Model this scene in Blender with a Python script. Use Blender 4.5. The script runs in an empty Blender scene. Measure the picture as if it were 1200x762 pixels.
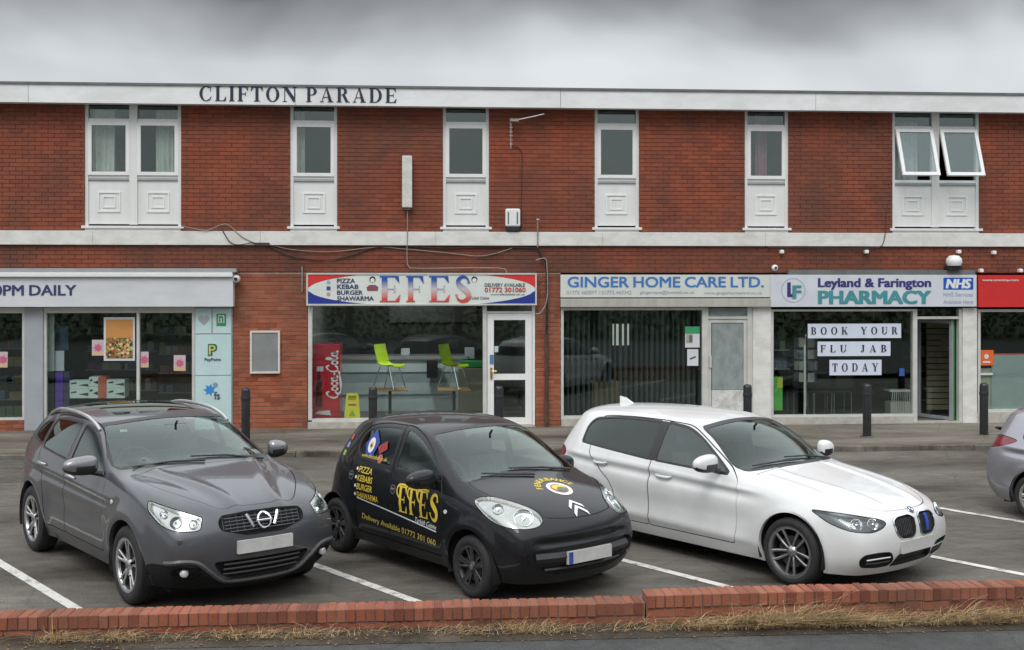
import bpy, bmesh, math, random
from mathutils import Vector, Matrix
from math import sin, cos, pi, radians, tan, atan2, sqrt
S = bpy.context.scene
COL = S.collection
rnd = random.Random(7)

# ---------------------------------------------------------------- camera
FPX, HZ, CAMH, CAMD, YAW = 1370.0, 330.0, 2.84, 21.35, radians(4.0)
cam_data = bpy.data.cameras.new('camera'); cam = bpy.data.objects.new('camera', cam_data); COL.objects.link(cam)
cam.location = (0, -CAMD, CAMH); cam.rotation_euler = (pi/2, 0, -YAW)
cam_data.sensor_fit = 'HORIZONTAL'; cam_data.sensor_width = 36; cam_data.lens = 36*FPX/1200
cam_data.shift_y = -(381-HZ)/1200; cam_data.clip_start = .1; cam_data.clip_end = 3000
S.camera = cam
S.render.resolution_x, S.render.resolution_y = 1024, 650
RIGHT = Vector((cos(YAW), -sin(YAW), 0)); FWD = Vector((sin(YAW), cos(YAW), 0)); CAMP = Vector(cam.location)

# ---------------------------------------------------------------- world: overcast daylight
S.view_settings.view_transform = 'Standard'; S.view_settings.look = 'None'
S.view_settings.exposure = 0.95; S.view_settings.gamma = 1.0
world = bpy.data.worlds.new('World'); S.world = world; world.use_nodes = True
def build_world():
    nt = world.node_tree; N = nt.nodes; L = nt.links; N.clear()
    out = N.new('ShaderNodeOutputWorld'); bg = N.new('ShaderNodeBackground')
    sky = N.new('ShaderNodeTexSky'); sky.sky_type = 'NISHITA'; sky.sun_disc = False
    sky.sun_elevation = radians(52); sky.sun_rotation = radians(200); sky.air_density = 1.2; sky.dust_density = 3.0
    tc = N.new('ShaderNodeTexCoord')
    sep = N.new('ShaderNodeSeparateXYZ'); L.new(tc.outputs['Generated'], sep.inputs[0])
    # cloud layer, projected on a flat ceiling so the banks stretch towards the horizon
    mz = N.new('ShaderNodeMath'); mz.operation = 'MAXIMUM'; mz.inputs[1].default_value = 0.0; L.new(sep.outputs['Z'], mz.inputs[0])
    az = N.new('ShaderNodeMath'); az.operation = 'ADD'; az.inputs[1].default_value = 0.5; L.new(mz.outputs[0], az.inputs[0])
    cx = N.new('ShaderNodeMath'); cx.operation = 'DIVIDE'; L.new(sep.outputs['X'], cx.inputs[0]); L.new(az.outputs[0], cx.inputs[1])
    cy = N.new('ShaderNodeMath'); cy.operation = 'DIVIDE'; L.new(sep.outputs['Y'], cy.inputs[0]); L.new(az.outputs[0], cy.inputs[1])
    com = N.new('ShaderNodeCombineXYZ'); L.new(cx.outputs[0], com.inputs[0]); L.new(cy.outputs[0], com.inputs[1])
    n1 = N.new('ShaderNodeTexNoise'); n1.inputs['Scale'].default_value = 3.0; n1.inputs['Detail'].default_value = 3.5; n1.inputs['Roughness'].default_value = .5; n1.inputs['Distortion'].default_value = .3
    mp = N.new('ShaderNodeMapping'); mp.inputs['Location'].default_value = CLOUD_OFF; L.new(com.outputs[0], mp.inputs[0]); L.new(mp.outputs[0], n1.inputs['Vector'])
    n2 = N.new('ShaderNodeTexNoise'); n2.inputs['Scale'].default_value = 1.2; n2.inputs['Detail'].default_value = 2; L.new(mp.outputs[0], n2.inputs['Vector'])
    # bright low sky under a darker ceiling of cloud
    el = N.new('ShaderNodeMapRange'); el.inputs['From Min'].default_value = .178; el.inputs['From Max'].default_value = .250
    el.inputs['To Min'].default_value = 0; el.inputs['To Max'].default_value = .50; L.new(sep.outputs['Z'], el.inputs['Value'])
    a0 = N.new('ShaderNodeMath'); a0.operation = 'MULTIPLY_ADD'; a0.inputs[1].default_value = .95; a0.inputs[2].default_value = -.07; L.new(n1.outputs['Fac'], a0.inputs[0])
    ad = N.new('ShaderNodeMath'); ad.operation = 'ADD'; L.new(a0.outputs[0], ad.inputs[0]); L.new(el.outputs[0], ad.inputs[1])
    ad2 = N.new('ShaderNodeMath'); ad2.operation = 'MULTIPLY_ADD'; ad2.inputs[1].default_value = .25; L.new(n2.outputs['Fac'], ad2.inputs[0]); L.new(ad.outputs[0], ad2.inputs[2])
    cr = N.new('ShaderNodeValToRGB'); e = cr.color_ramp.elements
    e[0].position = .42; e[0].color = (.41, .425, .44, 1); e[1].position = 1.0; e[1].color = (.085, .086, .09, 1)
    m = e.new(.60); m.color = (.33, .342, .355, 1); m = e.new(.76); m.color = (.215, .222, .232, 1)
    L.new(ad2.outputs[0], cr.inputs[0])
    zm = N.new('ShaderNodeMapRange'); zm.inputs['From Min'].default_value = .27; zm.inputs['From Max'].default_value = .48; zm.inputs['To Max'].default_value = .85; L.new(sep.outputs['Z'], zm.inputs['Value'])
    ev = N.new('ShaderNodeMix'); ev.data_type = 'RGBA'; L.new(zm.outputs[0], ev.inputs[0]); L.new(cr.outputs[0], ev.inputs[6]); ev.inputs[7].default_value = (.250, .258, .268, 1)
    # the ceiling brightens again towards the zenith, as thick stratus does
    ze = N.new('ShaderNodeMapRange'); ze.inputs['From Min'].default_value = .27; ze.inputs['From Max'].default_value = .42; ze.inputs['To Min'].default_value = 1; ze.inputs['To Max'].default_value = 3.55
    ze.interpolation_type = 'SMOOTHSTEP'; L.new(sep.outputs['Z'], ze.inputs['Value'])
    sc = N.new('ShaderNodeVectorMath'); sc.operation = 'SCALE'; L.new(ev.outputs[2], sc.inputs[0]); L.new(ze.outputs[0], sc.inputs['Scale'])
    bg2 = N.new('ShaderNodeBackground'); bg2.inputs['Strength'].default_value = 1.0; L.new(sc.outputs[0], bg2.inputs['Color'])
    L.new(sky.outputs[0], bg.inputs['Color']); bg.inputs['Strength'].default_value = 0.06
    mx = N.new('ShaderNodeMixShader'); mx.inputs[0].default_value = .93
    L.new(bg.outputs[0], mx.inputs[1]); L.new(bg2.outputs[0], mx.inputs[2]); L.new(mx.outputs[0], out.inputs[0])
CLOUD_OFF = (3.1, 1.7, 0)
build_world()
sun_d = bpy.data.lights.new('sun', 'SUN'); sun_d.energy = 0.7; sun_d.angle = radians(25); sun_d.color = (1, .97, .93)
sun = bpy.data.objects.new('sun', sun_d); COL.objects.link(sun); sun.rotation_euler = (radians(38), 0, radians(-20))

# ---------------------------------------------------------------- materials
MATS = {}
def mat(name, col, rough=.6, metal=0, coat=0, bump=0, bscale=40, var=0, vscale=6, spec=.5, ior=None, emit=None, col2=None, vdet=4, vrough=.6, stretch=None, croughness=.03):
    if name in MATS: return MATS[name]
    m = bpy.data.materials.new(name); MATS[name] = m; m.use_nodes = True
    nt = m.node_tree; N = nt.nodes; L = nt.links; b = N['Principled BSDF']
    b.inputs['Base Color'].default_value = (*col, 1); b.inputs['Roughness'].default_value = rough; b.inputs['Metallic'].default_value = metal
    b.inputs['Coat Weight'].default_value = coat; b.inputs['Coat Roughness'].default_value = croughness
    b.inputs['Specular IOR Level'].default_value = spec
    if emit: b.inputs['Emission Color'].default_value = (*col, 1); b.inputs['Emission Strength'].default_value = emit
    tc = N.new('ShaderNodeTexCoord'); src = tc.outputs['Object']
    if stretch:
        mp = N.new('ShaderNodeMapping'); mp.inputs['Scale'].default_value = stretch; L.new(src, mp.inputs[0]); src = mp.outputs[0]
    if var or col2:
        n = N.new('ShaderNodeTexNoise'); n.inputs['Scale'].default_value = vscale; n.inputs['Detail'].default_value = vdet; n.inputs['Roughness'].default_value = vrough; L.new(src, n.inputs['Vector'])
        r = N.new('ShaderNodeValToRGB'); e = r.color_ramp.elements
        c2 = col2 or tuple(c*(1-var) for c in col); c1 = col if col2 else tuple(min(1, c*(1+var)) for c in col)
        e[0].position = .34; e[0].color = (*c2, 1); e[1].position = .66; e[1].color = (*c1, 1)
        L.new(n.outputs['Fac'], r.inputs[0]); L.new(r.outputs[0], b.inputs['Base Color'])
    if bump:
        n = N.new('ShaderNodeTexNoise'); n.inputs['Scale'].default_value = bscale; n.inputs['Detail'].default_value = 3; L.new(src, n.inputs['Vector'])
        bp = N.new('ShaderNodeBump'); bp.inputs['Strength'].default_value = bump; bp.inputs['Distance'].default_value = .004
        L.new(n.outputs['Fac'], bp.inputs['Height']); L.new(bp.outputs[0], b.inputs['Normal'])
    return m
def glass(name, tint=(.8, .88, .85), refl=.5, rough=.02, base=.04):
    """thin tinted pane: transparent + fresnel mirror"""
    if name in MATS: return MATS[name]
    m = bpy.data.materials.new(name); MATS[name] = m; m.use_nodes = True
    nt = m.node_tree; N = nt.nodes; L = nt.links; N.clear()
    o = N.new('ShaderNodeOutputMaterial'); t = N.new('ShaderNodeBsdfTransparent'); t.inputs[0].default_value = (*tint, 1)
    g = N.new('ShaderNodeBsdfGlossy'); g.inputs['Roughness'].default_value = rough; g.inputs['Color'].default_value = (.84, .95, .91, 1)
    lw = N.new('ShaderNodeLayerWeight'); lw.inputs['Blend'].default_value = .5
    pw = N.new('ShaderNodeMath'); pw.operation = 'POWER'; pw.inputs[1].default_value = 3.2; L.new(lw.outputs['Facing'], pw.inputs[0])
    ma = N.new('ShaderNodeMath'); ma.operation = 'MULTIPLY_ADD'; ma.inputs[1].default_value = refl; ma.inputs[2].default_value = base; L.new(pw.outputs[0], ma.inputs[0])
    mx = N.new('ShaderNodeMixShader'); L.new(ma.outputs[0], mx.inputs[0]); L.new(t.outputs[0], mx.inputs[1]); L.new(g.outputs[0], mx.inputs[2]); L.new(mx.outputs[0], o.inputs[0])
    return m
def two_sided(name, front, inner=(.03, .03, .032)):
    """paint outside, dark trim inside the shell"""
    if name in MATS: return MATS[name]
    m = front.copy(); m.name = name; MATS[name] = m; nt = m.node_tree; N = nt.nodes; L = nt.links
    o = [n for n in N if n.type == 'OUTPUT_MATERIAL'][0]; b = N['Principled BSDF']
    g = N.new('ShaderNodeNewGeometry'); d = N.new('ShaderNodeBsdfDiffuse'); d.inputs[0].default_value = (*inner, 1)
    mx = N.new('ShaderNodeMixShader'); L.new(g.outputs['Backfacing'], mx.inputs[0]); L.new(b.outputs[0], mx.inputs[1]); L.new(d.outputs[0], mx.inputs[2]); L.new(mx.outputs[0], o.inputs[0])
    return m

# ---------------------------------------------------------------- object helpers
def link(o, parent=None):
    COL.objects.link(o)
    if parent: o.parent = parent
    return o
def tag(o, label=None, cat=None, group=None, kind=None):
    if label: o['label'] = label
    if cat: o['category'] = cat
    if group: o['group'] = group
    if kind: o['kind'] = kind
    return o
def thing(name, label, cat, loc=(0, 0, 0), rz=0, group=None):
    o = bpy.data.objects.new(name, None); COL.objects.link(o); o.location = loc; o.rotation_euler = (0, 0, rz); o.empty_display_size = .2
    return tag(o, label, cat, group)
class MB:
    """collects shapes, then links them as one mesh object"""
    def __init__(s): s.v = []; s.f = []; s.m = []; s.mi = 0
    def add(s, vs, fs):
        k = len(s.v); s.v += [tuple(v) for v in vs]; s.f += [[i+k for i in f] for f in fs]; s.m += [s.mi]*len(fs); return s
    def box(s, x0, y0, z0, x1, y1, z1, bev=0):
        if bev:
            b = bev
            # chamfered vertical/horizontal edges: three nested rings
            def ring(z, i): return [(x0+i, y0+i, z), (x1-i, y0+i, z), (x1-i, y1-i, z), (x0+i, y1-i, z)]
            vs = ring(z0, b)+ring(z0+b, 0)+ring(z1-b, 0)+ring(z1, b); fs = [[3, 2, 1, 0], [12, 13, 14, 15]]
            for r in range(3):
                for i in range(4): j = (i+1) % 4; fs.append([r*4+i, r*4+j, r*4+4+j, r*4+4+i])
            return s.add(vs, fs)
        return s.add([(x0, y0, z0), (x1, y0, z0), (x1, y1, z0), (x0, y1, z0), (x0, y0, z1), (x1, y0, z1), (x1, y1, z1), (x0, y1, z1)],
                     [[3, 2, 1, 0], [4, 5, 6, 7], [0, 1, 5, 4], [1, 2, 6, 5], [2, 3, 7, 6], [3, 0, 4, 7]])
    def tube(s, pts, r, n=8, cap=True):
        pts = [Vector(p) for p in pts]; rs = r if isinstance(r, (list, tuple)) else [r]*len(pts); vs = []; fs = []; up = None
        for i, p in enumerate(pts):
            d = (pts[min(i+1, len(pts)-1)]-pts[max(i-1, 0)]).normalized()
            if up is None: up = Vector((0, 0, 1)) if abs(d.z) < .9 else Vector((1, 0, 0))
            a = d.cross(up).normalized(); up = a.cross(d).normalized()
            for k in range(n): t = 2*pi*k/n; vs.append(p+(a*cos(t)+up*sin(t))*rs[i])
        for i in range(len(pts)-1):
            for k in range(n): j = (k+1) % n; fs.append([i*n+k, i*n+j, (i+1)*n+j, (i+1)*n+k][::-1])
        if cap: fs.append(list(range(n))); fs.append(list(range((len(pts)-1)*n, len(pts)*n))[::-1])
        return s.add(vs, fs)
    def lathe(s, prof, n=32, axis='z', c=(0, 0, 0), cap=False):
        vs = []; fs = []; c = Vector(c)
        for k in range(n):
            t = 2*pi*k/n
            for r, h in prof:
                if axis == 'z': vs.append(c+Vector((r*cos(t), r*sin(t), h)))
                elif axis == 'y': vs.append(c+Vector((r*cos(t), h, r*sin(t))))
                else: vs.append(c+Vector((h, r*cos(t), r*sin(t))))
        m = len(prof)
        for k in range(n):
            for i in range(m-1): a = k*m+i; b = ((k+1) % n)*m+i; fs.append([a, b, b+1, a+1])
        if cap: fs.append([k*m for k in range(n)][::-1]); fs.append([k*m+m-1 for k in range(n)])
        return s.add(vs, fs)
    def prism(s, poly, h, M=None):
        """2D polygon (ccw) in local xy extruded along local z by h; M places it"""
        M = M or Matrix.Identity(4); n = len(poly)
        vs = [M @ Vector((x, y, 0)) for x, y in poly]+[M @ Vector((x, y, h)) for x, y in poly]
        fs = [list(range(n))[::-1], list(range(n, 2*n))]+[[i, (i+1) % n, n+(i+1) % n, n+i] for i in range(n)]
        return s.add(vs, fs)
    def build(s, name, m, parent=None, smooth=False, loc=None):
        me = bpy.data.meshes.new(name); me.from_pydata(s.v, [], s.f)
        ms = m if isinstance(m, (list, tuple)) else [m]
        for q in ms: me.materials.append(q)
        if len(ms) > 1: me.polygons.foreach_set('material_index', s.m)
        if smooth:
            me.polygons.foreach_set('use_smooth', [True]*len(me.polygons))
            if smooth != 'all': me.set_sharp_from_angle(angle=radians(smooth if smooth is not True else 35))
        me.update(); o = bpy.data.objects.new(name, me)
        if loc is not None: o.location = loc
        return link(o, parent)
def text_mesh(txt, size, name='lettering', bold=0, shear=0, spacing=1.0, ext=.004, align='LEFT', sx=1.0, word=1.0):
    """flat lettering in the xz plane facing -y, origin bottom-left"""
    cu = bpy.data.curves.new(name, 'FONT'); cu.body = txt; cu.size = size; cu.offset = bold; cu.shear = shear; cu.space_character = spacing; cu.space_word = word
    cu.extrude = ext; cu.resolution_u = 3; cu.align_x = align
    o = bpy.data.objects.new(name, cu); COL.objects.link(o); dg = bpy.context.evaluated_depsgraph_get()
    me = bpy.data.meshes.new_from_object(o.evaluated_get(dg)); bpy.data.objects.remove(o); bpy.data.curves.remove(cu)
    me.transform(Matrix(((sx, 0, 0, 0), (0, 0, -1, 0), (0, 1, 0, 0), (0, 0, 0, 1)))); me.name = name
    return me
def text_fit(txt, x0, x1, z0, z1, y, m, parent=None, name='lettering', bold=0, shear=0, ext=.004, word=1.0, spacing=1.0):
    me = text_mesh(txt, 1.0, name, 0, shear, ext=ext, spacing=spacing, word=word)
    if bold:      # bold print: the same outline laid down three times, each a hair apart
        bm = bmesh.new()
        for k, (dx, dz) in enumerate(((0, 0), (-bold, bold*.5), (bold, -bold*.5), (-bold, -bold*.5), (bold, bold*.5))):
            m2 = me.copy()
            for v in m2.vertices: v.co.x += dx; v.co.z += dz; v.co.y -= .0006*k
            bm.from_mesh(m2); bpy.data.meshes.remove(m2)
        bm.to_mesh(me); bm.free()
    xs = [v.co.x for v in me.vertices]; zs = [v.co.z for v in me.vertices]
    a, b, c, d = min(xs), max(xs), min(zs), max(zs)
    for v in me.vertices: v.co.x = x0+(v.co.x-a)/(b-a)*(x1-x0); v.co.z = z0+(v.co.z-c)/(d-c)*(z1-z0); v.co.y += y
    me.materials.clear(); me.materials.append(m); return link(bpy.data.objects.new(name, me), parent)
# ================================================================ CARS
# local axes: x forward, y left, z up, origin on the ground under the front axle
def crom(pts, n=5, closed=True):
    out = []; N = len(pts)
    for i in range(N if closed else N-1):
        g = lambda k: pts[k % N] if closed else pts[max(0, min(N-1, k))]
        p0, p1, p2, p3 = g(i-1), g(i), g(i+1), g(i+2)
        for k in range(n):
            t = k/n
            out.append(tuple(.5*((2*b)+(c-a)*t+(2*a-5*b+4*c-d)*t*t+(3*b-a-3*c+d)*t**3) for a, b, c, d in zip(p0, p1, p2, p3)))
    if not closed: out.append(tuple(pts[-1]))
    return out
def rounded(pts, r=.03, n=4):
    """polygon with its corners rounded; r may be a list"""
    out = []; N = len(pts)
    for i in range(N):
        p = Vector(pts[i]); a = Vector(pts[i-1])-p; b = Vector(pts[(i+1) % N])-p
        rr = r[i] if isinstance(r, (list, tuple)) else r
        d = min(rr, a.length*.45, b.length*.45)
        if d < 1e-4: out.append(tuple(p)); continue
        A = p+a.normalized()*d; B = p+b.normalized()*d
        for k in range(n+1): t = k/n; out.append(tuple(A*(1-t)**2+p*2*t*(1-t)+B*t*t))
    return out
def area2(p): return sum(p[i-1][0]*p[i][1]-p[i][0]*p[i-1][1] for i in range(len(p)))/2
def offset2(p, d):
    """grow polygon by d (negative shrinks)"""
    s = 1 if area2(p) > 0 else -1; out = []; N = len(p)
    for i in range(N):
        a = Vector(p[i-1]); b = Vector(p[i]); c = Vector(p[(i+1) % N]); e = (b-a); f = (c-b)
        if e.length < 1e-9: e = f
        if f.length < 1e-9: f = e
        n1 = Vector((e.y, -e.x)).normalized()*s; n2 = Vector((f.y, -f.x)).normalized()*s; m = (n1+n2)
        m = m.normalized() if m.length > 1e-6 else n1
        k = max(.5, m.dot(n1)); q = b+m*(d/k); out.append((q.x, q.y))
    return out
def inside2(p, x, y):
    c = False; j = len(p)-1
    for i in range(len(p)):
        if (p[i][1] > y) != (p[j][1] > y) and x < (p[j][0]-p[i][0])*(y-p[i][1])/(p[j][1]-p[i][1])+p[i][0]: c = not c
        j = i
    return c

class Shell:
    def __init__(s, sp):
        J = len(sp['cols'])-1; K = 5; T = len(sp['tau'])-1; V = {}; vs = []; fs = []
        def key(side, p): return side
        side = [[None]*(K+1) for _ in range(J+1)]
        for j, c in enumerate(sp['cols']):
            x, zz, yy, (xt, yt, zt), _ = c
            for k in range(K):
                xx = x[k] if isinstance(x, (list, tuple)) else x
                side[j][k] = Vector((xx, yy[k], zz[k]))
            side[j][K] = Vector((xt, yt, zt))
        # strip: rows front 0..K-1, top 0..J, rear K-1..0
        rows = [(Vector((x, 0, z)), side[0][k], 'f') for k, (x, z) in enumerate(sp['front'])]
        rows += [(Vector((c[4][0], 0, c[4][1])), side[j][K], 't') for j, c in enumerate(sp['cols'])]
        rows += [(Vector((x, 0, z)), side[J][k], 'r') for k, (x, z) in reversed(list(enumerate(sp['rear'])))]
        grid = []
        for cpt, e, kind in rows:
            row = []
            for t, tau in enumerate(sp['tau']):
                if kind == 't': a = tau**sp.get('pt', 2.4); az = a
                elif kind == 'f': a = tau**sp.get('pf', 2.4); az = tau**1.5
                else: a = tau**sp.get('pr', 2.6); az = tau**1.5
                row.append(Vector((cpt.x+(e.x-cpt.x)*a, e.y*tau, cpt.z+(e.z-cpt.z)*az)))
            grid.append(row)
        def vid(p):
            k = (round(p.x, 5), round(p.y, 5), round(p.z, 5))
            if k not in V: V[k] = len(vs); vs.append(k)
            return V[k]
        def quad(a, b, c, d): fs.append([vid(a), vid(b), vid(c), vid(d)])
        my = lambda p: Vector((p.x, -p.y, p.z))
        for i in range(len(grid)-1):
            for t in range(T):
                a, b, c, d = grid[i][t], grid[i][t+1], grid[i+1][t+1], grid[i+1][t]
                quad(a, b, c, d); quad(my(d), my(c), my(b), my(a))
        for j in range(J):
            for k in range(K):
                a, b, c, d = side[j][k], side[j+1][k], side[j+1][k+1], side[j][k+1]
                quad(a, b, c, d); quad(my(d), my(c), my(b), my(a))
        me = bpy.data.meshes.new('cage'); me.from_pydata(vs, [], fs); o = bpy.data.objects.new('cage', me); COL.objects.link(o)
        sd = o.modifiers.new('s', 'SUBSURF'); sd.levels = 3; sd.render_levels = 3
        m2 = bpy.data.meshes.new_from_object(o.evaluated_get(bpy.context.evaluated_depsgraph_get()))
        bpy.data.objects.remove(o); bpy.data.meshes.remove(me)
        bm = bmesh.new(); bm.from_mesh(m2); bpy.data.meshes.remove(m2)
        bmesh.ops.recalc_face_normals(bm, faces=bm.faces)
        # make sure they point outwards
        f = max(bm.faces, key=lambda f: f.calc_center_median().z)
        if f.normal.z < 0: bmesh.ops.reverse_faces(bm, faces=bm.faces)
        bm.normal_update()
        if sp.get('disp'):
            off = []
            for v in bm.verts:
                off.append(sp['disp'](v.co, v.normal))
            for v, d in zip(bm.verts, off): v.co += d
            bm.normal_update()
        s.nl = bm.verts.layers.float_vector.new('nrm')
        for v in bm.verts: v[s.nl] = v.normal
        s.bm = bm; s.cc = {}
    def info(s, f):
        c = s.cc.get(f)
        if c is None: m = f.calc_center_median(); n = f.normal; c = s.cc[f] = (m, n.copy())
        return c
    def cut(s, polys, U, W, flt=None, mind=.15):
        """cut polygon outlines, seen along U x W, into the skin; polys go from the outermost in.
        returns one list of faces per ring, the last for the inside"""
        bm = s.bm; U = Vector(U).normalized(); W = Vector(W).normalized(); D = U.cross(W); cc = s.cc
        if isinstance(polys[0][0], (int, float)): polys = [polys]
        one = polys[0]; xs = [p[0] for p in one]; ys = [p[1] for p in one]; x0, x1, y0, y1 = min(xs)-.1, max(xs)+.1, min(ys)-.1, max(ys)+.1
        region = {}; info = s.info
        for f in bm.faces:
            c, n = info(f)
            if n.dot(D) < mind: continue
            u = c.dot(U)
            if not x0 < u < x1: continue
            w = c.dot(W)
            if y0 < w < y1 and (flt is None or flt(c)): region[f] = (u, w)
        mar = .075
        for poly in polys:
            N = len(poly)
            for i in range(N):
                p, q = poly[i], poly[(i+1) % N]; e = Vector((q[0]-p[0], q[1]-p[1]))
                if e.length < 1e-6: continue
                P = U*p[0]+W*p[1]; no = (U*e.x+W*e.y).cross(D).normalized()
                a0, a1 = min(p[0], q[0])-mar, max(p[0], q[0])+mar; b0, b1 = min(p[1], q[1])-mar, max(p[1], q[1])+mar
                Pn = P.dot(no); sub = []
                for f, (u, w) in region.items():
                    if u < a0 or u > a1 or w < b0 or w > b1: continue
                    ds = [v.co.dot(no)-Pn for v in f.verts]
                    if max(ds) < 1e-5 or min(ds) > -1e-5: continue
                    sub.append(f)
                if not sub: continue
                for f in sub: del region[f]
                dv = {}
                def dd(v):
                    if v not in dv: dv[v] = v.co.dot(no)-Pn
                    return dv[v]
                for ed in {e2 for f in sub for e2 in f.edges}:
                    va, vb = ed.verts; da, db = dd(va), dd(vb)
                    if da*db < 0 and abs(da) > 1e-5 and abs(db) > 1e-5:
                        _, nv = bmesh.utils.edge_split(ed, va, da/(da-db)); dv[nv] = 0.0
                nf = set(sub)
                for f in sub:
                    on = [v for v in f.verts if abs(dd(v)) <= 1e-5]
                    if len(on) < 2: continue
                    for g_ in range(1, len(on)):
                        va, vb = on[0], on[g_]
                        if bm.edges.get((va, vb)) is None:
                            try: nf.add(bmesh.utils.face_split(f, va, vb)[0])
                            except ValueError: pass
                            break
                for f in nf:
                    f.normal_update(); cc.pop(f, None); c, n = info(f); region[f] = (c.dot(U), c.dot(W))
        rings = [[] for _ in polys]
        for f, (u, w) in region.items():
            k = -1
            for i, poly in enumerate(polys):
                if inside2(poly, u, w): k = i
                else: break
            if k >= 0: rings[k].append(f)
        return rings if len(polys) > 1 else rings[0]
    def kill(s, faces):
        for f in faces: s.cc.pop(f, None)
        bmesh.ops.delete(s.bm, geom=faces, context='FACES')
    def take(s, faces, name, m, parent, off=0, thick=0, keep=False, mats2=None, loc=None):
        """move faces out of the skin into an object of their own"""
        vm = {}; vs = []; ns = []; fs = []
        for f in faces:
            idx = []
            for v in f.verts:
                if v not in vm:
                    n = Vector(v[s.nl]); n = n.normalized() if n.length > 1e-6 else v.normal
                    vm[v] = len(vs); vs.append(v.co+n*off); ns.append(n)
                idx.append(vm[v])
            fs.append(idx)
        if thick:   # folded edge so that the panel has depth
            be = [(e.verts[0], e.verts[1], [f for f in e.link_faces]) for f in faces for e in f.edges]
            fset = set(faces); n0 = len(vs); inner = {}
            for f in faces:
                L_ = list(f.verts)
                for i in range(len(L_)):
                    a, b = L_[i], L_[(i+1) % len(L_)]
                    e = next(e for e in f.edges if b in e.verts and a in e.verts)
                    if sum(1 for g in e.link_faces if g in fset) > 1: continue
                    q = []
                    for v in (a, b):
                        if v not in inner: inner[v] = len(vs); k = vm[v]; vs.append(vs[k]-ns[k]*thick); ns.append(ns[k])
                        q.append(inner[v])
                    fs.append([vm[b], vm[a], q[0], q[1]])
        me = bpy.data.meshes.new(name); me.from_pydata(vs, [], fs)
        for q in (m if isinstance(m, (list, tuple)) else [m]): me.materials.append(q)
        me.polygons.foreach_set('use_smooth', [True]*len(fs)); me.update()
        me.normals_split_custom_set_from_vertices([tuple(n) for n in ns])
        o = link(bpy.data.objects.new(name, me), parent)
        if not keep: s.kill(faces)
        return o
    def project(s, me, U, W, D, flt=None, off=.003, maxcut=None):
        """wrap flat lettering (in U,W plane) on the skin"""
        from mathutils.bvhtree import BVHTree
        bv = s.bvh
        D = Vector(D).normalized(); keep = []
        for v in me.vertices:
            p = Vector(U)*v.co.x+Vector(W)*v.co.z; o = p+D*3
            h = bv.ray_cast(o, -D, 4)
            if h[0] is not None: v.co = h[0]+h[1]*(off)
        return me
    def snap_bvh(s):
        from mathutils.bvhtree import BVHTree
        s.bvh = BVHTree.FromBMesh(s.bm)
    def hit(s, o, d):
        h = s.bvh.ray_cast(Vector(o), Vector(d).normalized(), 8); return (h[0], h[1]) if h[0] is not None else (None, None)

def decal(me, sh, U, W, D, m, name, parent, off=.004):
    """flat mesh whose x/z are U/W coordinates, laid on the skin"""
    # split long faces first so that it follows the curve
    bm = bmesh.new(); bm.from_mesh(me)
    for v in bm.verts: v.co.y = 0
    bmesh.ops.triangulate(bm, faces=bm.faces)
    for _ in range(3):
        long = [e for e in bm.edges if e.calc_length() > .05]
        if not long: break
        bmesh.ops.subdivide_edges(bm, edges=long, cuts=1); bmesh.ops.triangulate(bm, faces=bm.faces)
    bm.to_mesh(me); bm.free(); sh.project(me, U, W, D, off=off)
    me.materials.clear(); me.materials.append(m)
    return link(bpy.data.objects.new(name, me), parent)

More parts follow.
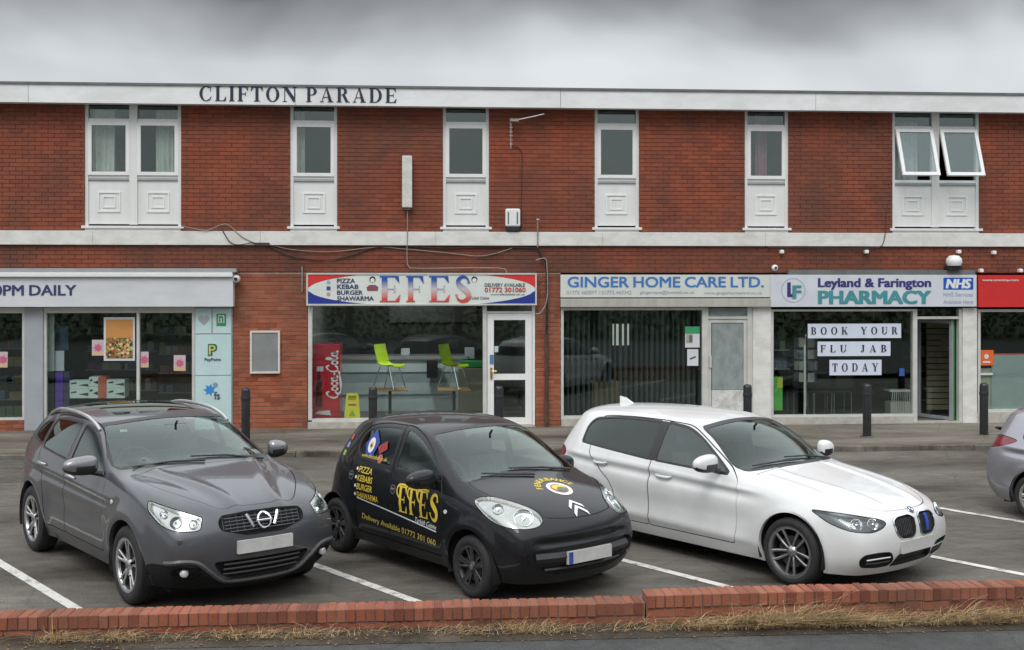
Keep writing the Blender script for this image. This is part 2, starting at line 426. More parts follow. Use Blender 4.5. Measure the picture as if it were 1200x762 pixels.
def make_wheel(parent, x, side, zc, r, rim_r, halfw, style, rim_m, dark_m, ytyre, steer=0):
    """side -1 = right; ytyre = y of the outer tyre face"""
    tw = .2 if r > .29 else .16
    M = Matrix.Translation((x, ytyre*side, zc)) @ Matrix.Rotation(steer, 4, 'Z') @ (Matrix.Rotation(pi, 4, 'Z') if side > 0 else Matrix.Identity(4))
    b = MB()   # inner barrel and brake disc; local -y is outwards
    b.lathe([(rim_r-.03, .02), (rim_r-.03, tw-.01), (.06, tw-.01)], 36, 'y')
    b.lathe([(.03, .045), (rim_r*.62, .045), (rim_r*.62, .062)], 36, 'y')
    w = b.build('wheel', dark_m, parent, True); w.matrix_local = M
    t = MB(); g = .012
    prof = [(rim_r-.005, .012), (rim_r+.012, .0), (rim_r+.5*(r-rim_r), -.008), (r-.022, .004), (r-.006, .02), (r, .045), (r, tw*.48), (r-.007, tw*.48+.003), (r-.007, tw*.52-.003), (r, tw*.52), (r, tw-.045), (r-.006, tw-.02), (r-.022, tw-.004), (rim_r, tw-.01)]
    t.lathe(prof, 56, 'y'); to = t.build('tyre', MATS['rubber'], w, 50)
    q = MB()
    q.lathe([(rim_r-.032, .03), (rim_r-.022, .008), (rim_r-.006, .002), (rim_r+.006, .002), (rim_r+.004, .014)], 48, 'y')
    def spoke(a, w0, w1, r0, r1, bow=.012, th=.02):
        vs = []; fs = []; n = 6
        for i in range(n+1):
            k = i/n; rr = r0+(r1-r0)*k; ww = w0+(w1-w0)*k; yy = .03-.024*k**.8-bow*sin(pi*k)*0
            for dx, dy in ((-ww, .006), (-ww*.5, 0), (ww*.5, 0), (ww, .006), (ww*.8, th), (-ww*.8, th)):
                X, Z = dx, rr; vs.append((X*cos(a)-Z*sin(a), yy+dy, X*sin(a)+Z*cos(a)))
        for i in range(n):
            for c in range(6): d = (c+1) % 6; fs.append([i*6+c, (i+1)*6+c, (i+1)*6+d, i*6+d])
        q.add(vs, fs)
    R1 = rim_r-.015
    if style == 'twin5':      # five pairs of thin spokes
        for k in range(5):
            a = 2*pi*k/5+pi
            for sgn in (-1, 1):
                vs = []; fs = []; n = 7
                for i in range(n+1):
                    u = i/n; rr = .045+(R1-.045)*u; o_ = sgn*(.016+.020*sin(pi*min(1, u*1.1)*.5)+.006*u); ww = .0105+.003*u; yy = .034-.026*u**.7
                    for dx, dy in ((-ww, .005), (-ww*.5, 0), (ww*.5, 0), (ww, .005), (ww, .025), (-ww, .025)):
                        X, Z = o_+dx, rr; vs.append((X*cos(a)-Z*sin(a), yy+dy, X*sin(a)+Z*cos(a)))
                for i in range(n):
                    for c in range(6): d = (c+1) % 6; fs.append([i*6+c, (i+1)*6+c, (i+1)*6+d, i*6+d])
                q.add(vs, fs)
    elif style == 'fork':     # five spokes that split towards the rim
        for k in range(5):
            a = 2*pi*k/5
            for sgn in (-1, 1): spoke(a+sgn*.17, .011, .013, .04, R1)
            spoke(a, .02, .014, .03, R1*.45)
    elif style == 'cover':    # black plastic trim, five broad twisted blades
        for k in range(5):
            a = 2*pi*k/5
            spoke(a, .022, .030, .03, R1); spoke(a+.42, .012, .010, .03, R1)
    else:
        for k in range(5): spoke(2*pi*k/5+.3, .03, .022, .03, R1); spoke(2*pi*k/5+.62, .012, .014, .03, R1)
    q.lathe([(.0, .012), (.03, .014), (.045, .024), (.058, .04)], 24, 'y')
    ro = q.build('rim', rim_m, w, 40)
    c = MB().lathe([(0, .006), (.018, .007), (.027, .012), (.028, .02)], 20, 'y'); c.build('hub_cap', MATS['hub'], w, True)
    return w

def make_mirror(parent, sgn, x, y, z, paint, low, sx=1.2, name='door_mirror'):
    """sgn -1 right side. Rounded pod on a short arm."""
    n, m = 14, 12; vs = []; fs = []
    for i in range(m+1):
        ph = pi*i/m
        for k in range(n):
            t = 2*pi*k/n
            X = cos(t)*sin(ph); Y = cos(ph); Z = sin(t)*sin(ph)
            e = lambda v, p: math.copysign(abs(v)**p, v)
            px = e(X, .8)*.078*(1 if X > 0 else .75); py = e(Y, .75)*.135*sx; pz = e(Z, .75)*(.088-.022*Y*1)   # taller inboard
            vs.append((x+px, y+sgn*(py), z+pz*1.0))
    for i in range(m):
        for k in range(n):
            l = (k+1) % n; q = [i*n+k, i*n+l, (i+1)*n+l, (i+1)*n+k]
            fs.append(q if sgn > 0 else q[::-1])
    me = MB(); me.v = vs; me.f = fs; me.m = [0 if sum(vs[v][2] for v in f)/4 > z-.022 else 1 for f in fs]
    o = me.build(name, [paint, low], parent, 60)
    MB().tube([(x-.01, y-sgn*.05, z-.055), (x, y-sgn*.13, z-.075), (x+.01, y-sgn*.2, z-.09)], [.028, .026, .03], 8).build('arm', low, o, True)
    return o

def make_handle(parent, sh, sgn, x0, x1, z, m, name='handle'):
    pts = []
    for i in range(7):
        k = i/6; xx = x0+(x1-x0)*k; zz = z(xx) if callable(z) else z
        h, n = sh.hit((xx, sgn*2, zz), (0, -sgn, 0))
        if h is None: return None
        pts.append(h+n*(.006+.026*sin(pi*k)**.5))
    b = MB(); b.tube(pts, [.009, .013, .015, .015, .015, .013, .009], 8); o = b.build(name, m, parent, True)
    return o

def arc_pts(cx, cz, r, a0, a1, n):
    return [(cx+r*cos(a0+(a1-a0)*i/n), cz+r*sin(a0+(a1-a0)*i/n)) for i in range(n+1)]

def wheel_well(parent, x, zc, r, sgn, yo, m):
    """dark liner behind the arch opening"""
    b = MB(); n = 24; vs = []; fs = []; yi = yo-.34
    for i in range(n+1):
        a = -.35+(pi+.7)*i/n
        for y in (yo-.012, yi): vs.append((x+r*cos(a), sgn*y, zc+r*sin(a)))
    for i in range(n): q = [2*i, 2*i+2, 2*i+3, 2*i+1]; fs.append(q if sgn < 0 else q[::-1])
    fs.append([2*i+1 for i in range(n+1)])
    b.add(vs, fs); return b.build('wheel_arch_liner', m, parent, True)
def arch_lip(sh, parent, x, zc, r, sgn, m, ymax, inn=.035, name='wheel_arch_lip', width=.0, off=.0):
    """folded edge of the wheel opening, following the skin"""
    vs = []; fs = []; n = 40
    rows = [(width, off), (0, off), (0, -inn)] if width else [(0.001, 0.001), (0, -inn)]
    m_ = 0
    for i in range(n+1):
        a = -.42+(pi+.84)*i/n; ok = True; ring = []
        for dr, do in rows:
            px, pz = x+(r+dr)*cos(a), zc+(r+dr)*sin(a)
            h, nn = sh.hit((px, sgn*2, pz), (0, -sgn, 0))
            if h is None or abs(h.y) < ymax*.6: ok = False; break
            ring.append(Vector((px, h.y+sgn*do, pz)))
        if ok: vs += ring; m_ += 1
    k = len(rows)
    for i in range(m_-1):
        for c in range(k-1): q = [i*k+c, i*k+c+1, (i+1)*k+c+1, (i+1)*k+c]; fs.append(q[::-1] if sgn > 0 else q)
    b = MB(); b.add(vs, fs); return b.build(name, m, parent, 50)

def surf_tube(sh, parent, pts, U, W, D, r, m, name, off=0.0, n=6):
    out = []
    for u, w in pts:
        p = Vector(U)*u+Vector(W)*w; h, nn = sh.hit(p+Vector(D)*3, -Vector(D))
        if h is not None: out.append(h+nn*off)
    if len(out) < 2: return None
    return MB().tube(out, r, n).build(name, m, parent, True)

def interior(parent, sp):
    """seats, dash, steering wheel, floor"""
    b = MB(); x = sp['seat_x']; w = sp['hw']; zf = .32
    tr = MATS['trim']
    for sy in (-1, 1):
        s = MB(); y = sy*.36
        cush = [(x-.02, zf+.02), (x+.45, zf+.05), (x+.47, zf+.18), (x+.0, zf+.16)]
        back = [(x-.10, zf+.08), (x+.06, zf+.12), (x-.10, zf+.72), (x-.22, zf+.70)]
        for poly in (cush, back):
            vs = [(px, y-.24, pz) for px, pz in poly]+[(px, y+.24, pz) for px, pz in poly]
            s.add(vs, [[0, 1, 2, 3], [7, 6, 5, 4]]+[[i, i+4, (i+1) % 4+4, (i+1) % 4] for i in range(4)])
        so = s.build('front_seat', MATS['seat'], parent)
        h = MB(); h.box(x-.26, y-.12, zf+.74, x-.16, y+.12, zf+.93, .03); h.build('head_rest', MATS['seat'], so)
    s = MB(); xr = x-.85
    s.box(xr-.0, -w*.7, zf+.0, xr+.42, w*.7, zf+.18, .02); s.add([(xr-.12, -w*.7, zf+.12), (xr+.04, -w*.7, zf+.12), (xr-.10, -w*.7, zf+.66), (xr-.2, -w*.7, zf+.66), (xr-.12, w*.7, zf+.12), (xr+.04, w*.7, zf+.12), (xr-.10, w*.7, zf+.66), (xr-.2, w*.7, zf+.66)], [[0, 1, 2, 3], [7, 6, 5, 4], [0, 4, 5, 1], [1, 5, 6, 2], [2, 6, 7, 3], [3, 7, 4, 0]])
    s.build('rear_seat', MATS['seat'], parent)
    d = MB(); xd = sp['dash']; zd = sp['dash_z']
    d.add([(xd[0], -w*.86, zd-.02), (xd[0], w*.86, zd-.02), (xd[1], w*.88, zd), (xd[1], -w*.88, zd), (xd[1]-.06, -w*.88, zd-.10), (xd[1]-.06, w*.88, zd-.10), (xd[1], -w*.8, .45), (xd[1], w*.8, .45)],
          [[0, 3, 2, 1], [3, 4, 5, 2], [4, 6, 7, 5]]); d.build('dashboard', tr, parent)
    t = MB(); cx, cz = xd[1]-.18, zd-.02; cy = -.36; ring = []
    for i in range(25):
        a = 2*pi*i/24; ring.append((cx-.19*sin(a)*.42, cy+.19*cos(a), cz+.19*sin(a)*.91))
    t.tube(ring, .016, 6, False); t.tube([(cx, cy-.18, cz), (cx, cy+.18, cz)], .014, 6); t.tube([(cx, cy, cz), (cx+.1, cy, cz-.06)], .03, 6)
    t.build('steering_wheel', tr, parent, True)
    f = MB(); f.box(sp['floor'][1], -w*.80, .24, sp['floor'][0], w*.80, .28); f.build('floor_pan', MATS['under'], parent)

def plate(parent, sh, x0, zc, w=.52, h=.11, band=False, U=(0, 1, 0), label=None, rear=False):
    """blank white number plate on the nose"""
    sg = -1 if rear else 1
    h0, _ = sh.hit((sg*4-1.3, 0, zc), (-sg, 0, 0)); xx = h0.x+.006*sg
    b = MB(); n = 6; vs = []; fs = []
    for i in range(n+1):
        y = (-.5+i/n)*w; b_ = .0
        for z in (zc-h/2, zc+h/2): vs.append((xx+.012*sg, y, z))
    for i in range(n): fs.append([2*i, 2*i+2, 2*i+3, 2*i+1])
    k = len(vs); vs += [(v[0]-.03*sg, v[1], v[2]) for v in vs[:k]]
    for i in range(n):
        fs.append([2*i, k+2*i, k+2*i+2, 2*i+2]); fs.append([2*i+1, 2*i+3, k+2*i+3, k+2*i+1])
    fs.append([0, 1, k+1, k]); fs.append([2*n, k+2*n, k+2*n+1, 2*n+1])
    b.add(vs, fs); o = b.build('number_plate', MATS['plate'], parent)
    if band: MB().box(xx+.013, -w/2+.003, zc-h/2+.003, xx+.016, -w/2+.05, zc+h/2-.003).build('blue_band', MATS['plate_blue'], o)
    return o

def car_materials():
    mat('rubber', (.018, .018, .019), .75, bump=.15, bscale=60, var=.2, vscale=14)
    mat('black_trim', (.022, .022, .024), .42, var=.15, vscale=20, bump=.08, bscale=300)
    mat('seam', (.012, .012, .013), .8, var=.1)
    mat('trim', (.035, .036, .038), .8, var=.15, vscale=9)
    mat('seat', (.11, .113, .118), .9, var=.2, vscale=15, bump=.2)
    mat('under', (.012, .012, .012), .9, var=.2)
    mat('hub', (.25, .26, .28), .35, .8, var=.1)
    mat('chrome', (.82, .83, .85), .12, 1.0, var=.04, vscale=9)
    mat('satin_silver', (.56, .57, .58), .32, .85, var=.06, vscale=12)
    mat('plate', (.50, .50, .49), .4, var=.08, vscale=9)
    mat('plate_blue', (.03, .08, .35), .4, var=.08)
    mat('reflector', (.52, .52, .49), .16, .95, bump=.22, bscale=14, var=.12, vscale=12)
    mat('lamp_dark', (.09, .095, .10), .25, .6, var=.2, vscale=25)
    mat('amber', (.75, .28, .03), .3, coat=.5, var=.1)
    mat('bulb', (.88, .89, .92), .08, .3, coat=1, var=.03)
    mat('red_lamp', (.17, .008, .014), .2, coat=.6, var=.15, vscale=12)
    glass('screen_glass', (.60, .72, .67), .65, base=.085); glass('screen_dark', (.42, .48, .46), .6, base=.065); glass('side_glass', (.50, .62, .58), .7, base=.09); glass('privacy_glass', (.07, .085, .09), .5, base=.06)
    glass('lamp_glass', (.95, .97, .97), .55, base=.05)
car_materials()

YS = lambda s: (-s, 0, 0) if s > 0 else (1, 0, 0)
def side_axes(sgn):
    """U, W so that U x W points outwards on that side"""
    return ((1, 0, 0), (0, 0, 1)) if sgn < 0 else ((-1, 0, 0), (0, 0, 1))
def sidepoly(p, sgn): return p if sgn < 0 else [(-x, z) for x, z in p]

def build_car(kind, name, label, cat, loc, rz, sp):
    root = thing(name, label, cat, loc, rz)
    sh = Shell(sp); sh.snap_bvh(); P = sp['paint']; wb = sp['wb']; ar = sp['arch_r']; zc = sp['wheel_r']
    seam = MATS['seam']; bt = MATS['black_trim']
    # ---- wheel openings
    for sgn in (-1, 1):
        U, W = side_axes(sgn)
        for xw in (0, -wb):
            r = ar if xw == 0 else sp.get('arch_rr', ar)
            poly = [(xw+r*cos(2*pi*i/48), zc+.015+r*sin(2*pi*i/48)) for i in range(48)]
            fc = sh.cut(sidepoly(poly, sgn), U, W, lambda c, s=sgn: c.y*s > .25, .05)
            sh.kill(fc)
            wheel_well(root, xw, zc+.015, r+.012, sgn, sp['hw'], MATS['under'])
            arch_lip(sh, root, xw, zc+.015, r, sgn, sp.get('lip_m', P), sp['hw'], **sp.get('lip', {}))
            make_wheel(root, xw, sgn, zc, zc, sp['rim_r'], sp['hw'], sp['wheel'], sp['rim_m'], MATS['under'], sp['tyre_y'])
    front = lambda c: c.x > -.4
    # ---- windows on the sides
    for sgn in (-1, 1):
        U, W = side_axes(sgn); fl = lambda c, s=sgn: c.y*s > .2
        wins = []
        for wp, gm in sp['windows']:
            rg, f = sh.cut([sidepoly(offset2(wp, sp.get('win_rim', .022)), sgn), sidepoly(wp, sgn)], U, W, fl)
            g = sh.take(f, 'side_window', MATS[gm], root, off=-.006); sh.take(rg, 'window_frame', sp.get('rim_mat', bt), g, off=0, thick=.01)
        if sp.get('pillar'): f = sh.cut(sidepoly(sp['pillar'], sgn), U, W, fl); sh.take(f, 'window_pillar', bt, root, thick=.012)
        for di, dp in enumerate(sp['doors']):
            rg, f = sh.cut([sidepoly(offset2(dp, .0045), sgn), sidepoly(offset2(dp, -.0045), sgn)], U, W, fl)
            d = sh.take(f, 'door', P, root, thick=.012); sh.take(rg, 'door_gap', seam, d, off=-.010)
            hx = sp['handles'][di]
            if hx: make_handle(d, sh, sgn, hx[0], hx[1], hx[2], sp.get('handle_m', P))
    # ---- windscreen, seen from the front-top
    def scr(poly, U, W, gm, name, rim=.03, flt=None):
        rg, f = sh.cut([offset2(poly, rim), poly], U, W, flt)
        g = sh.take(f, name, MATS[gm], root, off=-.004); sh.take(rg, 'window_frame', bt, g, thick=.008)
        return g
    ws = scr(sp['screen'], (0, 1, 0), (0, 0, 1), sp.get('screen_m', 'screen_glass'), 'windscreen', sp.get('screen_rim', .018), lambda c: -1.6 < c.x < -.2)
    if sp.get('rear_screen'): scr([(-y, z) for y, z in sp['rear_screen']], (0, -1, 0), (0, 0, 1), 'privacy_glass', 'rear_window', .02, lambda c: c.x < -wb+.2)
    if sp.get('roof_glass'): scr(sp['roof_glass'], (1, 0, 0), (0, 1, 0), 'roof_glass', 'sunroof', .012, lambda c: c.z > 1.2)
    # ---- lamps, grilles and other cut-outs
    for c in sp['cuts']:
        for sgn in ((-1, 1) if c.get('both', True) else (-1,)):
            U, W = Vector(c['U']), Vector(c['W'])
            poly = c['poly']
            if sgn > 0: U = Vector((-U.x, U.y, -U.z)); W = Vector((W.x, -W.y, W.z)); poly = [(-a, b) for a, b in poly]; 
            flt = c.get('flt'); fl2 = (lambda q, s=sgn, f=flt: f(Vector((q.x, q.y*(-s), q.z)))) if flt else None
            rim = c.get('rim', .006)
            rg, f = sh.cut([offset2(poly, rim), poly], U, W, fl2) if rim else (None, sh.cut(poly, U, W, fl2))
            if not f: print('EMPTY CUT', name, c['name']); continue
            if c['type'] == 'lamp':
                back = sh.take(f, c['name'], c['back'], root, off=-c.get('depth', .035), keep=True, thick=-c.get('depth', .035))
                g = sh.take(f, 'lens', MATS['lamp_glass'], back, off=-.002)
                for (bu, bw, br, bm_) in c.get('bowls', []):
                    if sgn > 0: bu = -bu
                    D = U.cross(W).normalized(); o_ = U.normalized()*bu+W.normalized()*bw
                    h, nn = sh.hit(o_+D*3, -D)
                    if h is None: continue
                    q = MB(); q.lathe([(0, -.03), (br*.5, -.026), (br*.85, -.012), (br, .0), (br*1.06, -.003), (br*1.06, -.03)], 24, 'z')
                    q.lathe([(0, .002), (br*.2, -.002), (br*.28, -.02)], 12, 'z')
                    ob = q.build('bulb_bowl', MATS[bm_], back, True); dd = (Vector(nn)*.4+D*.6).normalized() if not c.get('fwd') else Vector((1, sgn*.12, .05)).normalized()
                    ob.matrix_local = Matrix.Translation(h-nn*.014) @ dd.to_track_quat('Z', 'Y').to_matrix().to_4x4()
            elif c['type'] == 'solid':
                o_ = sh.take(f, c['name'], c['back'], root, off=c.get('off', -.004), thick=c.get('thick', .01))
            else:      # recess
                dp = c.get('depth', .03)
                back = sh.take(f, c['name'], c['back'], root, off=-dp, thick=-dp)
                c['obj'] = back
                for line in c.get('bars', []):
                    out = []
                    for u, w in line[0]:
                        if sgn > 0: u = -u
                        D = U.cross(W).normalized(); h, nn = sh.hit(U.normalized()*u+W.normalized()*w+D*3, -D)
                        if h is not None: out.append(h-nn*line[3] if len(line) > 3 else h-nn*.008)
                    if len(out) > 1: MB().tube(out, line[1], 6).build('bar', MATS[line[2]], back, True)
            if rg: sh.take(rg, 'surround', c.get('rimmat', seam), back if c['type'] != 'solid' else o_, off=c.get('rimoff', -.006))
    # ---- bonnet, lines
    for nm, poly, U, W, fl in sp.get('panels', []):
        rg, f = sh.cut([offset2(poly, .004), offset2(poly, -.004)], U, W, fl)
        d = sh.take(f, nm, P, root, thick=.012); sh.take(rg, 'panel_gap', seam, d, off=-.010)
    for c in sp.get('trims', []):      # lower body pieces in another material
        for sgn in (-1, 1):
            U, W = side_axes(sgn)
            f = sh.cut(sidepoly(c[1], sgn), U, W, lambda q, s=sgn: q.y*s > .2 and c[3](q), .02); sh.take(f, c[0], c[2], root, off=.003, thick=.012)
    if sp.get('belt'):
        for sgn in (-1, 1): surf_tube(sh, root, crom(sp['belt'], 5, False), (1, 0, 0), (0, 0, 1), (0, sgn, 0), .007, MATS[sp.get('belt_m', 'chrome')], 'window_trim', .002)
    for ln in sp.get('wipers', []):
        pts = []
        for x, y in ln:
            h, nn = sh.hit((x, y, 3), (0, 0, -1)); pts.append(h+nn*.016)
        o_ = MB().tube(pts, [.011, .009, .008][:len(pts)] if len(pts) < 4 else .008, 6).build('wiper', bt, root, True)
    body = sh.take([f for f in sh.bm.faces], 'body', two_sided('in_'+kind, P), root, keep=True)
    # underside
    b = MB(); hw = sp['hw']; b.box(-wb-sp['roh']+.30, -hw+.22, .17, sp['foh']-.42, hw-.22, .23); b.build('underside', MATS['under'], root)
    # bulkheads keep the wheel wells and engine bay dark
    b = MB(); b.box(-.46, -hw+.14, .2, -.42, hw-.14, sp['dash_z']-.02); b.build('bulkhead', MATS['under'], root)
    interior(root, sp)
    zt = max(z for y, z in sp['screen'])-.085; h, n = sh.hit((3, 0, zt), (-1, 0, 0))
    MB().box(h.x-.12, -.12, zt-.035, h.x-.09, .12, zt+.035, .01).tube([(h.x-.1, 0, zt+.02), (h.x-.05, 0, zt+.07)], .012, 6).build('rear_view_mirror', bt, root)
    make_mirror(root, -1, *sp['mirror'], sp.get('mirror_m', P), bt); x, y, z = sp['mirror']
    make_mirror(root, 1, x, -y-.05, z-.02, sp.get('mirror_m', P), bt, .8)
    return root, sh
def fr(th, el=0):
    th = radians(th); el = radians(el)
    D = Vector((cos(th)*cos(el), -sin(th)*cos(el), sin(el))); W = Vector((-sin(el)*cos(th), sin(el)*sin(th), cos(el))); return W.cross(D), W
def p3(pts, UW): return [(Vector(p).dot(UW[0]), Vector(p).dot(UW[1])) for p in pts]
def cutspec(name, type_, UW, pts, smooth=0, r=.02, **k):
    poly = p3(pts, UW)
    poly = crom(poly, smooth) if smooth else rounded(poly, r, 3)
    if area2(poly) < 0: poly = poly[::-1]
    return dict(name=name, type=type_, U=UW[0], W=UW[1], poly=poly, **k)
def paint(name, col, metal=0, rough=.35, flake=.0, coat=1.0, dirt=.06):
    m = mat(name, col, rough, metal, coat, var=dirt, vscale=2.2, croughness=.05, vdet=6, spec=.25)
    return m
def gauss(x, s): return math.exp(-(x/s)**2)
def sstep(x, a, b): t = max(0, min(1, (x-a)/(b-a))); return t*t*(3-2*t)
ABOVE = lambda z: (lambda c: c.z > z)

def spec_small(paint_m):
    """small black five-door hatchback"""
    zl = [.20, .32]
    yy = [.745, .785, .812, .805, .775]
    cols = [
     ([.46, .55, .575, .53, .42], [.19, .31, .49, .67, .77], [.62, .70, .72, .71, .675], (.36, .60, .835), (.53, .82)),
     (.23, zl+[.52, .72, .835], [.72, .77, .80, .79, .76], (.18, .67, .905), (.30, .915)),
     (-.05, zl+[.54, .74, .86], [.75, .79, .812, .80, .77], (-.06, .70, .955), (.02, .985)),
     (-.35, zl+[.55, .76, .89], [.745, .79, .815, .807, .78], (-.30, .725, 1.01), (-.19, 1.045)),
     (-.65, zl+[.55, .77, .905], yy, (-.60, .685, 1.175), (-.47, 1.225)),
     (-1.0, zl+[.55, .78, .92], yy, (-.92, .63, 1.36), (-.79, 1.40)),
     (-1.4, zl+[.55, .79, .935], yy, (-1.33, .605, 1.425), (-1.28, 1.482)),
     (-1.8, zl+[.55, .80, .955], [.75, .79, .815, .805, .772], (-1.8, .59, 1.415), (-1.85, 1.475)),
     (-2.13, zl+[.56, .81, .98], [.75, .795, .815, .80, .765], (-2.13, .57, 1.385), (-2.23, 1.43)),
     (-2.42, [.22, .34, .58, .83, 1.01], [.71, .765, .785, .77, .72], (-2.38, .50, 1.315), (-2.49, 1.36)),
     ([-2.54, -2.61, -2.62, -2.60, -2.56], [.25, .37, .57, .80, 1.01], [.60, .67, .69, .67, .62], (-2.50, .44, 1.25), (-2.56, 1.29))]
    front = [(.61, .175), (.70, .30), (.725, .45), (.72, .61), (.66, .74)]
    rear = [(-2.62, .25), (-2.71, .37), (-2.735, .57), (-2.71, .80), (-2.66, 1.01)]
    def disp(p, n):
        d = Vector((0, 0, 0)); ay = abs(p.y); s = 1 if p.y > 0 else -1
        if ay > .6:      # flared arches, door rubbing strip crease
            for xw in (0, -2.34):
                r = sqrt((p.x-xw)**2+(p.z-.29)**2); d.y += s*.020*gauss(r-.36, .055)
            d.y -= s*.016*gauss(p.z-.60, .06)*sstep(-p.x, .45, .6)*(1-sstep(-p.x, 1.9, 2.1))
        if p.x > .3 and p.z < .70:   # mouth of the bumper
            d.x -= .022*gauss(p.z-.555, .03)*(1-sstep(ay, .45, .62))
        return d
    win_f = rounded([(-.50, .985), (-.55, 1.045), (-.76, 1.185), (-.95, 1.295), (-1.16, 1.36), (-1.25, 1.37), (-1.27, 1.005)], [.02, .05, .2, .1, .08, .02, .02], 3)
    win_r = rounded([(-1.37, 1.012), (-1.35, 1.37), (-1.66, 1.365), (-1.92, 1.32), (-2.03, 1.24), (-2.05, 1.13), (-1.95, 1.05)], [.03, .02, .2, .1, .08, .1, .1], 4)
    door_f = rounded([(-.42, .30), (-.42, .72), (-.46, .92), (-.58, 1.07), (-.78, 1.24), (-.96, 1.345), (-1.18, 1.405), (-1.305, 1.412), (-1.315, .9), (-1.31, .30)], [.05, .1, .1, .3, .2, .1, .1, .005, 0, .04], 3)
    door_r = rounded([(-1.327, .30), (-1.33, .9), (-1.322, 1.41), (-1.66, 1.405), (-1.95, 1.355), (-2.08, 1.24), (-2.10, 1.07), (-2.06, .82), (-1.96, .67), (-1.93, .45), (-1.90, .30)], [.04, 0, .005, .2, .1, .1, .1, .1, .1, .1, .04], 4)
    A = fr(38, 32); B = fr(0, 0); T = ((1, 0, 0), (0, 1, 0))
    lampf = lambda c: c.x > .0 and c.z > .5
    cuts = [
     cutspec('headlight', 'lamp', A, [(.04, -.765, .905), (.14, -.80, .855), (.30, -.785, .765), (.43, -.70, .69), (.51, -.59, .665), (.56, -.47, .685), (.55, -.415, .745), (.45, -.43, .815), (.28, -.55, .885), (.13, -.67, .925)], smooth=5,
        back=MATS['reflector'], depth=.03, flt=lampf, rim=.008, rimmat=MATS['seam'], bowls=[(*p3([(.45, -.54, .765)], A)[0], .085, 'chrome'), (*p3([(.27, -.69, .845)], A)[0], .05, 'chrome')]),
     cutspec('lower_intake', 'recess', B, [(.7, -.625, .455), (.7, -.57, .505), (.7, -.30, .515), (.7, .30, .515), (.7, .57, .505), (.7, .625, .455), (.7, .55, .335), (.7, .30, .265), (.7, -.30, .265), (.7, -.55, .335)], r=.06,
        back=MATS['black_trim'], depth=.035, both=False, flt=lambda c: c.x > .3, rim=.014, rimmat=paint_m, rimoff=.005, bars=[(p3([(.7, -.55+.1*i, .425) for i in range(12)], B), .05, 'black_trim', .035), (p3([(.7, -.45+.1*i, .315) for i in range(10)], B), .014, 'black_trim', .012)]),
     cutspec('repeater', 'solid', ((1, 0, 0), (0, 0, 1)), [(-.385, -.8, .725), (-.36, -.8, .745), (-.335, -.8, .725), (-.36, -.8, .705)], smooth=3, back=MATS['bulb'], rim=0, off=.006),
     cutspec('tail_lamp', 'solid', fr(115, 0), [(-2.50, -.70, 1.02), (-2.60, -.62, 1.02), (-2.64, -.62, .80), (-2.50, -.74, .82)], smooth=4, back=MATS['red_lamp'], rim=.006, flt=lambda c: c.x < -2.3)]
    bon = rounded([(-.20, -.665), (-.05, -.67), (.13, -.645), (.30, -.53), (.47, -.40), (.565, -.385), (.625, -.20), (.64, 0), (.625, .20), (.565, .385), (.47, .40), (.30, .53), (.13, .645), (-.05, .67), (-.20, .665), (-.12, 0)], [.04, .2, .05, .1, .05, .03, .1, .1, .1, .03, .05, .1, .05, .2, .04, .3], 3)
    return dict(cols=cols, front=front, rear=rear, tau=[0, .34, .66, .88, 1], disp=disp, pf=2.3, paint=paint_m, wb=2.34, foh=.70, roh=.40, hw=.812, arch_r=.325, wheel_r=.283, rim_r=.195,
      wheel='cover', rim_m=mat('black_wheel_trim', (.035, .036, .038), .35, .4, coat=.5, var=.2, vscale=10), tyre_y=.795,
      windows=[(win_f, 'side_glass'), (win_r, 'side_glass')], doors=[door_f, door_r], handles=[None, None], win_rim=.016,
      screen=rounded([(-.69, 1.0), (-.35, 1.05), (0, 1.065), (.35, 1.05), (.69, 1.0), (.63, 1.16), (.565, 1.355), (.3, 1.388), (0, 1.398), (-.3, 1.388), (-.565, 1.355), (-.63, 1.16)], [.03, .2, .2, .2, .03, .2, .05, .2, .2, .2, .05, .2], 3),
      rear_screen=rounded([(-.50, 1.03), (.50, 1.03), (.42, 1.27), (-.42, 1.27)], .05, 3),
      panels=[('bonnet', bon, T[0], T[1], lambda c: c.z > .55)], cuts=cuts,
      mirror=(-.60, -.915, 1.0), seat_x=-1.15, dash=(-.35, -.72), dash_z=.93, floor=(-.45, -2.3), wipers=[[(-.13, .52), (-.175, .18), (-.22, -.17)], [(-.07, .02), (-.145, -.25), (-.24, -.48)]])

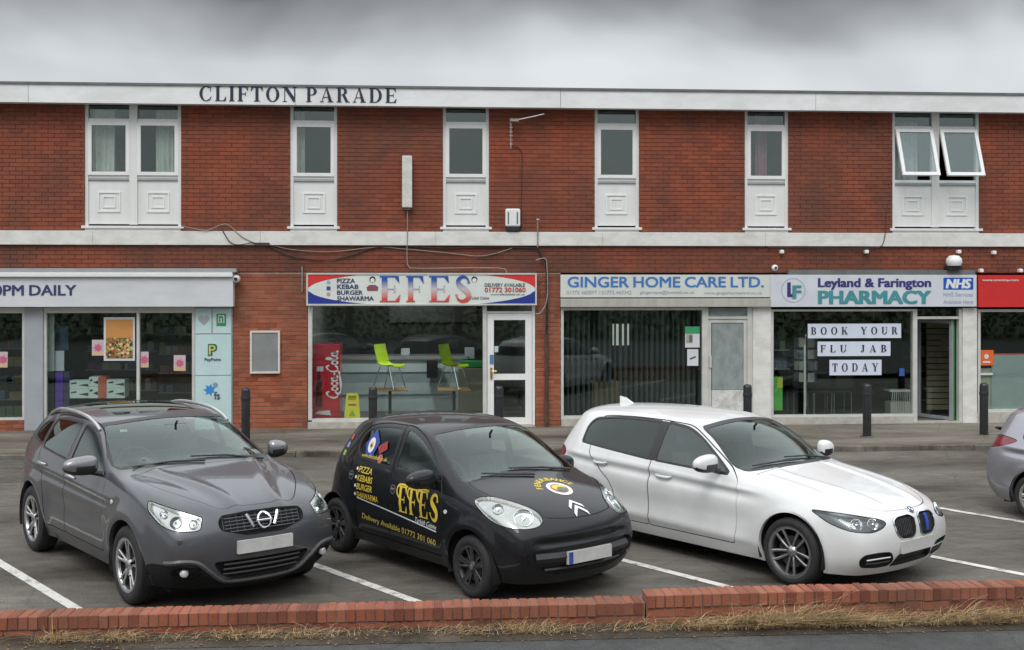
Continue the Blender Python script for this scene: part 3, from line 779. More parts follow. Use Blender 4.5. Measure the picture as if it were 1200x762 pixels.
def spec_hatch(paint_m):
    """white five-door premium hatchback"""
    zl = [.17, .285]; yy = [.80, .85, .88, .872, .838]
    cols = [
     ([.56, .65, .67, .65, .59], [.17, .29, .44, .58, .675], [.66, .735, .755, .74, .70], (.53, .62, .725), (.71, .735)),
     (.34, zl+[.47, .635, .745], [.78, .83, .85, .84, .80], (.31, .69, .805), (.50, .815)),
     (.0, zl+[.50, .685, .805], [.80, .85, .88, .868, .83], (-.02, .73, .87), (.15, .885)),
     (-.35, zl+[.50, .715, .845], [.795, .85, .88, .87, .838], (-.38, .76, .915), (-.24, .94)),
     (-.66, zl+[.50, .73, .868], yy, (-.76, .745, .965), (-.60, 1.0)),
     (-1.0, zl+[.50, .74, .885], yy, (-1.01, .685, 1.165), (-.88, 1.21)),
     (-1.38, zl+[.50, .75, .90], yy, (-1.31, .625, 1.34), (-1.17, 1.388)),
     (-1.85, zl+[.50, .765, .92], yy, (-1.80, .60, 1.395), (-1.78, 1.447)),
     (-2.3, zl+[.51, .785, .94], [.80, .855, .885, .878, .842], (-2.36, .585, 1.385), (-2.4, 1.445)),
     (-2.7, zl+[.53, .81, .96], [.80, .86, .89, .88, .84], (-2.80, .575, 1.365), (-2.88, 1.42)),
     (-3.06, [.19, .31, .56, .83, .985], [.77, .83, .86, .85, .80], (-3.14, .545, 1.335), (-3.34, 1.385)),
     ([-3.32, -3.41, -3.43, -3.40, -3.33], [.22, .35, .58, .82, .985], [.68, .74, .765, .75, .70], (-3.26, .50, 1.24), (-3.42, 1.27))]
    front = [(.67, .16), (.775, .28), (.805, .42), (.81, .56), (.785, .67)]
    rear = [(-3.42, .22), (-3.52, .35), (-3.55, .58), (-3.51, .82), (-3.45, 1.0)]
    def disp(p, n):
        d = Vector((0, 0, 0)); ay = abs(p.y); s = 1 if p.y > 0 else -1
        if ay > .6 and p.z < 1.0:
            for xw in (0, -2.69):
                r = sqrt((p.x-xw)**2+(p.z-.31)**2); d.y += s*.014*gauss(r-.38, .05)
            # sharp shoulder line falling to the front, soft hollow below it
            zc = .80-.045*(p.x+3.2)/2.8 if p.x < -.2 else .67
            if p.x < -.15 and p.x > -3.2:
                u = p.z-(.865+.035*(-p.x-1.8)); f = sstep(-p.x, .2, .7)*(1-sstep(-p.x, 3.0, 3.3))
                d.y += s*(.015*gauss(u, .020) - .024*gauss(u+.06, .042))*f
                d.y += s*.016*gauss(p.z-(.34+.02*(-p.x-.5)), .05)*f
                d.y -= s*.016*gauss(p.z-.53, .10)*f
        if p.x > -.5 and n.z > .6 and p.z > .65:     # twin bonnet ridges converging on the grille
            yl = .40-.12*sstep(p.x, -.4, .7); d.z += .015*gauss(ay-yl, .04)*(1-sstep(p.x, .55, .7))
            yl = .60; d.z += .006*gauss(ay-yl, .05)*(1-sstep(p.x, .3, .5))
        return d
    win_f = rounded([(-.80, .945), (-1.02, 1.09), (-1.24, 1.225), (-1.44, 1.31), (-1.74, 1.335), (-1.755, .972)], [.02, .2, .2, .1, .015, .015], 3)
    win_r = rounded([(-1.865, .975), (-1.85, 1.335), (-2.25, 1.335), (-2.60, 1.315), (-2.86, 1.28), (-2.93, 1.21), (-2.92, 1.045)], [.015, .015, .2, .2, .12, .08, .02], 4)
    door_f = rounded([(-.66, .285), (-.62, .50), (-.635, .80), (-.66, .90), (-.76, .985), (-1.0, 1.13), (-1.24, 1.265), (-1.42, 1.345), (-1.80, 1.363), (-1.815, .9), (-1.80, .285)], [.03, .1, .1, .03, .05, .2, .2, .1, .005, 0, .03], 3)
    door_r = rounded([(-1.813, .285), (-1.828, .9), (-1.813, 1.363), (-2.25, 1.36), (-2.60, 1.342), (-2.76, 1.325), (-2.76, .95), (-2.55, .78), (-2.38, .68), (-2.30, .50), (-2.29, .285)], [.03, 0, .005, .2, .1, .05, .05, .1, .1, .1, .03], 3)
    A = fr(38, 14); B = fr(0, 0); G = fr(0, 8); T = ((1, 0, 0), (0, 1, 0))
    lampf = lambda c: c.x > .1 and c.z > .4
    slats = [([( -.14+.019*i, .50), (-.14+.019*i, .635)]) for i in range(0)]
    cuts = [
     cutspec('headlight', 'lamp', A, [(.20, -.81, .735), (.40, -.77, .738), (.62, -.62, .715), (.715, -.47, .68), (.735, -.405, .645), (.72, -.46, .60), (.675, -.56, .565), (.55, -.70, .565), (.38, -.795, .635)], r=[.03, .08, .1, .08, .05, .08, .08, .1, .1],
        back=MATS['lamp_dark'], depth=.03, flt=lampf, rim=.007, rimmat=MATS['seam'], bowls=[(*p3([(.58, -.66, .640)], A)[0], .052, 'chrome'), (*p3([(.68, -.53, .645)], A)[0], .05, 'chrome')]),
     cutspec('kidney_grille', 'recess', G, [(.8, -.035, .62), (.8, -.04, .665), (.8, -.09, .695), (.8, -.26, .688), (.8, -.325, .655), (.8, -.31, .55), (.8, -.24, .49), (.8, -.10, .485), (.8, -.05, .51)], r=.03,
        back=MATS['seam'], depth=.03, flt=lambda c: c.x > .5, rim=.012, rimmat=MATS['chrome'], rimoff=.006, bars=[(p3([(.8, -.07-.025*i, .51), (.8, -.07-.025*i, .675)], G), .0045, 'lamp_dark', .012) for i in range(10)]),
     cutspec('side_intake', 'recess', fr(25, 0), [(.75, -.37, .375), (.72, -.50, .385), (.66, -.665, .375), (.64, -.70, .33), (.66, -.68, .265), (.72, -.52, .245), (.76, -.37, .25), (.77, -.33, .30)], r=.03,
        back=MATS['black_trim'], depth=.05, flt=lambda c: c.x > .3, rim=.008, rimmat=MATS['seam'], bars=[(p3([(.75, -.36, .325), (.72, -.50, .325), (.67, -.63, .32)], fr(25, 0)), .009, 'satin_silver', .01), (p3([(.75, -.36, .285), (.72, -.50, .28), (.67, -.63, .285)], fr(25, 0)), .008, 'black_trim', .01)]),
     cutspec('centre_intake', 'recess', B, [(.8, -.27, .34), (.8, .27, .34), (.8, .33, .235), (.8, -.33, .235)], r=.03, both=False, back=MATS['black_trim'], depth=.04, flt=lambda c: c.x > .5, rim=.006),
     cutspec('tail_lamp', 'solid', fr(120, 0), [(-3.20, -.80, .90), (-3.32, -.74, .95), (-3.42, -.64, .90), (-3.45, -.64, .80), (-3.30, -.79, .80)], smooth=4, back=MATS['red_lamp'], rim=.006, flt=lambda c: c.x < -3.0)]
    bon = rounded([(-.54, -.67), (-.1, -.675), (.25, -.60), (.50, -.50), (.655, -.36), (.70, -.15), (.705, 0), (.70, .15), (.655, .36), (.50, .50), (.25, .60), (-.1, .675), (-.54, .67), (-.50, 0)], [.04, .3, .2, .2, .1, .1, .1, .1, .1, .2, .2, .3, .04, .3], 3)
    return dict(cols=cols, front=front, rear=rear, tau=[0, .34, .66, .88, 1], disp=disp, paint=paint_m, wb=2.69, foh=.79, roh=.84, hw=.88, arch_r=.352, wheel_r=.317, rim_r=.236,
      wheel='twin5', rim_m=mat('machined_alloy', (.34, .34, .35), .28, .9, coat=.3, var=.08, vscale=12), tyre_y=.865,
      windows=[(win_f, 'side_glass'), (win_r, 'privacy_glass')], doors=[door_f, door_r], handles=[(-1.72, -1.50, .825), (-2.66, -2.44, .862)], win_rim=.022, screen_m='screen_dark', pillar=rounded([(-1.74, .955), (-1.72, 1.35), (-1.88, 1.35), (-1.885, .955)], .01),
      screen=rounded([(-.705, .985), (-.4, 1.005), (0, 1.012), (.4, 1.005), (.705, .985), (.635, 1.16), (.57, 1.32), (.3, 1.36), (0, 1.372), (-.3, 1.36), (-.57, 1.32), (-.635, 1.16)], [.03, .2, .2, .2, .03, .2, .05, .2, .2, .2, .05, .2], 3),
      rear_screen=rounded([(-.55, 1.02), (.55, 1.02), (.46, 1.21), (-.46, 1.21)], .05, 3),
      panels=[('bonnet', bon, T[0], T[1], lambda c: c.z > .6)], cuts=cuts,
      mirror=(-.90, -1.01, 1.045), seat_x=-1.5, dash=(-.60, -.98), dash_z=.93, floor=(-.45, -2.9), wipers=[[(-.60, .60), (-.62, .25), (-.64, -.10)], [(-.57, .05), (-.60, -.25), (-.66, -.58)]])

def spec_suv(paint_m):
    """grey crossover"""
    zl = [.23, .37]; yy = [.80, .855, .89, .88, .845]
    cols = [
     ([.56, .70, .745, .735, .66], [.23, .37, .53, .69, .80], [.70, .79, .81, .80, .765], (.61, .715, .905), (.835, .905)),
     (.32, zl+[.57, .79, .93], [.80, .855, .88, .875, .84], (.28, .765, 1.0), (.50, .995)),
     (.0, zl+[.60, .84, .98], [.81, .86, .89, .885, .855], (-.02, .79, 1.05), (.17, 1.06)),
     (-.3, zl+[.60, .85, .99], [.80, .855, .89, .88, .845], (-.30, .80, 1.065), (-.10, 1.095)),
     (-.6, zl+[.60, .86, 1.005], yy, (-.54, .79, 1.105), (-.34, 1.14)),
     (-.95, zl+[.60, .87, 1.02], yy, (-.93, .725, 1.30), (-.75, 1.35)),
     (-1.3, zl+[.60, .88, 1.035], yy, (-1.28, .675, 1.445), (-1.13, 1.50)),
     (-1.75, zl+[.60, .89, 1.05], yy, (-1.72, .655, 1.50), (-1.68, 1.558)),
     (-2.2, zl+[.60, .905, 1.07], [.80, .855, .89, .885, .85], (-2.2, .65, 1.50), (-2.25, 1.555)),
     (-2.65, zl+[.62, .925, 1.10], [.81, .865, .895, .885, .845], (-2.65, .63, 1.47), (-2.72, 1.52)),
     (-2.98, [.25, .39, .64, .95, 1.13], [.78, .84, .865, .855, .81], (-2.98, .59, 1.425), (-3.07, 1.47)),
     ([-3.17, -3.28, -3.30, -3.28, -3.23], [.29, .43, .64, .92, 1.12], [.70, .76, .78, .765, .72], (-3.14, .54, 1.34), (-3.2, 1.39))]
    front = [(.77, .20), (.895, .34), (.925, .50), (.93, .66), (.90, .79)]
    rear = [(-3.28, .29), (-3.39, .43), (-3.42, .64), (-3.39, .90), (-3.34, 1.12)]
    def disp(p, n):
        d = Vector((0, 0, 0)); ay = abs(p.y); s = 1 if p.y > 0 else -1
        if ay > .6 and p.z < 1.1:
            for xw in (0, -2.63):
                r = sqrt((p.x-xw)**2+(p.z-.36)**2); d.y += s*.022*gauss(r-.43, .07)
            if -3.1 < p.x < -.1:
                u = p.z-(.90+.03*(-p.x-1.3)); f = sstep(-p.x, .2, .6)*(1-sstep(-p.x, 2.8, 3.1))
                d.y += s*(.014*gauss(u, .022)-.018*gauss(u+.06, .042))*f
                d.y -= s*.020*gauss(p.z-.62, .09)*sstep(-p.x, .45, .6)*(1-sstep(-p.x, 2.0, 2.2))
        if p.x > -.5 and n.z > .6 and p.z > .8:      # V shaped bonnet creases
            yl = .20+.32*(1-sstep(p.x, -.5, .8)); d.z += .014*gauss(ay-yl, .045)
            d.z -= .010*gauss(ay-yl-.12, .07)
        if p.x > .4 and p.z < .62: # bumper sweep
            zl_ = .30+.16*sstep(ay, .35, .72); d.x += .016*gauss(p.z-zl_, .025)
        return d
    win_f = rounded([(-.66, 1.045), (-.90, 1.21), (-1.14, 1.345), (-1.32, 1.40), (-1.53, 1.415), (-1.56, 1.075)], [.02, .15, .15, .1, .015, .015], 3)
    win_r = rounded([(-1.68, 1.085), (-1.65, 1.42), (-2.10, 1.42), (-2.36, 1.40), (-2.40, 1.35), (-2.42, 1.13)], [.015, .015, .1, .05, .04, .03], 3)
    win_q = rounded([(-2.50, 1.15), (-2.47, 1.375), (-2.68, 1.35), (-2.80, 1.27), (-2.80, 1.20)], [.03, .03, .1, .06, .05], 3)
    door_f = rounded([(-.60, .36), (-.555, .60), (-.57, .90), (-.58, 1.05), (-.86, 1.245), (-1.10, 1.385), (-1.30, 1.448), (-1.60, 1.465), (-1.625, 1.0), (-1.62, .36)], [.04, .1, .1, .04, .1, .1, .1, .005, 0, .03], 3)
    door_r = rounded([(-1.633, .36), (-1.638, 1.0), (-1.613, 1.465), (-2.10, 1.465), (-2.38, 1.44), (-2.455, 1.37), (-2.47, 1.10), (-2.40, .95), (-2.27, .80), (-2.20, .62), (-2.17, .36)], [.03, 0, .005, .1, .05, .05, .1, .1, .1, .1, .03], 3)
    A = fr(42, 22); B = fr(0, 0); G = fr(0, 10); T = ((1, 0, 0), (0, 1, 0))
    cuts = [
     cutspec('headlight', 'lamp', A, [(.34, -.82, .965), (.46, -.79, .95), (.62, -.70, .91), (.75, -.59, .868), (.80, -.535, .85), (.80, -.525, .735), (.77, -.58, .72), (.70, -.72, .73), (.58, -.81, .79), (.40, -.85, .90)], r=[.03, .08, .1, .1, .02, .03, .08, .1, .1, .05],
        back=MATS['reflector'], depth=.035, flt=lambda c: c.x > .1 and c.z > .6, rim=.008, rimmat=MATS['seam'], bowls=[(*p3([(.66, -.69, .80)], A)[0], .050, 'lamp_dark'), (*p3([(.76, -.58, .79)], A)[0], .038, 'chrome'), (*p3([(.53, -.75, .865)], A)[0], .036, 'chrome')]),
     cutspec('grille', 'recess', G, [(.9, -.385, .735), (.9, -.40, .80), (.88, -.37, .845), (.88, -.15, .86), (.88, .15, .86), (.88, .37, .845), (.9, .40, .80), (.9, .385, .735), (.9, .17, .67), (.9, -.17, .67)], r=.03,
        back=MATS['seam'], depth=.035, both=False, flt=lambda c: c.x > .5, rim=.008, rimmat=MATS['black_trim'], bars=[(p3([(.9, -.35+.07*i, z) for i in range(11)], G), .006, 'lamp_dark', .012) for z in (.71, .74, .77, .80, .83)]+
          [(p3([(.9, -.36+.06*i, .72), (.9, -.36+.06*i, .85)], G), .004, 'lamp_dark', .014) for i in range(13)]),
     cutspec('lower_intake', 'recess', B, [(.9, -.45, .46), (.9, .45, .46), (.9, .37, .355), (.9, .27, .30), (.9, -.27, .30), (.9, -.37, .355)], r=.04, both=False, back=MATS['seam'], depth=.04, flt=lambda c: c.x > .5, rim=.008, rimmat=MATS['black_trim'],
        bars=[(p3([(.9, -.36+.09*i, z) for i in range(9)], B), .010, 'black_trim', .012) for z in (.34, .385, .43)]),
     cutspec('fog_lamp_surround', 'recess', fr(30, 0), [(.80, -.50, .42), (.74, -.66, .435), (.69, -.745, .41), (.70, -.74, .35), (.78, -.60, .33)], r=.03, back=MATS['black_trim'], depth=.03, flt=lambda c: c.x > .3, rim=.008, rimmat=MATS['black_trim']),
     cutspec('bumper_valance', 'solid', B, [(.9, -.86, .44), (.9, -.80, .46), (.9, -.70, .475), (.9, -.58, .455), (.9, -.47, .365), (.9, -.36, .275), (.9, -.15, .25), (.9, .15, .25), (.9, .36, .275), (.9, .47, .365), (.9, .58, .455), (.9, .70, .475), (.9, .80, .46), (.9, .86, .44), (.9, .86, .12), (.9, -.86, .12)], r=.02, both=False, back=mat('valance', (.012, .012, .013), .75, var=.15, spec=.25), rim=0, flt=lambda c: c.x > .35, off=.003),
     cutspec('repeater', 'solid', ((1, 0, 0), (0, 0, 1)), [(-.36, -.8, .855), (-.335, -.8, .875), (-.31, -.8, .855), (-.335, -.8, .835)], smooth=3, back=MATS['bulb'], rim=0, off=.006),
     cutspec('tail_lamp', 'solid', fr(120, 0), [(-2.98, -.82, 1.13), (-3.14, -.76, 1.16), (-3.27, -.68, 1.14), (-3.30, -.68, .96), (-3.16, -.80, .98)], smooth=4, back=MATS['red_lamp'], rim=.006, flt=lambda c: c.x < -2.8)]
    bon = rounded([(-.30, -.72), (-.1, -.72), (.25, -.65), (.50, -.53), (.68, -.42), (.765, -.35), (.79, -.15), (.795, 0), (.79, .15), (.765, .35), (.68, .42), (.50, .53), (.25, .65), (-.1, .72), (-.30, .72), (-.25, 0)], [.04, .3, .2, .2, .1, .1, .1, .1, .1, .1, .1, .2, .2, .3, .04, .3], 3)
    trims = []
    return dict(cols=cols, front=front, rear=rear, tau=[0, .34, .66, .88, 1], disp=disp, pf=3.0, pt=2.8, paint=paint_m, wb=2.63, foh=.90, roh=.78, hw=.89, arch_r=.385, wheel_r=.345, rim_r=.235,
      wheel='fork', rim_m=mat('silver_alloy', (.50, .50, .51), .3, .85, coat=.3, var=.08, vscale=12), tyre_y=.875,
      windows=[(win_f, 'side_glass'), (win_r, 'side_glass'), (win_q, 'privacy_glass')], doors=[door_f, door_r], handles=[(-1.54, -1.32, .935), (-2.38, -2.16, .97)], win_rim=.02, handle_m=MATS['satin_silver'],
      screen=rounded([(-.76, 1.125), (-.4, 1.155), (0, 1.168), (.4, 1.155), (.76, 1.125), (.69, 1.30), (.63, 1.435), (.3, 1.472), (0, 1.482), (-.3, 1.472), (-.63, 1.435), (-.69, 1.30)], [.03, .2, .2, .2, .03, .2, .05, .2, .2, .2, .05, .2], 3),
      rear_screen=rounded([(-.52, 1.13), (.52, 1.13), (.44, 1.34), (-.44, 1.34)], .05, 3),
      panels=[('bonnet', bon, T[0], T[1], lambda c: c.z > .7)], cuts=cuts,
      mirror=(-.70, -1.03, 1.15), mirror_m=mat('mirror_silver', (.24, .24, .25), .3, .7, .5, var=.05), seat_x=-1.35, dash=(-.50, -.86), dash_z=1.06, floor=(-.45, -2.8), wipers=[[(-.32, .62), (-.36, .25), (-.39, -.10)], [(-.29, .0), (-.35, -.3), (-.44, -.64)]],
      roof_glass=rounded([(-2.45, -.42), (-1.42, -.42), (-1.36, 0), (-1.42, .42), (-2.45, .42)], [.04, .05, .3, .05, .04], 3))
def cam_point(X, Z, z=0): p = CAMP+RIGHT*X+FWD*Z; return (p.x, p.y, z)
# ================================================================ SERIF LETTERS, SCRIPT AND PRINT
def arcband(cx, cy, rx, ry, a0, a1, tk, tn, n=18):
    """crescent: thick at the sides (tk), thin at top and bottom (tn)"""
    a0, a1 = radians(a0), radians(a1); out = []
    for i in range(n):
        q = []
        for k in (i, i+1):
            t = a0+(a1-a0)*k/n; q.append(((cx+rx*cos(t), cy+ry*sin(t)), (cx+(rx-tk)*cos(t), cy+(ry-tn)*sin(t))))
        out.append([q[0][0], q[1][0], q[1][1], q[0][1]])
    return out
def rc(x0, y0, x1, y1): return [(x0, y0), (x1, y0), (x1, y1), (x0, y1)]
def spine_S():
    p = crom([(.60, .72), (.56, .88), (.42, .965), (.26, .94), (.15, .82), (.17, .68), (.33, .55), (.50, .42), (.60, .27), (.53, .10), (.37, .03), (.20, .06), (.10, .17), (.07, .30)], 3, False); n = len(p); L_ = []
    for i in range(n):
        a = p[max(0, i-1)]; c = p[min(n-1, i+1)]; tt = Vector((c[0]-a[0], c[1]-a[1])).normalized(); k = i/(n-1); w = .03+.085*sin(pi*k)**2+(.03 if k < .04 or k > .96 else 0); L_.append(((p[i][0]-tt.y*w, p[i][1]+tt.x*w), (p[i][0]+tt.y*w, p[i][1]-tt.x*w)))
    return [[L_[i][0], L_[i][1], L_[i+1][1], L_[i+1][0]] for i in range(n-1)]
def serif_glyph(c):
    s, t, h = .19, .05, .05
    stem = lambda x: [rc(x, 0, x+s, 1), rc(x-.07, 0, x, h), rc(x+s, 0, x+s+.07, h), rc(x-.07, 1-h, x, 1), rc(x+s, 1-h, x+s+.07, 1)]
    thin = lambda x: [rc(x, 0, x+t, 1), rc(x-.07, 0, x, h), rc(x+t, 0, x+t+.07, h), rc(x-.07, 1-h, x, 1), rc(x+t, 1-h, x+t+.07, 1)]
    if c == 'I': return .40, stem(.1)
    if c == 'L': return .74, stem(.1)+[rc(.36, 0, .70, h), [(.56, h), (.70, h), (.72, .30), (.69, .30)]]
    if c == 'E': return .76, stem(.1)+[rc(.36, 0, .70, h), [(.56, h), (.70, h), (.74, .28), (.71, .28)], rc(.36, 1-h, .68, 1), [(.71, .74), (.68, .74), (.54, 1-h), (.68, 1-h)], rc(.29, .48, .52, .53), rc(.52, .38, .56, .63)]
    if c == 'F': return .70, stem(.1)+[rc(.36, 1-h, .66, 1), [(.69, .72), (.66, .72), (.52, 1-h), (.66, 1-h)], rc(.29, .48, .50, .53), rc(.50, .38, .54, .63)]
    if c == 'T': return .80, [rc(.31, 0, .50, 1-h), rc(.22, 0, .31, h), rc(.50, 0, .59, h), rc(.05, 1-h, .76, 1), [(.02, .70), (.05, .70), (.20, 1-h), (.05, 1-h)], [(.79, .70), (.76, .70), (.61, 1-h), (.76, 1-h)]]
    if c == 'A': return .92, [[(.12, h), (.17, h), (.44, .95), (.42, 1)], [(.58, h), (.80, h), (.50, 1), (.40, 1)], rc(.25, .30, .62, .35), rc(.03, 0, .26, h), rc(.52, 0, .88, h)]
    if c == 'N': return .94, [rc(.14, 0, .19, .98), rc(.04, 0, .29, h), [(.02, 1), (.02, 1-h), (.14, 1-h), (.20, 1)], [(.12, 1), (.33, 1), (.81, .24), (.81, 0), (.70, 0), (.12, .93)], rc(.76, .1, .81, 1-h), rc(.66, 1-h, .91, 1)]
    if c == 'O': return .92, arcband(.46, .5, .42, .52, 0, 360, s, t, 30)
    if c == 'C': return .86, arcband(.46, .5, .42, .52, 52, 308, s, t, 24)+[rc(.72, .66, .76, 1.0), [(.66, .12), (.72, .08), (.80, .30), (.76, .30)]]
    if c == 'D': return .90, stem(.1)+arcband(.38, .5, .46, .5, -90, 90, s, t, 18)+[rc(.29, 0, .40, h), rc(.29, 1-h, .40, 1)]
    if c == 'P': return .74, stem(.1)+arcband(.38, .73, .32, .27, -90, 90, s, t, 14)+[rc(.29, .46, .40, .51), rc(.29, 1-h, .40, 1)]
    if c == 'B': return .78, stem(.1)+arcband(.38, .75, .29, .25, -90, 90, s*.95, t, 14)+arcband(.38, .26, .35, .27, -90, 90, s, t, 14)+[rc(.29, .5, .40, .54), rc(.29, 1-h, .40, 1), rc(.29, 0, .40, h)]
    if c == 'R': return .88, stem(.1)+arcband(.38, .75, .31, .25, -90, 90, s, t, 14)+[rc(.29, .5, .42, .54), rc(.29, 1-h, .40, 1), [(.38, .5), (.56, .52), (.78, .05), (.60, .0)], rc(.60, 0, .86, h)]
    if c == 'K': return .90, stem(.1)+[[(.29, .38), (.34, .40), (.72, 1-h), (.66, 1-h)], [(.40, .50), (.52, .62), (.80, 0), (.60, 0)], rc(.56, 1-h, .82, 1), rc(.54, 0, .87, h)]
    if c == 'Y': return .88, [rc(.34, 0, .53, .5), rc(.25, 0, .34, h), rc(.53, 0, .62, h), [(.34, .46), (.53, .46), (.28, 1-h), (.08, 1-h)], [(.46, .48), (.52, .45), (.76, 1-h), (.71, 1-h)], rc(.01, 1-h, .36, 1), rc(.62, 1-h, .86, 1)]
    if c == 'U': return .88, [rc(.12, .28, .31, 1), rc(.04, 1-h, .40, 1), rc(.72, .28, .77, 1), rc(.63, 1-h, .86, 1)]+arcband(.445, .30, .325, .32, 180, 360, s*.8, t*1.3, 14)
    if c == 'J': return .62, [rc(.26, .22, .45, 1), rc(.17, 1-h, .54, 1)]+arcband(.24, .22, .21, .24, 180, 360, s*.7, t*1.3, 12)
    if c == 'S': return .70, spine_S()
    return .35, []
def serif_text(txt, gap=.10, word=.4, ext=.006):
    """mesh in the xz plane, cap height 1, facing -y"""
    b = MB(); x = 0; k = 0
    for c in txt:
        if c == ' ': x += word; continue
        w, ps = serif_glyph(c)
        for p in ps:
            if area2(p) < 0: p = p[::-1]
            d = -ext-.0002*(k % 7); k += 1; n = len(p)
            b.add([(x+a, d, z) for a, z in p]+[(x+a, .0, z) for a, z in p], [list(range(n))]+[[i, n+i, n+(i+1) % n, (i+1) % n] for i in range(n)])
        x += w+gap
    return b, x-gap
def serif_fit(txt, x0, x1, z0, z1, y, m, parent, name='lettering', gap=.10, word=.4, fn=None):
    b, w = serif_text(txt, gap, word)
    b.v = [(x0+v[0]/w*(x1-x0), y+v[1], z0+v[2]*(z1-z0)) for v in b.v]
    if fn: b.v = [fn(v) for v in b.v]
    return b.build(name, m, parent)
def ribbon(b, pts, w, d=0.0):
    """flat brush stroke in xz; w is a list of half widths"""
    n = len(pts); vs = []
    for i, p in enumerate(pts):
        a = pts[max(0, i-1)]; c = pts[min(n-1, i+1)]; t = Vector((c[0]-a[0], c[1]-a[1])); t = t.normalized() if t.length else Vector((1, 0)); nn = Vector((-t.y, t.x)); ww = w[i] if isinstance(w, list) else w
        vs += [(p[0]+nn.x*ww, d, p[1]+nn.y*ww), (p[0]-nn.x*ww, d, p[1]-nn.y*ww)]
    b.add(vs, [[2*i, 2*i+1, 2*i+3, 2*i+2] for i in range(n-1)])
def script_word(strokes, m, name, parent, fn, w=.05):
    b = MB(); d = 0
    for pts in strokes:
        p = crom(pts, 6, False); n = len(p); d -= .0006
        ribbon(b, p, [w*(.35+.75*abs(sin(2.6*pi*i/n+.5))) for i in range(n)], d)
    b.v = [fn(v) for v in b.v]; return b.build(name, m, parent)
# ================================================================ THE SHOP PARADE
def raydir(u, v):
    a = (u-600)/FPX; b = (HZ-v)/FPX; d = FWD+RIGHT*a; return Vector((d.x, d.y, b))
def FX(u, y=0.0): d = raydir(u, 330); return d.x*(y+CAMD)/d.y
def FZ(u, v, y=0.0): d = raydir(u, v); return CAMH+d.z*(y+CAMD)/d.y
def GP(u, v, z=0.0): d = raydir(u, v); t = (z-CAMH)/d.z; return (d.x*t, -CAMD+d.y*t)

def brick_mat(name, c0, c1, c2, dirt=(.07, .055, .045)):
    m = bpy.data.materials.new(name); MATS[name] = m; m.use_nodes = True; nt = m.node_tree; N = nt.nodes; L = nt.links; b = N['Principled BSDF']
    g = N.new('ShaderNodeNewGeometry'); oi = N.new('ShaderNodeObjectInfo'); a = N.new('ShaderNodeMath'); a.operation = 'ADD'; L.new(g.outputs['Random Per Island'], a.inputs[0]); L.new(oi.outputs['Random'], a.inputs[1])
    f = N.new('ShaderNodeMath'); f.operation = 'FRACT'; L.new(a.outputs[0], f.inputs[0])
    r = N.new('ShaderNodeValToRGB'); e = r.color_ramp.elements; e[0].color = (*c0, 1); e[1].color = (*c2, 1); e[0].position = .0; q = e.new(.5); q.color = (*c1, 1); L.new(f.outputs[0], r.inputs[0])
    tc = N.new('ShaderNodeTexCoord'); mp = N.new('ShaderNodeMapping'); mp.inputs['Scale'].default_value = (1, 1, .55)
    L.new(g.outputs['Position'], mp.inputs[0])
    n = N.new('ShaderNodeTexNoise'); n.inputs['Scale'].default_value = .9; n.inputs['Detail'].default_value = 6; n.inputs['Roughness'].default_value = .62; L.new(mp.outputs[0], n.inputs['Vector'])
    r2 = N.new('ShaderNodeValToRGB'); e = r2.color_ramp.elements; e[0].position = .36; e[0].color = (.6, .6, .6, 1); e[1].position = .62; e[1].color = (0, 0, 0, 1); L.new(n.outputs['Fac'], r2.inputs[0])
    mx = N.new('ShaderNodeMix'); mx.data_type = 'RGBA'; L.new(r2.outputs[0], mx.inputs[0]); L.new(r.outputs[0], mx.inputs[6]); mx.inputs[7].default_value = (*dirt, 1)
    n3 = N.new('ShaderNodeTexNoise'); n3.inputs['Scale'].default_value = 60; n3.inputs['Detail'].default_value = 3; L.new(g.outputs['Position'], n3.inputs['Vector'])
    h = N.new('ShaderNodeHueSaturation'); mr = N.new('ShaderNodeMapRange'); mr.inputs['To Min'].default_value = .72; mr.inputs['To Max'].default_value = 1.28; L.new(n3.outputs['Fac'], mr.inputs['Value']); L.new(mr.outputs[0], h.inputs['Value']); L.new(mx.outputs[2], h.inputs['Color'])
    L.new(h.outputs[0], b.inputs['Base Color']); b.inputs['Roughness'].default_value = .85; b.inputs['Specular IOR Level'].default_value = .25
    bp = N.new('ShaderNodeBump'); bp.inputs['Strength'].default_value = .5; bp.inputs['Distance'].default_value = .004; L.new(n3.outputs['Fac'], bp.inputs['Height']); L.new(bp.outputs[0], b.inputs['Normal'])
    return m
BR_UP = brick_mat('brick_red', (.255, .070, .039), (.305, .084, .044), (.22, .060, .037))
BR_LO = brick_mat('brick_orange', (.33, .095, .048), (.39, .13, .068), (.255, .07, .038))
BR_BAND = brick_mat('brick_brown', (.21, .064, .038), (.26, .075, .042), (.19, .055, .034), (.06, .05, .042))
BR_WALL = brick_mat('brick_coping', (.27, .078, .044), (.34, .125, .076), (.18, .052, .033), (.07, .05, .032))
mortar = mat('mortar', (.185, .088, .064), .95, bump=.4, bscale=90, var=.3, vscale=5)
mortar_l = mat('mortar_light', (.36, .25, .19), .95, bump=.4, bscale=90, var=.3, vscale=5)
white = mat('white_pvc', (.78, .79, .78), .35, var=.05, vscale=2.5)
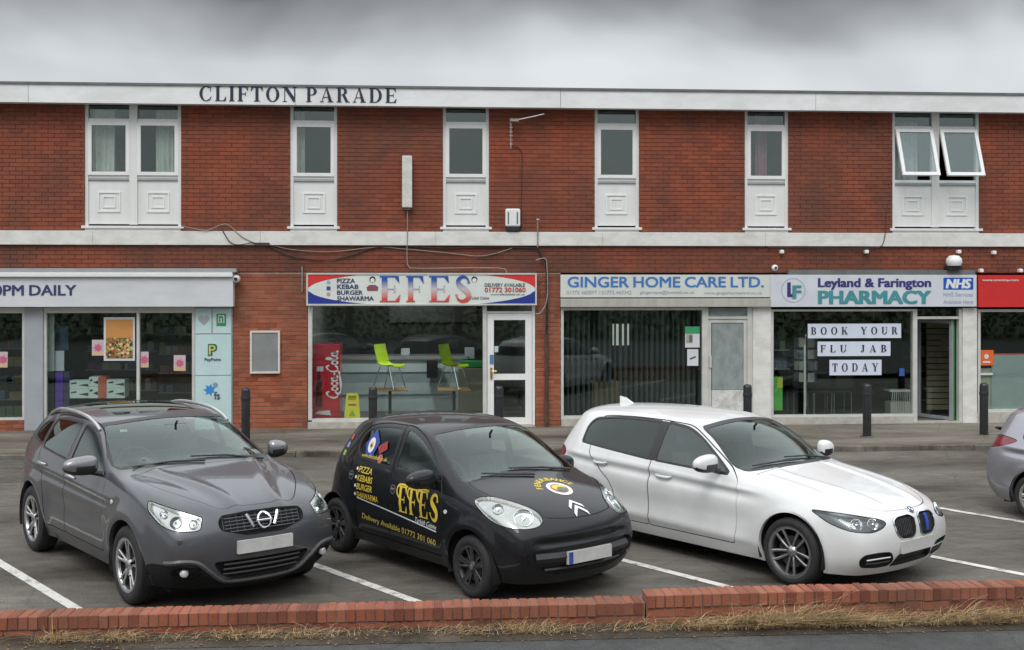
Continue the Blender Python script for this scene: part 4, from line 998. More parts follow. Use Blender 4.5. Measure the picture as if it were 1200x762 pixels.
def streaky(name, col, dcol, amt=.35, sc=(2.5, 2.5, .35), rough=.6):
    m = mat(name, col, rough); nt = m.node_tree; N = nt.nodes; L = nt.links; b = N['Principled BSDF']
    tc = N.new('ShaderNodeNewGeometry'); mp = N.new('ShaderNodeMapping'); mp.inputs['Scale'].default_value = sc; L.new(tc.outputs['Position'], mp.inputs[0])
    n = N.new('ShaderNodeTexNoise'); n.inputs['Scale'].default_value = 2.2; n.inputs['Detail'].default_value = 7; n.inputs['Roughness'].default_value = .68; L.new(mp.outputs[0], n.inputs['Vector'])
    r = N.new('ShaderNodeValToRGB'); e = r.color_ramp.elements; e[0].position = .38; e[0].color = (*[c*(1-amt)+d*amt for c, d in zip(col, dcol)], 1); e[1].position = .60; e[1].color = (*col, 1); L.new(n.outputs['Fac'], r.inputs[0]); L.new(r.outputs[0], b.inputs['Base Color']); return m
render_w = streaky('white_painted_board', (.74, .75, .74), (.45, .44, .38), .16)
band_w = streaky('white_painted_concrete', (.72, .72, .69), (.34, .32, .26), .34, (1.2, 1.2, 2.2), .75)
fascia_w = streaky('white_fascia', (.80, .815, .82), (.45, .45, .42), .3, (.6, .6, 1.2), .5)
alu = mat('grey_frame', (.38, .40, .41), .4, .3, var=.08, vscale=4)
alu_l = mat('pale_frame', (.60, .60, .57), .45, .2, var=.10, vscale=4)
stone = streaky('pale_stone', (.48, .46, .41), (.25, .23, .19), .5, (3, 3, 3), .8)
lead = mat('roof_edge', (.13, .14, .14), .6, var=.2, vscale=3)
ink = mat('dark_navy_lettering', (.018, .024, .05), .45, var=.1)
glass('shop_glass', (.90, .94, .93), .5, base=.062); glass('upper_glass', (.84, .88, .89), .6, base=.085); glass('frosted_glass', (.35, .38, .38), .5, rough=.25, base=.12)
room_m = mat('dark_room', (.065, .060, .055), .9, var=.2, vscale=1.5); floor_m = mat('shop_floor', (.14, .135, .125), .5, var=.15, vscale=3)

GZ = .19    # pavement level at the shops
parade = thing('shop_parade', 'long two storey red brick shop building with a flat white roof edge', 'building')
BRICKN = [0]
def brick_panel(x0, x1, z0, z1, yf, m, parent, name='brickwork', backm=None, single=False, holes=(), grow=0):
    """stretcher bond; single = each brick an object of its own"""
    L_, H_, j = .215, .065, .010; pw, ph = .225, .075; b = MB(); nr = int(round((z1-z0)/ph)); proto = None; proto_h = None
    for r in range(nr):
        z = z0+r*ph; x = x0-(.1125 if r % 2 else 0)
        while x < x1-.02:
            a, c = max(x, x0), min(x+L_, x1); x += pw
            if c-a < .03: continue
            if any(a < hx1 and c > hx0 and z < hz1 and z+H_ > hz0 for hx0, hx1, hz0, hz1 in holes): continue
            dy = rnd.uniform(-.0025, .0025); y = yf+dy
            if single and BRICKN[0] < 300 and c-a > .2:
                if proto is None:
                    q = MB(); q.box(0, 0, 0, L_, .03, H_, .003); proto = q.build('brick', m, parent); ob = proto
                else: ob = proto.copy(); COL.objects.link(ob); ob.parent = parent
                ob.location = (a, y, z); BRICKN[0] += 1
            else:
                b.add([(a, y, z), (c, y, z), (c, y, z+H_), (a, y, z+H_), (a, y+.02, z), (c, y+.02, z), (c, y+.02, z+H_), (a, y+.02, z+H_)], [[0, 1, 2, 3], [4, 0, 3, 7], [1, 5, 6, 2], [3, 2, 6, 7], [4, 5, 1, 0]])
    if b.f: o = b.build(name, m, parent); o['kind'] = 'stuff'
BXL, BXR = -15.2, 19.0
# ---- window strips: (u0, u1, double)
STR = [(99, 212, 1), (340, 395, 0), (519, 573, 0), (697, 749, 0), (873, 924, 0), (1046, 1148, 1)]
strips = [(-12.9, -12.05, 0), (-10.0, -9.15, 0)]+[(FX(a), FX(b), d) for a, b, d in STR]+[(14.1, 14.95, 0), (16.9, 17.75, 0)]
ZT, ZB = 6.02, 3.76      # under the fascia / top of the string course
xs = [BXL]+[v for s in strips for v in (s[0], s[1])]+[BXR]
for i in range(0, len(xs), 2):
    MB().box(xs[i], .012, ZB-.02, xs[i+1], .30, ZT+.3).build('upper_wall', mortar, parade)
for i in range(0, len(xs), 2): brick_panel(xs[i]+.004, xs[i+1]-.004, ZB, ZT+.03, 0.0, BR_UP, parade)
# roof edge
n = 0; x = BXL-.1; joints = [FX(33, -.3), FX(346, -.3), FX(657, -.3), FX(956, -.3)]
js = [BXL-.1, -12.5]+joints+[13.2, BXR+.1]
for a, c in zip(js[:-1], js[1:]):
    MB().box(a+.004, -.30, 5.985, c-.004, -.26, 6.305).build('fascia_board', fascia_w, parade)
    MB().box(a+.001, -.325, 6.305, c-.001, -.10, 6.345).build('roof_trim', lead, parade)
MB().box(BXL-.08, -.265, 6.0, BXR+.08, .0, 6.04).build('soffit', fascia_w, parade)
MB().box(BXL-.08, -.10, 6.05, BXR+.08, 9.0, 6.30).build('roof', lead, parade)
# string course between the storeys
js = [BXL, -12.0, -9.0, -6.0, -3.05, .1, 3.15, 6.2, 9.2, 12.3, 15.5, BXR]
for a, c in zip(js[:-1], js[1:]): MB().box(a+.002, -.06, 3.495, c-.002, .1, 3.745, .004).build('string_course', band_w, parade)
# lower brick band over the shops
SH = dict(conv=(FX(-260), FX(273)), efes=(FX(360), FX(628)), gin=(FX(657), FX(903)), ph=(FX(903), FX(1145)), red=(FX(1146), FX(1400)))
core = MB(); core.box(BXL, .012, 3.0, BXR, .3, 3.50)
core.build('lower_wall', mortar, parade)
brick_panel(BXL, BXR, 3.02, 3.50, 0.0, BR_BAND, parade)
# piers
def pier(x0, x1, single):
    MB().box(x0, .012, GZ-.1, x1, 6.0, 3.01).build('pier_core', mortar_l, parade); brick_panel(x0, x1, GZ-.05, 3.0, 0.0, BR_LO, parade, single=single)
pier(SH['conv'][1], SH['efes'][0], True); pier(SH['efes'][1], SH['gin'][0], True)
MB().box(SH['red'][1], .0, GZ-.1, BXR, .3, 3.01).build('end_wall', BR_LO, parade); MB().box(BXL, .0, GZ-.1, SH['conv'][0], .3, 3.01).build('end_wall', BR_LO, parade)
# rooms behind
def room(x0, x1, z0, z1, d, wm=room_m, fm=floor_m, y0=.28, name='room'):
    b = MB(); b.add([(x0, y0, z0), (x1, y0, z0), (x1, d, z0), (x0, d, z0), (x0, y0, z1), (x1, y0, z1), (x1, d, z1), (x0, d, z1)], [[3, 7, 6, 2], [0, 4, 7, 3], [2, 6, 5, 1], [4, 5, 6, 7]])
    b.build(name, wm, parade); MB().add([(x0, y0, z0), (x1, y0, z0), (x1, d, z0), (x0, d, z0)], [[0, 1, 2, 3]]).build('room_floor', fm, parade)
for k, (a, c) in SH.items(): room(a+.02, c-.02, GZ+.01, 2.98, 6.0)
MB().box(BXL, .30, 3.0, BXR, 8.9, 3.2).build('floor_slab', lead, parade); MB().box(BXL+.1, 8.7, 0, BXR-.1, 8.9, 6.1).build('back_wall', mortar, parade)
for x in (BXL, BXR-.25): MB().box(x, .31, 0, x+.25, 8.69, 6.02).build('side_wall', mortar, parade)

def upper_window(x0, x1, dbl, idx):
    w = MB(); w.box(x0-.0, .03, 3.75, x0+.055, .12, ZT); w.box(x1-.055, .03, 3.75, x1, .12, ZT)
    n = 2 if dbl else 1; xm = (x0+x1)/2
    cells = [(x0+.055, x1-.055)] if not dbl else [(x0+.055, xm-.07), (xm+.07, x1-.055)]
    if dbl: w.box(xm-.07, .025, 3.86, xm+.07, .12, ZT)
    root = w.build('window', render_w, parade)
    for a, c in cells:
        MB().box(a, .05, 5.70, c, .11, 5.76).build('frame_bar', white, root); MB().box(a, .05, 4.70, c, .11, 4.745).build('frame_bar', white, root)
        MB().box(a+.0, .085, 5.76, c, .09, ZT-.01).build('top_pane', MATS['upper_glass'], root)
        MB().box(a, .03, 4.655, c, .10, 4.70, .004).build('ledge', alu, root)
        p = MB(); p.box(a, .06, 3.87, c, .10, 4.655); p.build('panel', render_w, root)
        cx = (a+c)/2; cz = 4.265; q = MB()
        for hw, hh, t, yy in ((.20, .185, .028, .045), (.115, .105, .022, .048)):
            q.box(cx-hw, yy, cz-hh, cx+hw, .06, cz-hh+t); q.box(cx-hw, yy, cz+hh-t, cx+hw, .06, cz+hh); q.box(cx-hw, yy, cz-hh+t, cx-hw+t, .06, cz+hh-t); q.box(cx+hw-t, yy, cz-hh+t, cx+hw, .06, cz+hh-t)
        q.build('panel_moulding', white, root)
        # sash
        s = MB(); H = 5.70-4.745; t = .062; wd = c-a; s.box(.0, 0, -H, t, .05, 0); s.box(wd-t, 0, -H, wd, .05, 0); s.box(t, 0, -t, wd-t, .05, 0); s.box(t, 0, -H, wd-t, .05, -H+t)
        so = s.build('sash', white, root); so.location = (a, .02, 5.70)
        g = MB().box(t, .022, -H+t, wd-t, .028, -t); pm = MATS['upper_glass']
        so['label'] = 'white window sash'; go = g.build('pane', pm, root); go.location = so.location
        if idx == 7: so.rotation_euler = go.rotation_euler = (radians(-21), 0, 0); so.location.y = go.location.y = -.01; so['label'] = 'sash tilted open outwards'
        else: so['label'] = 'closed sash'
    MB().box(x0+.002, .01, 3.745, x1-.002, .1, 3.788).build('sill_base', render_w, root)
    MB().box(x0-.05, -.03, 3.79, x1+.05, .1, 3.835, .004).build('sill', render_w, root)
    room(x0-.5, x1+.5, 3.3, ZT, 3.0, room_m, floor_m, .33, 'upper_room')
    return root
for i, (a, c, d) in enumerate(strips): upper_window(a, c, d, i)
# curtains inside the upper windows
def curtain(x0, x1, z0, z1, y, m, name, label, n=9, amp=.03):
    b = MB(); vs = []; N_ = n*6
    for i in range(N_+1):
        x = x0+(x1-x0)*i/N_; yy = y+amp*sin(2*pi*i/6+.4*sin(i*1.7)); vs += [(x, yy, z0), (x+.004*sin(i), yy, z1)]
    b.add(vs, [[2*i, 2*i+2, 2*i+3, 2*i+1] for i in range(N_)]); o = b.build(name, m, None, True); tag(o, label, 'curtain', 'curtains in the upper windows'); return o
cm = mat('cream_curtain', (.80, .80, .70), .9, var=.1); pk = mat('pink_curtain', (.50, .20, .26), .9, var=.15); nt_ = mat('grey_net', (.45, .47, .47), .9, var=.12)
s = strips[2]; curtain(s[0]+.08, s[0]+.47, 4.62, 5.95, .26, cm, 'curtain', 'cream pleated curtain in the left pane of the wide window at the far left', 5)
curtain(s[1]-.50, s[1]-.08, 4.62, 5.95, .26, cm, 'curtain', 'cream pleated curtain in the right pane of the wide window at the far left', 5)
s = strips[3]; curtain(s[0]+.06, s[0]+.24, 4.62, 5.95, .26, cm, 'curtain', 'narrow cream curtain in the window below the word Parade', 3)
s = strips[6]; curtain(s[0]+.28, s[0]+.50, 4.62, 5.95, .30, pk, 'curtain', 'pink curtain behind the narrow window nearest the pair of open sashes', 3); 
s = strips[7]; curtain(s[0]+.1, s[0]+.62, 4.72, 5.9, .34, nt_, 'curtain', 'pale net curtain behind the open sash on the left', 6)
# building name on the fascia
serif_fit('CLIFTON PARADE', FX(233, -.3), FX(465, -.3), FZ(350, 119.5, -.3), FZ(350, 102.5, -.3), -.302, ink, parade, 'lettering', gap=.14, word=.42)

# ---------------------------------------------------------------- shopfronts
def frame_rect(b, x0, x1, z0, z1, t, y0=.02, y1=.10):
    b.box(x0, y0, z0, x0+t, y1, z1); b.box(x1-t, y0, z0, x1, y1, z1); b.box(x0+t, y0, z1-t, x1-t, y1, z1); b.box(x0+t, y0, z0, x1-t, y1, z0+t)
def pane(x0, x1, z0, z1, parent, m='shop_glass', y=.055, name='pane'): return MB().box(x0, y, z0, x1, y+.008, z1).build(name, MATS[m], parent)
PRINT = {}
def print_mat(name, col, rough=.35, **k): return mat('print_'+name, col, rough, var=k.pop('var', .05), vscale=3, **k)
W_, NAVY, RED, BLUE = print_mat('white', (.72, .74, .74)), print_mat('navy', (.035, .05, .14)), print_mat('red', (.62, .035, .035)), print_mat('blue', (.02, .04, .26))

# 1. convenience store
cs = thing('shopfront', 'grey framed convenience store front with teal side panels and a long pale sign above', 'shopfront', (0, 0, 0))
zc0 = FZ(25, 493); ztop = FZ(150, 360)
gpm = mat('grey_pillar', (.34, .36, .39), .5, var=.06, vscale=3)
for x0, x1 in ((FX(29), FX(50.5)), (FX(-110), FX(-90))): MB().box(x0, -.02, GZ, x1, .12, ztop).build('pillar', gpm, cs)
for q0, q1 in ((FX(50.5)+.002, FX(228)), (FX(-90), FX(29)-.002), (FX(-255), FX(-110)-.002)): b = MB(); frame_rect(b, q0, q1, zc0, ztop, .05); b.build('frame', alu_l, cs)
MB().box(FX(160), .0, zc0+.05, FX(163.4), .10, ztop-.05).build('mullion', alu_l, cs)
for a, c in ((FX(50.5)+.05, FX(160)), (FX(163.4), FX(228)-.05), (FX(-90)+.05, FX(29)-.05), (FX(-255)+.05, FX(-110)-.05)):
    pane(a, c, zc0+.05, ztop-.05, cs); MB().box(a, .015, ztop-.105, c, .05, ztop-.052).build('blind_rail', alu_l, cs)
MB().box(FX(-255), .0, GZ, FX(228), .2, zc0-.002).build('plinth', mortar_l, cs)
brick_panel(FX(-255), FX(228), GZ-.03, zc0-.01, -.012, BR_LO, cs, 'brick_plinth')
teal = print_mat('pale_teal', (.50, .66, .66))
zz = [zc0-.25, FZ(250, 441), FZ(250, 391), ztop]; sp_ = MB(); sp_.box(FX(228)+.002, .0, zc0-.3, FX(272.5), .09, ztop); back = sp_.build('side_panel_frame', alu, cs)
for k, (z0, z1) in enumerate(((zz[0], FZ(250, 440.5)), (FZ(250, 439.5), FZ(250, 392)), (FZ(250, 390.8), FZ(250, 362)))):
    if k < 2: MB().box(FX(229), -.012, z0, FX(271), -.001, z1).build('side_panel', teal, cs)
    else:
        for a, c in ((229, 248), (249.5, 271)): MB().box(FX(a), -.012, z0, FX(c), -.001, z1).build('side_panel', teal, cs)
heart = []
for i in range(28):
    t = 2*pi*i/28; heart.append((16*sin(t)**3/16, (13*cos(t)-5*cos(2*t)-2*cos(3*t)-cos(4*t))/16))
def flat(poly, cx, cz, s, y, m, parent, name='emblem', sz=None):
    p = [(cx+x*s, cz+z*(sz or s)) for x, z in poly]; p = p if area2(p) > 0 else p[::-1]; n = len(p)
    return MB().add([(x, y, z) for x, z in p]+[(x, y+.003, z) for x, z in p], [list(range(n))]+[[i, n+i, n+(i+1) % n, (i+1) % n] for i in range(n)]).build(name, m, parent)
circ = [(cos(2*pi*i/28), sin(2*pi*i/28)) for i in range(28)]; sq = [(-1, -1), (1, -1), (1, 1), (-1, 1)]
flat(heart, FX(239), FZ(239, 375), .10, -.016, print_mat('pale_grey', (.34, .38, .38)), cs, 'heart_emblem')
flat(sq, FX(259.5), FZ(259, 375), .085, -.016, print_mat('green', (.03, .27, .10)), cs, 'green_emblem', .11)
flat(sq, FX(259.5), FZ(259, 374), .055, -.019, W_, cs, 'green_emblem', .07)
text_fit('n', FX(257), FX(262), FZ(259, 378), FZ(259, 370.5), -.022, print_mat('green', (0, 0, 0)), cs, bold=.02)
text_fit('P', FX(244), FX(254.5), FZ(250, 417), FZ(250, 403), -.016, print_mat('dark_green', (.05, .12, .07)), cs, bold=.10)
text_fit('P', FX(245.2), FX(253), FZ(250, 415.6), FZ(250, 404.6), -.021, print_mat('lime', (.55, .58, .15)), cs, bold=.01)
text_fit('PayPoint', FX(240), FX(259), FZ(250, 424), FZ(250, 419.5), -.016, print_mat('dark_grey', (.08, .10, .12)), cs, bold=.01)
star = [((1 if i % 2 else .55)*cos(2*pi*i/14), (1 if i % 2 else .55)*sin(2*pi*i/14)) for i in range(14)]
flat(star, FX(246), FZ(246, 457), .115, -.016, print_mat('sky_blue', (.04, .26, .62)), cs, 'blue_emblem'); flat(circ, FX(252.5), FZ(252, 451), .045, -.018, print_mat('grey_blue', (.20, .33, .42)), cs, 'blue_emblem')
text_fit('fs', FX(251), FX(258), FZ(250, 468), FZ(250, 459), -.016, print_mat('dark_grey', (0, 0, 0)), cs, bold=.02)
# its sign
s1 = thing('shop_sign', 'long pale grey store sign reading 10PM DAILY in navy capitals', 'shop sign')
x1 = FX(273, -.2); MB().box(FX(-262), -.20, FZ(150, 359.5, -.2), x1, -.004, FZ(150, 325, -.2)).build('board', streaky('sign_grey', (.62, .64, .66), (.42, .44, .45), .3, (.7, .7, 2)), s1)
MB().box(FX(-262), -.26, FZ(150, 325, -.2)+.002, x1+.0, -.004, FZ(150, 319.5, -.2), .01).build('light_bar', mat('white_metal', (.80, .81, .81), .3, .1, var=.04), s1)
MB().box(FX(-262), -.22, FZ(150, 319.3, -.2)+.002, FX(277, -.2), -.004, FZ(150, 314.5, -.2)).build('canopy_trim', alu, s1)
text_fit('10PM DAILY', FX(-14, -.2), FX(89.5, -.2), FZ(50, 346.5, -.2), FZ(50, 334, -.2), -.202, NAVY, s1, bold=.022, word=.75)

# 2. takeaway
ef = thing('shopfront', 'takeaway front with one big dark window and a white glazed door on its right', 'shopfront')
x0, x1 = FX(361), FX(627); zt = FZ(450, 359); zb = FZ(450, 492)
MB().box(x0, .0, zb, FX(365.5), .12, zt+.02).build('frame_member', alu_l, ef); MB().box(FX(566), .0, GZ, FX(570.5), .12, zt+.02).build('frame_member', alu_l, ef); MB().box(FX(365.5), .0, zb-.03, FX(566)-.001, .12, zb+.025).build('frame_member', alu_l, ef); MB().box(FX(365.5), .0, zt-.0, FX(566)-.001, .12, zt+.03).build('frame_member', alu_l, ef)
pane(FX(365.5), FX(566), zb+.025, zt, ef)
MB().box(x0, -.06, GZ-.04, FX(570), .2, zb-.032).build('stone_sill', stone, ef)
MB().box(FX(570.5)+.002, .03, FZ(600, 367), FX(625), .10, FZ(600, 365)).build('door_frame', white, ef); MB().box(FX(624), .02, GZ, FX(627), .10, zt).build('door_frame', white, ef); pane(FX(571), FX(624), FZ(600, 365)+.002, zt, ef, y=.06, name='transom_pane')
MB().box(FX(570.5), -.05, GZ-.04, FX(627), .2, GZ+.03).build('threshold', stone, ef)
def door(x0, x1, z0, z1, m, parent, t=.09, mid=None, kick=0, y=.03, name='door', pm='shop_glass'):
    b = MB(); frame_rect(b, x0, x1, z0, z1, t, y, y+.05)
    if mid: b.box(x0+t, y, mid-.055, x1-t, y+.05, mid+.055)
    if kick: b.box(x0+t, y+.005, z0+t, x1-t, y+.045, z0+t+kick)
    d = b.build(name, m, parent); pane(x0+t, x1-t, z0+t+kick, z1-t, d, pm, y+.02); return d
d = door(FX(571)+.002, FX(623.5), GZ+.035, FZ(600, 367.5), white, ef, .12, FZ(600, 442))
MB().box(FX(574.5), .0, FZ(575, 444), FX(577), .03, FZ(575, 431)).build('handle', mat('brass', (.55, .36, .12), .3, .9, var=.1), d); MB().tube([(FX(576), .01, FZ(575, 435)), (FX(576), -.03, FZ(575, 435)), (FX(582), -.035, FZ(575, 435))], .009, 6).build('handle', MATS['brass'], d, True)
MB().box(FX(574), .02, FZ(575, 427), FX(578.5), .029, FZ(575, 416)).build('sticker', print_mat('sticker_blue', (.10, .22, .40)), d); MB().box(FX(579.5), .048, FZ(575, 413), FX(584), .0495, FZ(575, 406)).build('sticker', print_mat('sticker_pale', (.5, .6, .6)), d)
s2 = thing('shop_sign', 'red, white and blue takeaway sign with a name in big serif capitals', 'shop sign')
a, c, z0, z1 = FX(359, -.12), FX(629, -.12), FZ(500, 358, -.12), FZ(500, 320, -.12)
b = MB(); frame_rect(b, a, c, z0, z1, .03, -.14, -.002); b.build('frame', alu_l, s2); MB().box(a+.03, -.125, z0+.03, c-.03, -.004, z1-.03).build('board', print_mat('sign_white', (.66, .70, .66)), s2)
xa, xb, za, zb_ = a+.03, c-.03, z0+.03, z1-.03; xm = (xa+xb)/2; hw = (xb-xa)/2; zm = (za+zb_)/2; hh = (zb_-za)/2
def swoosh(sx, sz, m):
    pts = [(xm+sx*hw*k/20, zm+sz*hh*min(1.0, 1.16*sqrt(max(0, 1-(k/20)**2)))+0*sz) for k in range(4, 21)]
    pts = [(x, z) for x, z in pts]; top = [(xm+sx*hw, zm+sz*hh)]; low = []
    poly = [(x, zm+sz*max(abs(z-zm), .10*hh)) for x, z in pts]
    b = MB(); vs = []
    for x, z in poly: vs += [(x, -.128, z), (x, -.128, zm+sz*hh)]
    b.add(vs, [[2*i, 2*i+1, 2*i+3, 2*i+2] if sx*sz < 0 else [2*i, 2*i+2, 2*i+3, 2*i+1] for i in range(len(poly)-1)]); b.build('sign_sweep', m, s2)
for sx in (-1, 1): swoosh(sx, 1, RED); swoosh(sx, -1, BLUE)
def two_tone(name, z0, z1, top, bot, mid):
    m = mat(name, top, .35); nt = m.node_tree; N = nt.nodes; L = nt.links; g = N.new('ShaderNodeNewGeometry'); s_ = N.new('ShaderNodeSeparateXYZ'); L.new(g.outputs['Position'], s_.inputs[0]); r = N.new('ShaderNodeMapRange'); r.inputs['From Min'].default_value = z0; r.inputs['From Max'].default_value = z1; L.new(s_.outputs['Z'], r.inputs[0])
    cr = N.new('ShaderNodeValToRGB'); e = cr.color_ramp.elements; e[0].position = .1; e[0].color = (*bot, 1); e[1].position = .85; e[1].color = (*top, 1); q = e.new(.5); q.color = (*mid, 1); L.new(r.outputs[0], cr.inputs[0]); L.new(cr.outputs[0], N['Principled BSDF'].inputs['Base Color']); return m
efm = two_tone('print_efes', FZ(500, 354, -.13), FZ(500, 324, -.13), (.03, .09, .34), (.60, .07, .04), (.55, .50, .52))
b_, w_ = serif_text('E', 0); 
for ch, ua, ub in (('E', 444, 470), ('F', 475, 497), ('E', 502, 528), ('S', 533, 552)):
    serif_fit(ch, FX(ua, -.13), FX(ub, -.13), FZ(500, 354, -.13), FZ(500, 323.5, -.13), -.13, efm, s2, 'letter_'+ch.lower() if False else 'lettering')
for k, t in enumerate(('PIZZA', 'KEBAB', 'BURGER', 'SHAWARMA')):
    v = 326.5+k*6.9; text_fit(t, FX(395, -.13), FX((416, 420, 425, 438)[k], -.13), FZ(400, v+5.2, -.13), FZ(400, v, -.13), -.128, NAVY, s2, bold=.02)
gd = print_mat('slate', (.10, .13, .14))
text_fit('DELIVERY AVAILABLE', FX(568, -.13), FX(615, -.13), FZ(590, 336, -.13), FZ(590, 332, -.13), -.128, gd, s2, bold=.01)
text_fit('01772 301060', FX(568, -.13), FX(616, -.13), FZ(590, 342.5, -.13), FZ(590, 337, -.13), -.128, print_mat('red_ink', (.50, .05, .05)), s2, bold=.02)
text_fit('www.efeskebab.co.uk', FX(575, -.13), FX(615, -.13), FZ(590, 346, -.13), FZ(590, 344, -.13), -.128, gd, s2)
text_fit('Turkish Cuisine', FX(551, -.13), FX(573, -.13), FZ(560, 351, -.13), FZ(560, 347.5, -.13), -.128, gd, s2, shear=.3)
for uu in (436.5, 556):      # little round chef heads
    flat(circ, FX(uu, -.13), FZ(uu, 327.5, -.13), .055, -.130, print_mat('black', (.02, .02, .02)), s2, 'chef_emblem'); flat(circ, FX(uu, -.13), FZ(uu, 328.5, -.13), .038, -.133, W_, s2, 'chef_emblem')
flat([(-1, -.6), (1, -.6), (1.2, .1), (.6, .6), (-.6, .6), (-1.2, .1)], FX(436.5, -.13), FZ(436, 337.5, -.13), .09, -.130, print_mat('maroon', (.22, .08, .10)), s2, 'chef_emblem')
for k, (m_, v) in enumerate((('sky', 331), ('fb', 338), ('ig', 345))): flat(circ if k != 1 else sq, FX(385, -.13), FZ(385, v, -.13), .035, -.130, print_mat(m_, ((.25, .45, .60), (.04, .08, .25), (.45, .30, .25))[k]), s2, 'icon')

# 3. care office
gi = thing('shopfront', 'office front with vertical blinds and a grey panelled door beside a white pilaster', 'shopfront')
zt, zb = FZ(740, 360.5), FZ(740, 487)
MB().box(FX(657.5), .0, GZ+.05, FX(660.5), .12, zt).build('frame_member', alu_l, gi); MB().box(FX(823), .0, GZ, FX(830), .12, zt).build('frame_member', alu_l, gi); MB().box(FX(660.5)+.001, .0, zt-.05, FX(823)-.001, .12, zt).build('frame_member', alu_l, gi); MB().box(FX(660.5)+.001, .0, zb-.05, FX(823)-.001, .12, zb).build('frame_member', alu_l, gi); MB().box(FX(876), .0, GZ, FX(882), .12, zt).build('frame_member', alu_l, gi); MB().box(FX(830)+.001, .01, FZ(850, 374), FX(876)-.001, .11, FZ(850, 371)).build('frame_member', alu_l, gi)
pane(FX(660.5), FX(823), zb, zt-.05, gi); MB().box(FX(657.5), -.03, GZ-.04, FX(823), .2, zb-.052).build('stone_sill', stone, gi)
MB().box(FX(830)+.001, .05, FZ(850, 371), FX(876)-.001, .06, zt-.01).build('transom_panel', mat('grey_board', (.26, .30, .30), .6, var=.15, vscale=5), gi)
d = door(FX(830)+.003, FX(876)-.003, GZ+.02, FZ(850, 374.5), alu_l, gi, .06, pm='frosted_glass')
MB().box(FX(835), .045, FZ(850, 457), FX(872), .058, FZ(850, 378)).build('door_board', streaky('weathered_board', (.27, .31, .31), (.16, .18, .18), .6, (3, 3, 2)), d)
MB().box(FX(834.5), .025, GZ+.085, FX(872.5), .05, FZ(850, 457.5)).build('kick_plate', mat('kick_plate', (.60, .60, .58), .5, .1, var=.25, vscale=9), d); MB().box(FX(831.5), .0, FZ(832, 431), FX(834), .03, FZ(832, 417)).build('handle', alu_l, d)
MB().box(FX(882)+.002, -.03, GZ-.04, FX(903), .2, zt+.02).build('pilaster', band_w, gi)
MB().box(FX(830), -.04, GZ-.04, FX(882), .2, GZ+.018).build('threshold', stone, gi)
s3 = thing('shop_sign', 'pale office sign with light blue capitals, mounted over a beige shutter box', 'shop sign')
y = -.10; MB().box(FX(657, y), y, FZ(780, 348.5, y), FX(903, y)-.005, -.004, FZ(780, 322, y)).build('board', print_mat('sign_pale', (.62, .64, .60)), s3)
MB().box(FX(657, y), y-.03, FZ(780, 360, y), FX(903, y)-.005, -.004, FZ(780, 350, y), .008).build('shutter_box', streaky('shutter_beige', (.44, .43, .38), (.28, .27, .23), .4), s3)
text_fit('GINGER HOME CARE LTD.', FX(665, y), FX(895, y), FZ(780, 336.8, y), FZ(780, 324.3, y), y-.002, print_mat('light_blue', (.045, .19, .50)), s3, bold=.018, word=.8)
gp = print_mat('pale_blue_grey', (.36, .42, .50))
text_fit('01772 460897 / 01772 460342', FX(664, y), FX(740, y), FZ(700, 344.8, y), FZ(700, 340.5, y), y-.002, gp, s3); text_fit('gingercare@hotmail.co.uk', FX(750, y), FX(814, y), FZ(780, 345.3, y), FZ(780, 340.5, y), y-.002, gp, s3); text_fit('www.gingerhomecare.co.uk', FX(825, y), FX(893, y), FZ(860, 345.8, y), FZ(860, 341.5, y), y-.002, gp, s3)
# 4. pharmacy
ph = thing('shopfront', 'pharmacy front with a dark display window and an open glass door', 'shopfront')
zt, zb = FZ(980, 362.5), FZ(980, 486)
MB().box(FX(903)+.002, .0, GZ, FX(906.5), .12, zt).build('frame_member', alu_l, ph); MB().box(FX(1070), .0, GZ, FX(1075), .12, zt).build('frame_member', alu_l, ph); MB().box(FX(906.5)+.001, .0, zt-.04, FX(1070)-.001, .12, zt).build('frame_member', alu_l, ph); MB().box(FX(906.5)+.001, .0, zb-.04, FX(1070)-.001, .12, zb).build('frame_member', alu_l, ph); MB().box(FX(1124), .0, GZ, FX(1127.5), .12, zt).build('frame_member', alu_l, ph); MB().box(FX(1075)+.001, .01, FZ(1100, 374), FX(1124)-.001, .11, FZ(1100, 371)).build('frame_member', alu_l, ph)
pane(FX(906.5), FX(1070), zb, zt-.04, ph); pane(FX(1075), FX(1124), FZ(1100, 371)+.002, zt, ph, name='transom_pane'); MB().box(FX(943.5), .065, zb, FX(945.5), .10, zb+1.3).build('glazing_bar', alu_l, ph)
MB().box(FX(903)+.002, -.04, GZ-.04, FX(1070), .2, zb-.042).build('stone_sill', stone, ph); MB().box(FX(1070), -.05, GZ-.04, FX(1127), .2, GZ+.02).build('threshold', stone, ph)
MB().box(FX(1127.5)+.002, -.03, GZ-.04, FX(1144), .2, zt+.02).build('pilaster', band_w, ph)
d = door(0, .80, 0, FZ(1100, 376)-GZ-.03, alu, ph, .06); sw_ = thing('slat_wall', 'beige slatted display wall just inside the pharmacy door', 'display wall')
for i in range(16): MB().box(FX(1086, 1.1), 1.1, GZ+.12+.115*i, FX(1116, 1.1), 1.13, GZ+.215+.115*i).build('slat', mat('slat_beige', (.36, .30, .21), .6, var=.08), sw_)
d.location = (FX(1122), .12, GZ+.03); d.rotation_euler = (0, 0, radians(118)); MB().box(.0, -.02, .0, .10, .028, 1.95).build('green_edge', print_mat('door_green', (.02, .20, .06)), d)
s4 = thing('shop_sign', 'pale pharmacy sign with teal capitals, round monogram and a blue badge at its right end', 'shop sign')
